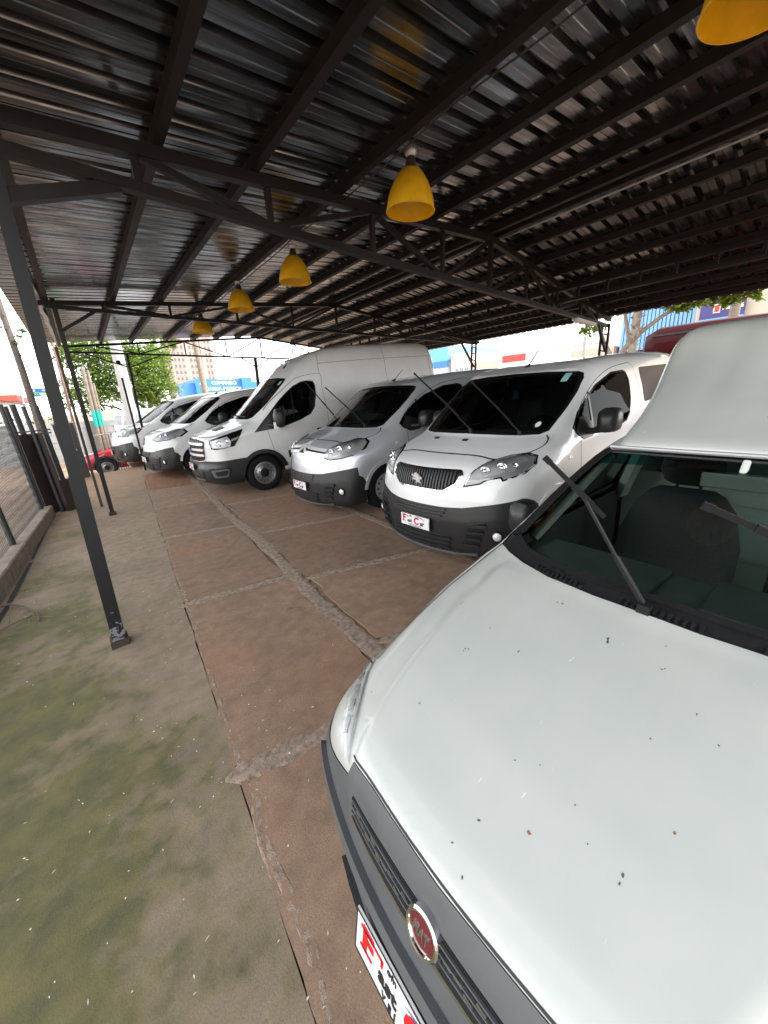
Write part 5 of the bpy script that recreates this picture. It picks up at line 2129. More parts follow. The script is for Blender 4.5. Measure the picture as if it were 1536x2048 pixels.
def terrain(x, y):
    """height of the land outside the floor, world metres"""
    xl = min(15.0, max(-1.2, x))
    z = math.tan(SLOPE) * xl - .10
    if x < -1.2:
        z -= .12 * smooth01((-1.2 - x) / 1.5)
    z -= .30 * smooth01((y - 13.1) / 1.0) * (1 - smooth01((x - .9) / .3) * (1 - smooth01((y - 15.6) / .8)))
    z += 1.0 * smooth01((y - 19) / 14)
    return z


xs = [-400, -200, -100, -50, -25, -15, -10, -7, -5, -4, -3, -2.2, -1.6, -1.25, -1.0, -.6, -.2, .2, .6, .9, 1.0, 1.2, 1.6, 2.5, 4, 6, 8, 10, 12, 15, 18, 22, 30, 50, 100, 200, 400]
ys = [-300, -100, -40, -20, -10, -5, 0, 4, 8, 10, 12, 12.8, 13.1, 13.3, 13.5, 13.8, 14.1, 14.6, 15.2, 15.6, 15.9, 16.2, 16.6, 17.5, 19, 22, 25, 28, 31, 33, 38, 50, 80, 150, 300, 600]
vs = [(x, y, terrain(x, y)) for x in xs for y in ys]
ny = len(ys)
fs = [(i * ny + j, (i + 1) * ny + j, (i + 1) * ny + j + 1, i * ny + j + 1) for i in range(len(xs) - 1) for j in range(ny - 1)]
tag(mesh_obj('ground', vs, fs, M['dirt_ground'], smooth=True), kind='structure')


def left_joint(y):
    return .03 + .072 * y


def mid_joint(y):
    return 1.08 + .066 * y


def cross_y(x, k):
    """cross joints run slightly askew"""
    base = [-2.4, -.35, 1.63, 3.66, 5.95, 7.95, 9.75, 11.55, 13.4][k]
    slope = [-.2, -.2, -.22, -.2, -.40, -.40, -.35, -.3, -.3][k]
    return base + slope * (x - left_joint(base))


floor = empty('floor', LOT)
tag(floor, kind='structure')
GAP = .006


def warp(x, y):
    """the floor is hand-laid: slight undulation"""
    return floor_z(y) + .006 * noise.noise(Vector((x * 1.3, y * 1.3, 0)))


def sheet(name, corner_fn, nu, nv, z, mat, thick=.1):
    """slab from a bilinear corner function (u,v)->(x,y), with sides"""
    vs, fs = [], []
    for i in range(nu + 1):
        for j in range(nv + 1):
            x, y = corner_fn(i / nu, j / nv)
            vs.append((x, y, z + warp(x, y)))
    w = nv + 1
    fs = [(i * w + j, (i + 1) * w + j, (i + 1) * w + j + 1, i * w + j + 1) for i in range(nu) for j in range(nv)]
    edge = [i * w for i in range(nu + 1)] + [nu * w + j for j in range(1, nv + 1)] + [i * w + nv for i in range(nu - 1, -1, -1)] + [j for j in range(nv - 1, 0, -1)]
    n = len(vs)
    vs += [(vs[e][0], vs[e][1], vs[e][2] - thick) for e in edge]
    k = len(edge)
    fs += [(edge[i], n + i, n + (i + 1) % k, edge[(i + 1) % k]) for i in range(k)]
    return mesh_obj(name, vs, fs, mat, floor, True if False else False)


def quad(a, b, c, d):
    """a(u0v0) b(u1v0) c(u1v1) d(u0v1)"""
    A, B, Cc, D = [Vector((p[0], p[1], 0)) for p in (a, b, c, d)]

    def f(u, v_):
        p = (A * (1 - u) + B * u) * (1 - v_) + (D * (1 - u) + Cc * u) * v_
        return p.x, p.y
    return f


# walkway along the fence: one long pour, ragged joint
def wob(y, s=0.0):
    return .012 * noise.noise(Vector((y * 3.1, s, 3.3))) + .006 * noise.noise(Vector((y * 11, s, 1.3)))


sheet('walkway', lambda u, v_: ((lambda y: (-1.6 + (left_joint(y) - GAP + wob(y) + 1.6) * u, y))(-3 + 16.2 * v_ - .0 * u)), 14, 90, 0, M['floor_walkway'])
# middle column of slabs
for k in range(8):
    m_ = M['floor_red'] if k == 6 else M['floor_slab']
    y0, y1 = k, k + 1
    wd = .055 if k >= 2 else .045

    def fn(u, v_, k=k, wd=wd):
        ya = lambda x: cross_y(x, k) + wd + wob(x * 4, 5 + k)
        yb = lambda x: cross_y(x, k + 1) - wd + wob(x * 4, 6 + k)
        ym = cross_y(.7, k) * (1 - v_) + cross_y(.7, k + 1) * v_
        xl, xr = left_joint(ym) + GAP + wob(ym), mid_joint(ym) - .085 + wob(ym, 9) * 2.4
        x = xl + (xr - xl) * u
        return x, ya(x) * (1 - v_) + yb(x) * v_
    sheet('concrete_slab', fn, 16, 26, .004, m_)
# right column of slabs, in front of the vans
CR = [-2.2, -.2, 1.9, 3.25, 5.0, 7.0, 9.1, 11.2, 13.2]
for k in range(8):
    def fn(u, v_, k=k):
        ym = CR[k] * (1 - v_) + CR[k + 1] * v_
        xl, xr = mid_joint(ym) + .085 + wob(ym, 12) * 2.4, 2.62 + .05 * ym + wob(ym, 15)
        if ym > 7.5:
            xr = 3.0
        x = xl + (xr - xl) * u
        ya = CR[k] + .05 - .33 * (x - 1.4) + wob(x * 4, 20 + k)
        yb = CR[k + 1] - .05 - .33 * (x - 1.4) + wob(x * 4, 21 + k)
        return x, ya * (1 - v_) + yb * v_
    sheet('concrete_slab', fn, 16, 24, .002, M['floor_slab'])
# parking apron under the vans
sheet('parking_apron', lambda u, v_: (.8 + 14.2 * u, -3 + 18.6 * v_), 30, 46, -.012, M['floor_parking'])
# mortar joints: rough ridges trowelled over the gaps


def ridge(name, line, w, hgt=.010, seed=0):
    pts = [Vector((a, b, 0)) for a, b in line]
    L = [0]
    for a, b in zip(pts, pts[1:]):
        L.append(L[-1] + (b - a).length)
    n = max(8, int(L[-1] / .035))
    m_ = 9
    vs, fs = [], []
    for i in range(n + 1):
        s = L[-1] * i / n
        k = max(j for j in range(len(L)) if L[j] <= s + 1e-9)
        k = min(k, len(pts) - 2)
        t = (s - L[k]) / (L[k + 1] - L[k])
        p = pts[k].lerp(pts[k + 1], t)
        d = (pts[k + 1] - pts[k]).normalized()
        nr = Vector((-d.y, d.x, 0))
        ww = w * min(1, .15 + min(s, L[-1] - s) / .12) * (1 + .6 * noise.noise(Vector((s * 1.9, seed, 0))) + .5 * noise.noise(Vector((s * 7, seed, 4))) + .3 * noise.noise(Vector((s * 23, seed, 9))))
        for j in range(m_):
            u = -1 + 2 * j / (m_ - 1)
            q = p + nr * (u * ww / 2 + (.006 + .010 * abs(u)) * noise.noise(Vector((s * 14, seed + j * .3, 2))) + .005 * noise.noise(Vector((s * 41, seed + j, 5))))
            z = hgt * (1 - abs(u) ** 3) * (.7 + .6 * noise.noise(Vector((q.x * 16, q.y * 16, seed)))) + .004 * noise.noise(Vector((q.x * 50, q.y * 50, seed)))
            if abs(u) > .99:
                z = -.0035
            vs.append((q.x, q.y, warp(q.x, q.y) + z + .003))
    fs = [(i * m_ + j, (i + 1) * m_ + j, (i + 1) * m_ + j + 1, i * m_ + j + 1) for i in range(n) for j in range(m_ - 1)]
    fs = [f[::-1] for f in fs]
    return mesh_obj(name, vs, fs, M['mortar'], floor, True)


ridge('mortar_joint', [(mid_joint(y) + .03 * math.sin(y * 1.7), y) for y in np.linspace(-1, 13, 29)], .155, .003, 1)
for k in range(1, 8):
    a, b = left_joint(cross_y(.3, k)) - .06, mid_joint(cross_y(1.2, k)) - .05
    ridge('mortar_joint', [(x, cross_y(x, k)) for x in np.linspace(a, b, 5)], .105 if k > 2 else .14, .0025, 10 + k)
ridge('mortar_joint', [(left_joint(y) + .03 + .02 * math.sin(y * 9), y) for y in np.linspace(-1.2, 1.75, 14)], .055, .0015, 70)
ridge('mortar_joint', [(left_joint(y) + .022, y) for y in np.linspace(1.6, 12.6, 30)], .035, .0015, 71)
for k in range(1, 8):
    y = CR[k]
    ridge('mortar_joint', [(x, y - .33 * (x - 1.4)) for x in np.linspace(mid_joint(y) + .05, 2.66 + .05 * y, 5)], .10, .003, 30 + k)
ridge('mortar_joint', [(2.66 + .05 * y, y) for y in np.linspace(1.0, 8.0, 9)], .14, .003, 50)

# the dark drain line and rubble strip by the kerb
dr = MB()
for (a, b, w) in (((-.93, 8.9), (-1.02, 6.6), .035), ((-1.02, 6.45), (-1.10, 5.0), .045), ((-1.10, 5.0), (-1.25, 3.2), .05)):
    d = Vector((b[0] - a[0], b[1] - a[1], 0)).normalized()
    nn = Vector((-d.y, d.x, 0)) * w / 2
    A, B = Vector((*a, warp(*a) + .0045)), Vector((*b, warp(*b) + .0045))
    dr.add([A + nn, A - nn, B - nn, B + nn], [(0, 1, 2, 3)])
tag(dr.build('drain_slot', M['seam_dark'], floor))

# fallen petals and grit, too small to count
rng = random.Random(5)
pm = MB()
for i in range(420):
    x = rng.uniform(-1.3, .5) if rng.random() < .85 else rng.uniform(.2, 2.4)
    y = rng.uniform(.5, 9) if rng.random() < .8 else rng.uniform(.3, 3)
    z = warp(x, y) + .008
    a = rng.uniform(0, 6.28)
    l, w = (rng.uniform(.004, .011), rng.uniform(.0015, .0028)) if rng.random() < .6 else (rng.uniform(.002, .004),) * 2
    c, s = math.cos(a), math.sin(a)
    pm.add([(x + c * l, y + s * l, z), (x - s * w, y + c * w, z + .003), (x - c * l, y - s * l, z), (x + s * w, y - c * w, z + .001)], [(0, 1, 2, 3)])
po = pm.build('fallen_petals', M['pale_petal'], None, False, LOT)
tag(po, 'tiny pale petals and grit scattered over the walkway', 'petals', kind='stuff')

# dead twig by the fence
tw = MB()
for line, r0 in (([(-1.3, 5.1, .03), (-1.05, 4.98, .05), (-.93, 4.80, .05), (-.82, 4.58, .03), (-.80, 4.40, .02)], .012), ([(-.86, 4.52, .04), (-.98, 4.45, .05), (-1.10, 4.40, .03), (-1.35, 4.30, .02)], .010),
                 ([(-.84, 4.50, .03), (-.70, 4.38, .02), (-.66, 4.36, .015)], .005), ([(-1.0, 4.44, .05), (-1.0, 4.55, .09)], .005), ([(-1.05, 4.42, .04), (-1.30, 4.22, .03)], .006), ([(-.95, 4.85, .05), (-1.04, 4.74, .06)], .004)):
    tw.tube(line, [r0 * (1 - .5 * i / (len(line) - 1)) for i in range(len(line))], 7)
t = tw.build('fallen_branch', M['branch_bark'], None, True, LOT)
tag(t, 'dry forked branch lying on the mossy floor by the fence', 'branch')
# ---------------------------------------------------------------- carport
carport = empty('carport', Matrix.Identity(4))
tag(carport, 'dark steel carport with corrugated metal roof on trusses over the vans', 'carport')
X_L, X_R, X_M = -.20, 10.35, 5.08
Z_E, Z_P = 3.46, 3.97                    # underside of purlins at eave and ridge
Y0, Y1 = -2.4, 13.45
PUR_W, PUR_H = .065, .088
SKEW = .06


def roof_z(x):
    return Z_E + (Z_P - Z_E) * (1 - abs(x - X_M) / (X_M - X_L))


sl = (Z_P - Z_E) / (X_M - X_L)
# corrugated sheets, one metre wide, ribs running up the slope
PITCH_R = .2


def sheet_mesh(side):
    """side -1: left slope (x from eave to ridge), +1 right slope"""
    prof = []
    for i in range(5):
        y = i * PITCH_R
        prof += [(y, 0), (y + .056, 0), (y + .061, .005), (y + .067, .005), (y + .072, 0), (y + .128, 0), (y + .142, .044), (y + .182, .044), (y + .196, 0)]
    prof.append((1.004, -.002))
    # a shallow stiffening bead in each pan
    out = []
    for (y, h) in prof:
        out.append((y, h))
    xa, xb = (X_L - .42, X_M + .06) if side < 0 else (X_M - .06, X_R + .42)
    nx = 8
    vs, fs = [], []
    for i in range(nx + 1):
        x = xa + (xb - xa) * i / nx
        for (y, h) in out:
            vs.append((x, y + SKEW * x, roof_z(x) + PUR_H + .004 + h + (.012 if side > 0 and x < X_M + .1 else 0) + .004 * noise.noise(Vector((x * .8, 0, side)))))
    m_ = len(out)
    for i in range(nx):
        for j in range(m_ - 1):
            f = (i * m_ + j, i * m_ + j + 1, (i + 1) * m_ + j + 1, (i + 1) * m_ + j)
            fs.append(f)
    me = bpy.data.meshes.new('roof_sheet')
    me.from_pydata(vs, [], fs)
    me.materials.append(M['roof_metal'])
    return me


ms = {-1: sheet_mesh(-1), 1: sheet_mesh(1)}
y = Y0 - .3
while y < Y1 - .4:
    for s in (-1, 1):
        o = bpy.data.objects.new('roof_sheet', ms[s])
        link(o, carport)
        o.location = (0, y, 0)
    y += 1.0

purl_x = [-.16, .71, 1.43, 2.30, 3.06, 3.74, 4.42, 4.98] + [5.18, 5.74, 6.42, 7.10, 7.80, 8.50, 9.20, 9.80, 10.30]
for x in purl_x:
    b = MB()
    z = roof_z(x) + PUR_H / 2
    w = PUR_W / 2
    ya, yb = Y0 - .2 + SKEW * x, Y1 + SKEW * x * .4
    # folded C-section: web and two flanges
    b.box((x - w, ya, z - PUR_H / 2), (x - w + .006, yb, z + PUR_H / 2))
    b.box((x - w + .0065, ya, z - PUR_H / 2), (x + w, yb, z - PUR_H / 2 + .006))
    b.box((x - w + .0065, ya, z + PUR_H / 2 - .006), (x + w, yb, z + PUR_H / 2))
    b.box((x + w - .006, ya + .001, z - PUR_H / 2 + .0065), (x + w - .0005, yb - .001, z - PUR_H / 2 + .03))
    b.build('purlin', M['purlin_steel'], carport)
rc = MB()
rc.tube([(X_M + .28, Y0, Z_P + .02), (X_M + .22, Y1 - 3, Z_P + .02)], .012, 6)
rc.build('conduit_pipe', M['galvanised'], carport, True)


def truss(y0, k, zb=3.30, xl=X_L, xr=X_R, right_post=True, sz=.06, web=None, slim=1.0):
    P = lambda x, z: Vector((x, y0 + k * x, z))
    zt = lambda x: roof_z(x) - .035
    t = MB()
    t.bar(P(xl - .12, zt(xl - .12)), P(X_M, zt(X_M)), sz, sz * 1.1)
    tr = t.build('truss', M['truss_steel'], carport)
    b = MB()
    b.bar(P(X_M, zt(X_M) - .001), P(xr + .1, zt(xr + .1)), sz, sz * 1.1)
    b.build('top_chord', M['truss_steel'], tr)
    b = MB()
    b.bar(P(xl, zb), P(xr, zb), sz, sz * .9)
    b.build('bottom_chord', M['truss_steel'], tr)
    web = web or [.55, 1.55, 2.75, 3.95, X_M]
    nodes = web + [2 * X_M - x for x in web[:-1][::-1]]
    s2 = sz * .62
    for x in nodes:
        if zt(x) - zb > .06:
            m_ = MB()
            m_.bar(P(x, zb + .02), P(x, zt(x) - .02), s2 if x != X_M else sz * .9, s2, up=(1, 0, 0))
            m_.build('web_post', M['truss_steel'], tr)
    for i, (a, c) in enumerate(zip(nodes, nodes[1:])):
        up = (i % 2 == 0) == (a < X_M)
        m_ = MB()
        if up:
            m_.bar(P(a + .03, zt(a) - .03), P(c - .04, zb + .02), s2, s2)
        else:
            m_.bar(P(a + .04, zb + .02), P(c - .03, zt(c) - .03), s2, s2)
        m_.build('web_diagonal', M['truss_steel'], tr)
    return P


def lattice_column(x, y, ztop, w=.16):
    zb = math.tan(SLOPE) * x - .1
    o = MB()
    o.bar((x, y - w / 2, zb), (x, y - w / 2, ztop), .045, .05, up=(1, 0, 0))
    c = o.build('lattice_column', M['truss_steel'], carport)
    o = MB()
    o.bar((x, y + w / 2, zb), (x, y + w / 2, ztop), .045, .05, up=(1, 0, 0))
    o.build('column_leg', M['truss_steel'], c)
    z = zb + .1
    while z < ztop - .1:
        m_ = MB()
        m_.bar((x, y - w / 2 + .02, z), (x, y + w / 2 - .02, z + .04), .03, .035, up=(1, 0, 0))
        m_.build('column_batten', M['truss_steel'], c)
        z += .19


def post(p0, p1, w, d, name='post', base=True, sleeve=None, mat='truss_steel'):
    """square steel post from p0 to p1"""
    a, b = Vector(p0), Vector(p1)
    m_ = MB()
    if sleeve:
        s = a.lerp(b, sleeve)
        m_.bar(a, s, w + .014, d + .014, up=(0, 1, 0))
        m_.bar(s, b, w, d, up=(0, 1, 0))
    else:
        m_.bar(a, b, w, d, up=(0, 1, 0))
    o = m_.build(name, M[mat], carport)
    if base:
        q = MB()
        q.bar(a - Vector((0, 0, .02)), a + Vector((0, 0, .055)), w + .045, d + .045, up=(0, 1, 0))
        q.build('post_foot', M['rust_sheet'], o)
    return o


P1 = truss(3.45, .10, 3.27, sz=.075)
P2 = truss(8.2, .02, 3.38, sz=.06)
P3 = truss(13.15, .0, 3.31, xl=.0, sz=.05)
P0_ = truss(-1.6, .08, 3.27, sz=.075)
G = lambda x, y, z=0: LOT @ Vector((x, y, z))
# near post and its knee brace
b0 = G(-.235, 3.43, 0)
post(b0, (-.20, 3.43, 3.42), .075, .09, sleeve=.40, mat='post_black')
post(G(-.02, 8.24, 0), (-.08, 8.22, 3.50), .065, .07)
post(G(-.15, 9.19, 0), (-.20, 9.15, 2.92), .045, .05, base=False, mat='rust_post')
post(G(1.22, 13.1, .1), (1.24, 13.12, 3.30), .06, .06)
post(G(4.84, 13.2, .1), (4.84, 13.15, 3.30), .08, .09)
post(G(1.0, 12.2, .1), (.93, 12.2, 2.62), .045, .045, name='stub_post', base=False)
for (a, b_, w) in (((-.20, 3.43, 3.02), (.42, 3.50, 3.245), .075), ((-.10, 8.22, 3.02), (.42, 8.22, 3.36), .045), ((1.24, 13.12, 2.95), (.32, 13.15, 3.28), .03), ((1.24, 13.12, 2.95), (2.05, 13.15, 3.28), .03),
                   ((4.84, 13.15, 3.02), (4.40, 13.15, 3.28), .03), ((4.84, 13.15, 3.02), (5.30, 13.15, 3.28), .03)):
    m_ = MB()
    m_.bar(a, b_, w, w)
    m_.build('knee_brace', M['truss_steel'], carport)
lattice_column(10.3, 4.5, 3.30)
lattice_column(10.2, 8.4, 3.42)
for (a, b_) in (((10.3, 4.45, 2.7), (9.7, 4.42, 3.30)), ((10.2, 8.4, 2.7), (9.6, 8.39, 3.36))):
    m_ = MB()
    m_.bar(a, b_, .05, .05)
    m_.build('knee_brace', M['truss_steel'], carport)
# stepped girder along the right slope
gx = 7.45
bm_ = MB()
bm_.bar((gx, -2.8, 3.56), (gx - .25, 13.2, 3.62), .09, .05)
gd = bm_.build('girder', M['truss_steel'], carport)
bm_ = MB()
bm_.bar((gx, -2.8, 3.36), (gx - .25, 13.2, 3.42), .09, .05)
bm_.build('girder_bottom', M['truss_steel'], gd)
for i in range(32):
    yy = -2.0 + i * .48
    m_ = MB()
    xx = gx - .25 * (yy + 2.2) / 15.4
    zz = .06 * (yy + 2.2) / 15.4
    m_.bar((xx, yy, 3.385 + zz), (xx, yy, 3.535 + zz), .05, .04, up=(0, 1, 0))
    m_.build('girder_batten', M['truss_steel'], gd)
# fluorescent fitting under the truss near the right column
m_ = MB()
m_.box((-.55, -.06, 0), (.55, .06, .05))
m_.box((-.50, -.045, -.012), (.50, -.015, -.0005))
m_.box((-.50, .015, -.012), (.50, .045, -.0005))
m_.build('strip_light', M['wall_white'], carport, False, Matrix.Translation((8.9, 4.34, 3.19)) @ Matrix.Rotation(R(6), 4, 'Z'))
# crumpled gutter along the left eave
gt = MB()
gv, gf = [], []
nn = 90
for i in range(nn + 1):
    yy = Y0 + (Y1 + .1 - Y0) * i / nn
    wv = .03 * noise.noise(Vector((yy * 1.7, 0, 7))) + .015 * noise.noise(Vector((yy * 5, 1, 7)))
    xx = X_L - .16 + wv + .015 * max(0, yy - 3)
    zz = roof_z(X_L) + .06 + .02 * noise.noise(Vector((yy * 2.1, 4, 2)))
    gv += [(xx, yy, zz + .08), (xx - .015, yy, zz - .03), (xx + .05, yy, zz - .05), (xx + .07, yy, zz - .01)]
for i in range(nn):
    for j in range(3):
        a = i * 4 + j
        gf.append((a, a + 1, a + 5, a + 4))
gt.add(gv, gf)
g = gt.build('eave_gutter', M['galvanised'], carport)
so = g.modifiers.new('thickness', 'SOLIDIFY')
so.thickness = .003

cb_ = MB()
pts_ = []
for i in range(60):
    yy = Y0 + (12.8 - Y0) * i / 59
    pts_.append((2.345 + .01 * math.sin(yy * 2.1), yy, roof_z(2.30) - .012 - .022 * abs(math.sin(yy * 1.37)) - .006 * math.sin(yy * 5)))
cb_.tube(pts_, .006, 6)
cb_.build('lamp_cable', M['cable_black'], carport, True)
# ---------------------------------------------------------------- yellow pendant lamps


def pendant(x, y, zt, h, r, label, tilt=0.0):
    root = empty('pendant_lamp', Matrix.Translation((x, y, zt)) @ Matrix.Rotation(R(tilt), 4, 'X'))
    tag(root, label, 'pendant lamp', 'yellow pendant lamps in a row')
    b = MB()
    b.lathe([(.0, .0), (.05, .0), (.052, -.02), (.035, -.045), (.0, -.05)], 20)
    b.build('ceiling_mount', M['galvanised'], root, True)
    b = MB()
    b.lathe([(.030, -.04), (.036, -.06), (.046, -.10), (.055, -.12), (.055, -.135), (0, -.135)], 18)
    b.build('lamp_socket', M['lamp_socket'], root, True)
    n = 36
    prof = []
    for i in range(15):
        t = i / 14
        prof.append((.052 + (r - .052) * math.sin(t * math.pi / 2 * .97) ** .72, -.115 - (h - .115) * t))
    prof.append((r + .006, -h - .002))
    prof.append((r + .003, -h - .008))
    b = MB()
    b.lathe(prof, n)
    s = b.build('shade', M['lamp_yellow'], root, True)
    so_ = s.modifiers.new('thickness', 'SOLIDIFY')
    so_.thickness, so_.offset = .004, 1
    b = MB()
    b.lathe([(.0, -.30), (.022, -.295), (.034, -.27), (.036, -.24), (.026, -.20), (.02, -.13)], 16)
    b.build('bulb', M['bulb_glass'], root, True)


for (x, y, lab) in ((2.44, 2.76, 'nearest whole yellow bell lamp, hanging above the nearest white van'), (2.44, 4.99, 'second yellow bell lamp from the front, in front of the second truss'),
                    (2.32, 6.77, 'third yellow bell lamp from the front, left of the second truss diagonal'), (2.28, 9.08, 'farthest and smallest yellow bell lamp of the row'),
                    (2.46, .63, 'yellow bell lamp cut off by the top right corner of the picture')):
    pendant(x, y, roof_z(2.30) + .005, .41, .20, lab, ((x * 37 + y * 53) % 7 - 3) * 1.1)
# ---------------------------------------------------------------- fence, kerb, gate on the left
fence = empty('chain_link_fence', LOT)
tag(fence, 'chain-link fence with dark posts on a low concrete kerb along the walkway', 'fence')
FA, FB = Vector((-1.40, 1.8, 0)), Vector((-.87, 9.30, 0))
fd = (FB - FA).normalized()
fn = Vector((-fd.y, fd.x, 0))                    # towards the outside
kb = MB()
n = 40
vs, fs = [], []
for i in range(n + 1):
    p = FA.lerp(FB, i / n)
    w1 = .006 * noise.noise(Vector((i * .5, 0, 1)))
    w2 = .008 * noise.noise(Vector((i * .6, 5, 1)))
    for q in (p + Vector((0, 0, -.05)), p + fn * w1 + Vector((0, 0, .185 + w2)), p + fn * .015 + Vector((0, 0, .20 + w2)), p + fn * .21 + Vector((0, 0, .20 + w1)), p + fn * .22 + Vector((0, 0, -.3))):
        vs.append(tuple(q))
fs = [(i * 5 + j, i * 5 + j + 1, (i + 1) * 5 + j + 1, (i + 1) * 5 + j) for i in range(n) for j in range(4)]
fs += [tuple(range(5)), tuple(range(n * 5, n * 5 + 5))[::-1]]
mesh_obj('kerb', vs, [f[::-1] for f in fs], M['kerb_concrete'], fence)
mid = fn * .13
L = (FB - FA).length
H0, H1 = .20, 1.75
# woven wire: zigzag strands
wm = MB()
pitch = .065
ns = int(L / pitch)
rows = int((H1 - H0) / pitch)
for i in range(ns):
    s0 = i * pitch
    pts = []
    for k in range(rows + 1):
        s = s0 + (pitch / 2 if k % 2 else 0)
        p = FA + fd * s + mid + fn * (.004 if k % 2 else -.004)
        pts.append((p.x, p.y, H0 + .01 + k * pitch))
    wm.tube(pts, .0031, 3, False)
    pts2 = []
    for k in range(rows + 1):
        s = s0 + pitch - (pitch / 2 if k % 2 else 0)
        p = FA + fd * s + mid + fn * (-.004 if k % 2 else .004)
        pts2.append((p.x, p.y, H0 + .01 + k * pitch))
    wm.tube(pts2, .0031, 3, False)
tag(wm.build('wire_mesh', M['fence_wire'], fence), kind='stuff')
for s in (.25, 2.75, 5.05, 7.30):
    p = FA + fd * s + mid
    b = MB()
    b.tube([(p.x, p.y, .19), (p.x, p.y, 2.05)], .035, 12)
    b.build('fence_post', M['fence_paint'], fence, True)
b = MB()
a_, b_ = FA + mid, FB + mid
b.tube([(a_.x, a_.y, H1), (b_.x, b_.y, H1)], .008, 6)
b.build('tension_wire', M['fence_paint'], fence, True)

gate = empty('steel_gate', LOT @ Matrix.Translation((-.82, 9.45, 0)))
tag(gate, 'folded black sheet-steel gate with rusty foot at the end of the fence', 'gate')
for k, ((x0, y0), (x1, y1)) in enumerate((((-.16, -.06), (.0, .12)), ((.0, .12), (.16, -.05)), ((.16, -.05), (.29, .04)))):
    b = MB()
    top = 1.52 if k < 2 else .62
    b.bar((x0, y0, top / 2), (x1, y1, top / 2), .012, top, up=(0, 0, 1))
    b.build('sheet_panel', M['rust_sheet'], gate)
for (x, y, h, r) in ((-.20, .05, 2.02, .05), (-.10, .20, 2.05, .045), (.05, .02, 2.0, .034), (.20, .30, 2.0, .045)):
    b = MB()
    b.tube([(x, y, 0), (x, y, h)], r, 10)
    b.build('gate_post', M['fence_paint'], gate, True)
for z in (1.50, 1.56):
    b = MB()
    b.bar((-.22, .10, z), (.30, .10, z), .03, .025)
    b.build('gate_rail', M['fence_paint'], gate)

leaf = empty('gate_leaf', LOT @ Matrix.Translation((-.42, 12.75, .15)))
tag(leaf, 'dark plain steel gate leaf with pale sticker marks, standing at the floor end', 'gate')
b = MB()
b.bar((-.22, 0, .72), (.20, .03, .72), .03, 1.42)
lp = b.build('leaf_panel', M['fence_paint'], leaf)
b = MB()
b.bar((-.24, 0, 1.45), (.22, .03, 1.45), .05, .04)
b.build('leaf_rail', M['galvanised'], leaf)
for (x, z, w, h) in ((.02, 1.02, .07, .09), (.04, .80, .06, .05), (.08, .76, .05, .04)):
    b = MB()
    b.box((x - w / 2, -.022 + .07 * (x + .22), z - h / 2), (x + w / 2, -.0185 + .07 * (x + .22), z + h / 2))
    b.build('sticker', M['pole_concrete'], leaf)
# ---------------------------------------------------------------- what lies beyond
red_car(Matrix.Translation((-.60, 16.7, terrain(-.2, 16.9) + .08)) @ Matrix.Rotation(R(4), 4, 'Z'))


def box_obj(name, lo, hi, mat, parent=None, m_=None):
    b = MB()
    b.box(lo, hi)
    return b.build(name, M[mat] if isinstance(mat, str) else mat, parent, False, m_)


# maroon high-roof van outside the right eave
mv = empty('maroon_van', Matrix.Translation((13.1, -1.55, .60)) @ Matrix.Rotation(R(90), 4, 'Z'))
tag(mv, 'maroon high-roof van standing behind the nearest white van', 'van')
bd_ = Body(transit_shape, nf=20, nm=50, nr=10, nphi=60)
obj_from('body', bd_.mesh('maroon_body'), mv, M['maroon_paint'])
for sd_ in (-1, 1):
    panel(transit_shape, 'side_window', rounded([(4.55, 1.55), (5.45, 1.55), (5.45, 2.15), (4.55, 2.15)], .12, 5), M['maroon_paint'], mv, 'S', sd_, .010, .01, .2)
    panel(transit_shape, 'front_side_window', SIDE_T, M['gloss_black'], mv, 'S', sd_, .004, .01, .2)
    panel(transit_shape, 'roof_moulding', [(2.9, 2.47), (5.70, 2.47), (5.70, 2.51), (2.9, 2.51)], M['black_plastic'], mv, 'S', sd_, .010, .01, .3)
panel(transit_shape, 'windshield', WS_T, M['gloss_black'], mv, 'F', 1, .004, .01, .2)
add_wheels(mv, [(1.10, -.86), (1.10, .86), (4.85, -.86), (4.85, .86)], 'steel', .352)


# --- foliage
def leaves(name, blobs, count, size, mat, parent, seed=1, drop=0.0, flat=.5):
    rg = random.Random(seed)
    vs, fs = [], []
    tot = sum(b_[3] * b_[4] * b_[5] for b_ in blobs)
    for (cx_, cy_, cz_, rx, ry, rz) in blobs:
        k = int(count * rx * ry * rz / tot)
        clumps = []
        for _ in range(max(4, k // 26)):
            while True:
                p = Vector((rg.uniform(-1, 1), rg.uniform(-1, 1), rg.uniform(-1, 1)))
                if .25 < p.length < 1:
                    break
            clumps.append(Vector((cx_ + p.x * rx, cy_ + p.y * ry, cz_ + p.z * rz)))
        for _ in range(k):
            c = rg.choice(clumps)
            p = c + Vector((rg.gauss(0, 1), rg.gauss(0, 1), rg.gauss(0, .6))) * (.17 * min(rx, rz, 1.6))
            d = Vector((rg.uniform(-1, 1), rg.uniform(-1, 1), rg.uniform(-.6, .3) - drop)).normalized()
            s = d.cross(Vector((rg.uniform(-.4, .4), rg.uniform(-.4, .4), 1))).normalized()
            l, w = size * rg.uniform(.6, 1.4), size * rg.uniform(.22, .42)
            n0 = len(vs)
            up = d.cross(s) * (w * .25)
            vs += [p, p + d * l * .5 + s * w + up, p + d * l, p + d * l * .5 - s * w + up]
            fs.append((n0, n0 + 1, n0 + 2, n0 + 3))
    return mesh_obj(name, vs, fs, M[mat], parent)


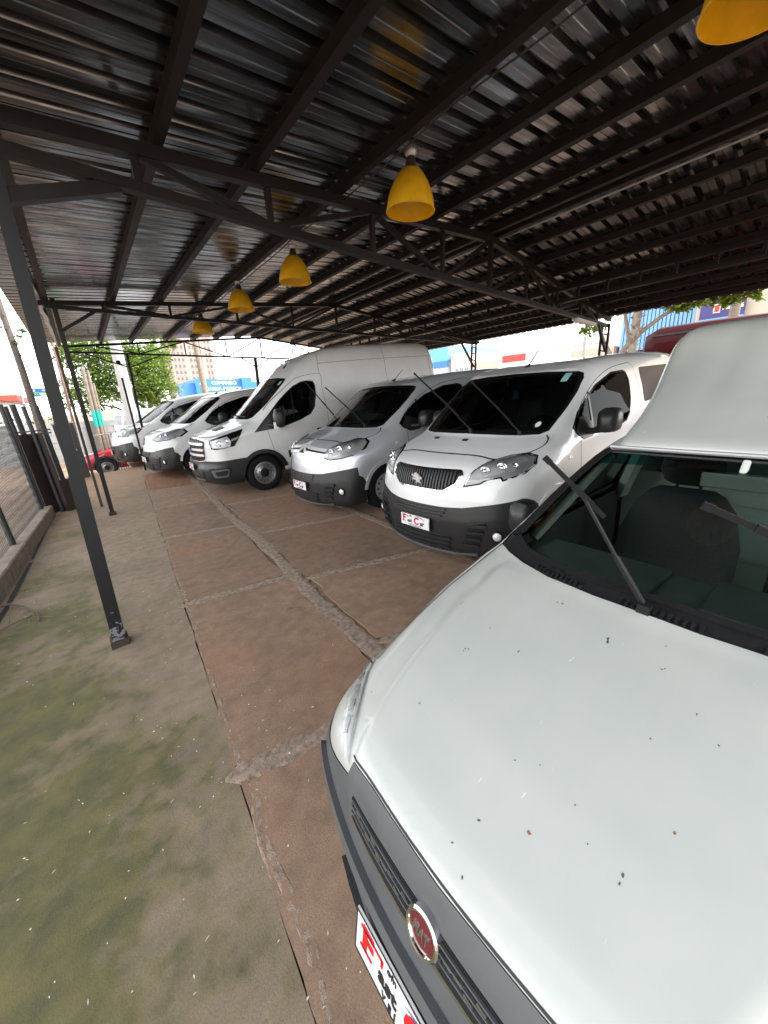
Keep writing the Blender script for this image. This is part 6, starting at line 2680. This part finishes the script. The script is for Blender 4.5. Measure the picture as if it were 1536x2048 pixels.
def tree(name, label, base, trunk, branches, blobs, count, size, leafm, barkm='bark', seed=1, group=None):
    root = empty(name, Matrix.Translation(base))
    tag(root, label, 'tree', group)
    b = MB()
    b.tube(trunk[0], trunk[1], 10)
    b.build('trunk', M[barkm], root, True)
    for pts, rs in branches:
        b = MB()
        b.tube(pts, rs, 7)
        b.build('limb', M[barkm], root, True)
    leaves('crown', blobs, count, size, leafm, root, seed)
    return root


tree('street_tree', 'bright green feathery tree behind the far end of the row', (2.6, 23.5, terrain(2.6, 23.5)),
     ([(0, 0, 0), (.1, .1, 1.0), (.25, .2, 1.9), (.3, .2, 2.6)], [.16, .14, .11, .09]),
     [([(.25, .2, 1.7), (-.6, 0, 2.5), (-1.8, -.2, 3.1)], [.09, .06, .03]), ([(.28, .2, 2.0), (1.0, .3, 3.0), (1.7, .4, 4.0)], [.09, .06, .03]), ([(.1, .1, 1.2), (-1.2, .4, 2.0), (-2.6, .5, 2.4)], [.07, .05, .025]),
      ([(.3, .2, 2.4), (.2, -.1, 3.6), (0, -.2, 4.6)], [.08, .05, .02])],
     [(-2.2, -.2, 2.7, 1.3, 1.1, .9), (-.6, 0, 3.4, 1.8, 1.4, 1.1), (.7, .2, 2.9, 1.0, 1.2, .9), (.2, .1, 2.3, 1.2, 1.0, .6), (.5, .2, 4.2, 1.2, 1.2, .9), (-1.6, 0, 4.6, 1.7, 1.4, 1.0)], 26000, .15, 'leaf_bright', seed=3)
tree('leaning_tree', 'pale slanting trunk with light leaves left of the apartment tower', (4.75, 26.2, terrain(4.7, 26)),
     ([(0, 0, 0), (-.15, 0, 1.6), (-.35, 0, 3.2), (-.45, 0, 4.6)], [.26, .24, .20, .15]),
     [([(-.35, 0, 3.3), (-1.2, .2, 4.4)], [.1, .04]), ([(-.4, 0, 3.8), (.4, 0, 5.0)], [.1, .04])],
     [(-1.2, .1, 4.3, .9, .9, .7), (-.3, 0, 5.2, .9, .9, .5)], 2600, .15, 'leaf_bright', 'weathered_wood', 5)
tree('bare_trunk', 'thin grey trunk with a few dark leaves outside the fence', (-.95, 12.4, terrain(-1, 12.4) - .05),
     ([(0, 0, 0), (.02, 0, 1.5), (.0, 0, 3.0), (-.06, 0, 4.6)], [.085, .08, .07, .055]),
     [([(0, 0, 2.6), (.25, .1, 2.2), (.55, .2, 1.95)], [.012, .008, .005]), ([(0, 0, 2.2), (-.5, 0, 2.35), (-.9, 0, 2.3)], [.012, .008, .004]), ([(-.02, 0, 3.4), (.3, 0, 3.1), (.6, .1, 2.9)], [.012, .008, .004]), ([(0, 0, 3.0), (-.5, 0, 3.2)], [.012, .005])],
     [(.05, 0, 3.75, .35, .3, .22), (-.3, 0, 3.95, .3, .3, .2)], 260, .07, 'leaf_mid', 'bark', 9)
tree('roadside_tree', 'forked leafy tree behind the right lattice column', (16.3, 6.6, .66),
     ([(0, 0, 0), (.0, 0, 1.4), (.05, .05, 2.2)], [.17, .15, .13]),
     [([(.05, .05, 2.1), (.1, .55, 2.9), (0, .8, 3.6)], [.11, .09, .06]), ([(.05, 0, 2.2), (0, -.5, 2.9), (.1, -1.3, 3.5), (.2, -2.2, 3.9)], [.11, .09, .06, .03]), ([(.0, -.4, 2.8), (-.1, -.2, 3.6), (0, .1, 4.3)], [.08, .06, .03])],
     [(.2, -2.4, 3.95, .9, 1.2, .42), (.4, -3.5, 4.0, .8, 1.0, .36), (0, .9, 3.7, .6, .5, .4), (0, .2, 4.6, 1.0, 1.2, .6), (.3, -1.2, 4.5, .9, 1.1, .5)], 9500, .19, 'leaf_bright', 'weathered_wood', 12)
# palm
pr = empty('palm_tree', Matrix.Translation((15.9, 5.9, .66)))
tag(pr, 'palm with shaggy trunk crossing the right eave', 'tree')
b = MB()
b.tube([(0, 0, 0), (.02, 0, 1.2), (.0, .02, 2.4), (.03, .02, 3.4), (.03, 0, 4.2)], [.15, .13, .12, .14, .12], 12)
b.build('trunk', M['weathered_wood'], pr, True)
rg = random.Random(2)
for i in range(46):
    a, z = rg.uniform(0, 6.28), rg.uniform(2.3, 3.9)
    b = MB()
    c, s = math.cos(a), math.sin(a)
    b.bar((c * .10, s * .10, z), (c * .26, s * .26, z + .20 - .5 * rg.random() * .3), .06, .015)
    b.build('leaf_stub', M['weathered_wood'], pr)
for i in range(13):
    a = i * 2.4
    c, s = math.cos(a), math.sin(a)
    pts = [Vector((c * r_, s * r_, 4.15 + .55 * math.sin(min(r_ * 1.6, 3.14)) - .32 * r_ * r_)) for r_ in (0, .3, .6, .9, 1.2, 1.5)]
    vs, fs = [], []
    for j in range(44):
        t = (j + 3) / 47 * (len(pts) - 1.001)
        k = int(t)
        p = pts[k].lerp(pts[k + 1], t - k)
        for sg in (-1, 1):
            sd2 = Vector((-s * sg, c * sg, 0))
            l = .30 * (1 - .5 * j / 44)
            n0 = len(vs)
            tip = p + sd2 * l * .7 + Vector((c, s, 0)) * l * .5 - Vector((0, 0, l * .55))
            vs += [p, p + Vector((c, s, 0)) * .025, tip]
            fs.append((n0, n0 + 1, n0 + 2))
    mesh_obj('frond', vs, fs, M['palm_leaf'], pr)
tk = empty('plain_trunk', Matrix.Translation((20.0, 4.15, .66)))
tag(tk, 'plain brown trunk in front of the purple signboard', 'tree')
b = MB()
b.tube([(0, 0, 0), (0, 0, 2.5), (.0, -.03, 5.2)], [.20, .17, .15], 10)
b.build('trunk', M['weathered_wood'], tk, True)
leaves('crown', [(0, -1.6, 4.6, .6, 1.0, .35), (0, .1, 5.4, .9, .9, .4)], 420, .22, 'leaf_mid', tk, 21, .8)


# --- poles
def pole(name, label, base, h, r0, r1, mat, lean=(0, 0), cat='pole', group=None, n=12):
    root = empty(name, Matrix.Translation(base))
    tag(root, label, cat, group)
    b = MB()
    b.tube([(0, 0, -.2), (lean[0] * .5, lean[1] * .5, h * .5), (lean[0], lean[1], h)], [r0, (r0 + r1) / 2, r1], n)
    b.build('shaft', M[mat], root, True)
    return root


pole('steel_column', 'thick smooth light-grey column in front of the feathery tree', (1.62, 20.0, terrain(1.6, 20)), 6.5, .23, .21, 'pole_concrete')
W = [(.22, 16.0, 3.6, .055), (.33, 16.05, 3.5, .05), (.40, 16.1, 3.1, .045), (.28, 16.15, 3.35, .05)]
for k, (x, y, h, r_) in enumerate(W):
    p = pole('wooden_post', ('leftmost and tallest of the bundled weathered posts', 'second of the bundled weathered posts', 'rightmost of the bundled weathered posts', 'rear one of the bundled weathered posts')[k], (x, y, terrain(x, y)), h, r_, r_ * .9, 'weathered_wood', (.03, 0), 'post', 'weathered posts tied together')
    b = MB()
    z0 = 1.35 - terrain(x, y)
    b.tube([(.01, 0, z0), (.013, 0, z0 + .5)], r_ + .003, 12, False)
    b.build('painted_band', M['teal_paint'], p, True)
pole('rusty_pole', 'slim pinkish rusty pole left of the second carport post', (-.34, 14.2, terrain(-.3, 14.2)), 4.3, .04, .03, 'rusty_pipe', (.05, 0))
pole('wooden_utility_pole', 'weathered utility pole standing before the apartment tower', (6.45, 26.5, terrain(6.4, 26.5)), 7.5, .20, .14, 'weathered_wood', (-.25, 0))
up = pole('thin_utility_pole', 'slender pole among the trees left of the apartment tower', (5.1, 28.5, terrain(5, 28)), 6.6, .11, .08, 'weathered_wood', (-.15, 0))
lp_ = pole('lamp_post', 'slim pale lamp post in front of the white wall on the right', (22.0, 10.55, .6), 6.6, .09, .06, 'pole_concrete')

# bars of a low railing behind the posts
rl = empty('railing', Matrix.Translation((.45, 15.6, terrain(.45, 15.6))))
tag(rl, 'low dark vertical-bar railing beside the weathered posts', 'railing')
for i in range(9):
    b = MB()
    b.bar((.02 + i * .075, .06 * i, 0), (.02 + i * .075, .06 * i, 1.45), .022, .022, up=(0, 1, 0))
    b.build('bar', M['fence_paint'], rl)
b = MB()
b.tube([(-.35, -.05, 1.46), (.72, .52, 1.50)], .02, 8)
b.build('handrail', M['weathered_wood'], rl, True)

# security camera on the far post
sc_ = empty('security_camera', Matrix.Translation((1.0, 13.08, 3.08)))
tag(sc_, 'small dark dome camera on a bracket of the far post', 'camera')
b = MB()
b.tube([(.22, 0, -.06), (.02, 0, -.04), (0, 0, 0)], .012, 6)
b.build('bracket', M['fence_paint'], sc_, True)
b = MB()
b.lathe([(0, .05), (.05, .04), (.06, 0), (.045, -.045), (0, -.06)], 14)
b.build('dome', M['gloss_black'], sc_, True)


# --- white flat-nosed pickup in the street
tr = empty('white_truck', Matrix.Translation((1.55, 22.2, terrain(1.5, 22.2) + .15)) @ Matrix.Rotation(R(-70), 4, 'Z'))
tag(tr, 'old white flat-nosed van parked in the street beside the grey column', 'van')
TP = [(.1, .35), (-.02, .5), (-.03, .95), (.06, 1.15), (.32, 1.72), (.5, 1.86), (1.2, 1.92), (3.6, 1.92), (3.95, 1.86), (4.2, 1.2), (4.25, .5), (4.1, .35)]
ts = CarShape(TP, wx=([-.1, .2, .6, 4, 4.3], [.74, .80, .83, .83, .8]), wz=([.35, .7, 1.1, 1.5, 1.95], [.02, 0, .01, .07, .2]), bow=([.3, 1.0, 1.9], [.22, .22, .1]), k=.16, spine=(.7, 3.7, 1.1))
bb_ = Body(ts, nf=24, nm=40, nr=10, nphi=64)
obj_from('body', bb_.mesh('truck_body'), tr, M['truck_white'])
panel(ts, 'windshield', rounded([(-.66, 1.22), (.66, 1.22), (.60, 1.68), (-.60, 1.68)], .06), M['window_grey'], tr, 'F', 1, .006, .01, .1)
for sd_ in (-1, 1):
    for (x0, x1) in ((.62, 1.30), (1.45, 2.3), (2.45, 3.3)):
        panel(ts, 'side_window', rounded([(x0, 1.24), (x1, 1.24), (x1, 1.66), (x0 + .08, 1.66)], .05), M['window_grey'], tr, 'S', sd_, .006, .01, .1)
    panel(ts, 'headlight', circle(sd_ * .52, .82, .10, 16), M['reflector'], tr, 'F', 1, .01, .01, .1)
panel(ts, 'front_bumper', rounded([(-.78, .45), (.78, .45), (.78, .58), (-.78, .58)], .03), M['pole_concrete'], tr, 'F', 1, .05, .05, .1)
add_wheels(tr, [(.95, -.70), (.95, .70), (3.4, -.70), (3.4, .70)], 'vented', .31)


# --- buildings
def building(name, label, lo, hi, wall, cat='building'):
    root = empty(name, Matrix.Translation((lo[0], lo[1], lo[2])))
    tag(root, label, cat)
    b = MB()
    b.box((0, 0, 0), (hi[0] - lo[0], hi[1] - lo[1], hi[2] - lo[2]))
    b.build('wall', M[wall], root)
    return root


# command building with lettering
gb_ = building('blue_building', 'low blue building with white COMANDO GUARDA MUNICIPAL lettering', (10.1, 45.2, 1.2), (14.9, 52, 4.75), 'wall_blue')
box_obj('side_wing', (-1.15, .4, 0), (-.002, 5, 3.2), 'wall_blue', gb_)
box_obj('pier', (4.802, -.35, 0), (5.9, 5, 3.72), 'wall_blue', gb_)
box_obj('end_wing', (5.902, .2, 0), (9.5, 5, 3.25), 'wall_blue', gb_)
box_obj('white_parapet', (5.92, .6, 3.255), (9.2, 4, 3.75), 'sign_white', gb_)
for txt, z, sz_ in (('COMANDO', 3.12, .50), ('GUARDA MUNICIPAL', 2.52, .50)):
    me = text_mesh('letters', txt, sz_, .02, 'CENTER', .012)
    me.materials.append(M['sign_white'])
    o = link(bpy.data.objects.new('lettering', me), gb_)
    o.matrix_local = Matrix.Translation((2.95, -.03, z)) @ Matrix.Rotation(R(90), 4, 'X')
em = MB()
em.add([(x, -.02, z) for x, z in ((.35, 3.1), (.75, 3.25), (1.1, 3.0), (.95, 2.55), (1.15, 2.0), (.8, 2.2), (.6, 2.6), (.72, 2.9))], [tuple(range(8))])
em.build('bird_emblem', M['sign_white'], gb_)

# hazy tower with a window grid
tw_ = building('apartment_tower', 'pinkish apartment tower with a grid of small windows, far away', (29.5, 160, 0), (44.0, 175, 31), 'tower_pink')
k = 0
wmsh = MB()
for f in range(13):
    for c in range(10):
        if c in (3, 7):
            continue
        x = .9 + c * 1.35
        wb_ = box_obj('window', (x, -.12, 3.2 + f * 2.15), (x + .62, -.01, 4.4 + f * 2.15), 'tower_dark', tw_)
        box_obj('window_sill', (x - .1, -.2, 3.05 + f * 2.15), (x + .72, -.005, 3.19 + f * 2.15), 'wall_peach', wb_)
box_obj('stair_core', (10.2, -.6, 0), (11.6, -.001, 33), 'tower_pink', tw_)

# right side: shops across the road
b1 = building('blue_roof_shop', 'white shop with blue roof band far behind the silver van', (36.0, 33.4, .7), (46, 39.6, 6.0), 'wall_white')
box_obj('roof_band', (-.15, -.15, 5.302), (10, 6.4, 7.0), 'wall_skyblue', b1)
box_obj('blue_stripe', (-.22, -.22, 4.6), (-.005, 6.45, 5.30), 'wall_blue', b1)
box_obj('blue_gate', (-.12, 2.4, 0), (-.004, 6.2, 3.9), 'wall_blue', b1)
b2 = building('grey_annex', 'small white annex with grey windows next to the blue-roofed shop', (36.2, 29.8, .7), (46, 33.0, 6.6), 'wall_white')
for y in (.6, 1.3, 2.0):
    w_ = box_obj('window', (-.06, y, 3.2), (-.003, y + .45, 4.3), 'window_grey', b2)
b3 = building('beige_house', 'beige house wall between the annex and the long white wall', (36.1, 25.6, .7), (46, 29.6, 5.4), 'wall_cream')
b4 = building('long_white_wall', 'long white warehouse wall behind the nearest white van', (35.0, 13.5, .7), (46, 25.4, 5.55), 'wall_white')
box_obj('parapet', (-.1, 0, 4.852), (.4, 11.9, 5.5), 'wall_white', b4)
box_obj('red_sign', (-.06, 8.8, 4.2), (-.003, 11.4, 4.80), 'sign_red', b4)
for y in (2.0, 5.0, 8.0):
    box_obj('door', (-.05, y, 0), (-.003, y + 1.2, 2.3), 'window_grey', b4)
b5 = building('peach_house', 'small peach house with a dark window behind the right column', (28.0, 11.5, .7), (33, 14.3, 4.5), 'wall_peach')
box_obj('window', (-.05, .5, 2.4), (-.003, 1.2, 3.3), 'window_dark', b5)
b6 = building('blue_panel_store', 'store clad with blue ribbed panels behind the palm', (28.4, 6.9, .7), (36, 11.3, 7.6), 'wall_brown')
for i in range(22):
    y = .02 + i * .2
    box_obj('rib_panel', (-.14, y, 3.4), (-.004, y + .15, 6.9), 'panel_blue', b6)
b7 = building('sign_store', 'pale storefront with purple signboard on the right', (25.4, -4, .7), (33, 6.75, 8.2), 'wall_cream')
box_obj('signboard', (-.32, 8.85, 4.2), (-.16, 10.5, 4.92), 'sign_purple', b7)
box_obj('white_shield', (-.36, 9.72, 4.42), (-.325, 9.98, 4.80), 'sign_white', b7)
box_obj('red_shield', (-.372, 9.76, 4.46), (-.3605, 9.94, 4.77), 'sign_red', b7)
box_obj('blue_line', (-.34, 8.85, 4.0), (-.17, 10.5, 4.195), 'wall_skyblue', b7)
me = text_mesh('letters', 'Maringá', .24, .01, 'CENTER', .008)
me.materials.append(M['sign_white'])
o = link(bpy.data.objects.new('lettering', me), b7)
o.matrix_local = Matrix.Translation((-.335, 9.27, 4.6)) @ Matrix(((0, 0, -1), (-1, 0, 0), (0, 1, 0))).to_4x4()
box_obj('white_fascia', (-.25, 6.6, .0), (-.003, 10.7, 3.0), 'wall_white', b7)
for y in (7.0, 8.6):
    box_obj('shop_window', (-.29, y, .3), (-.251, y + 1.3, 2.5), 'window_dark', b7)

# left: block wall, hedge, road sign, low red roof
bw = empty('block_wall', Matrix.Translation((-4.6, 15.4, .30)) @ Matrix.Rotation(R(9), 4, 'Z'))
tag(bw, 'low wall of grey concrete blocks beyond the fence', 'wall')
blk = None
for r_ in range(6):
    for c in range(13):
        x = c * .41 + (.2 if r_ % 2 else 0)
        if blk is None:
            bo_ = box_obj('block', (0, 0, 0), (.404, .15, .202), 'block_wall', bw)
            blk = bo_.data
        else:
            bo_ = link(bpy.data.objects.new('block', blk), bw)
        bo_.location = (x, .004 * ((c * 7 + r_ * 3) % 5 - 2), r_ * .207)
box_obj('mortar_core', (.02, .03, 0), (5.4, .12, 1.23), 'block_wall', bw)
hd = empty('hedge', Matrix.Translation((-4, 24.5, terrain(-4, 24.5))))
tag(hd, 'dark green hedge beyond the block wall', 'hedge')
leaves('foliage', [(x, 0, 1.0, 1.3, .8, 1.0) for x in (-6, -4, -2.2, -.4, 1.2, 2.6)], 7000, .13, 'leaf_mid', hd, 31)
sg = empty('road_sign', Matrix.Translation((-1.62, 30, terrain(-1.6, 30))))
tag(sg, 'green and blue direction sign over the street on the left', 'sign')
zb = 2.82 - terrain(-1.6, 30)
b = MB()
b.tube([(-.9, .1, 0), (-.9, .1, zb + .5)], .06, 10)
b.build('sign_post', M['galvanised'], sg, True)
box_obj('green_panel', (-.42, 0, zb), (.55, .04, zb + .24), 'sign_green', sg)
box_obj('blue_panel', (-.42, 0, zb + .243), (.55, .04, zb + .46), 'sign_blue', sg)
for (x0, x1, z) in ((-.10, .40, .15), (-.05, .45, .05), (.05, .42, .34)):
    box_obj('text_line', (x0, -.012, zb + z - .02), (x1, -.002, zb + z + .025), 'sign_white', sg)
for z in (.1, .34):
    box_obj('arrow', (-.33, -.012, zb + z - .05), (-.27, -.002, zb + z + .05), 'sign_white', sg)
rh = building('red_roof_house', 'low house with red roof edge far left', (-9, 30.2, .9), (-2.9, 36, 2.6), 'wall_white')
box_obj('roof', (-.3, -.3, 1.702), (6.3, 6, 2.05), 'roof_tile_red', rh)


def cable(pts, r, name, label):
    b = MB()
    P = [Vector(p) for p in pts]
    b.tube(P, r, 5)
    o = b.build(name, M['cable_black'])
    tag(o, label, 'cable')


def sag(a, b, s, n=16):
    A, B = Vector(a), Vector(b)
    return [A.lerp(B, i / n) - Vector((0, 0, s * 4 * (i / n) * (1 - i / n))) for i in range(n + 1)]


cable(sag((22, 10.5, 7.0), (28, 40, 9.2), .5), .018, 'power_cable', 'upper power line crossing the sky behind the silver van')
cable(sag((22, 10.5, 6.4), (28, 40, 8.3), .5), .014, 'power_cable', 'lower power line crossing the sky behind the silver van')
cable(sag((6.2, 26.4, 7.9), (-.95, 12.4, 4.0), .5), .012, 'power_cable', 'thin line running from the utility pole to the bare trunk')

# rear of the site, behind the photographer: street wall and road
rd = MB()
rd.add([(-24, -60, terrain(-9, -60) + .02), (-13, -60, terrain(-9, -60) + .02), (-13, 13, terrain(-9, 0) + .02), (-24, 13, terrain(-9, 0) + .02)], [(0, 1, 2, 3)])
tag(rd.build('road', M['asphalt']), kind='structure')
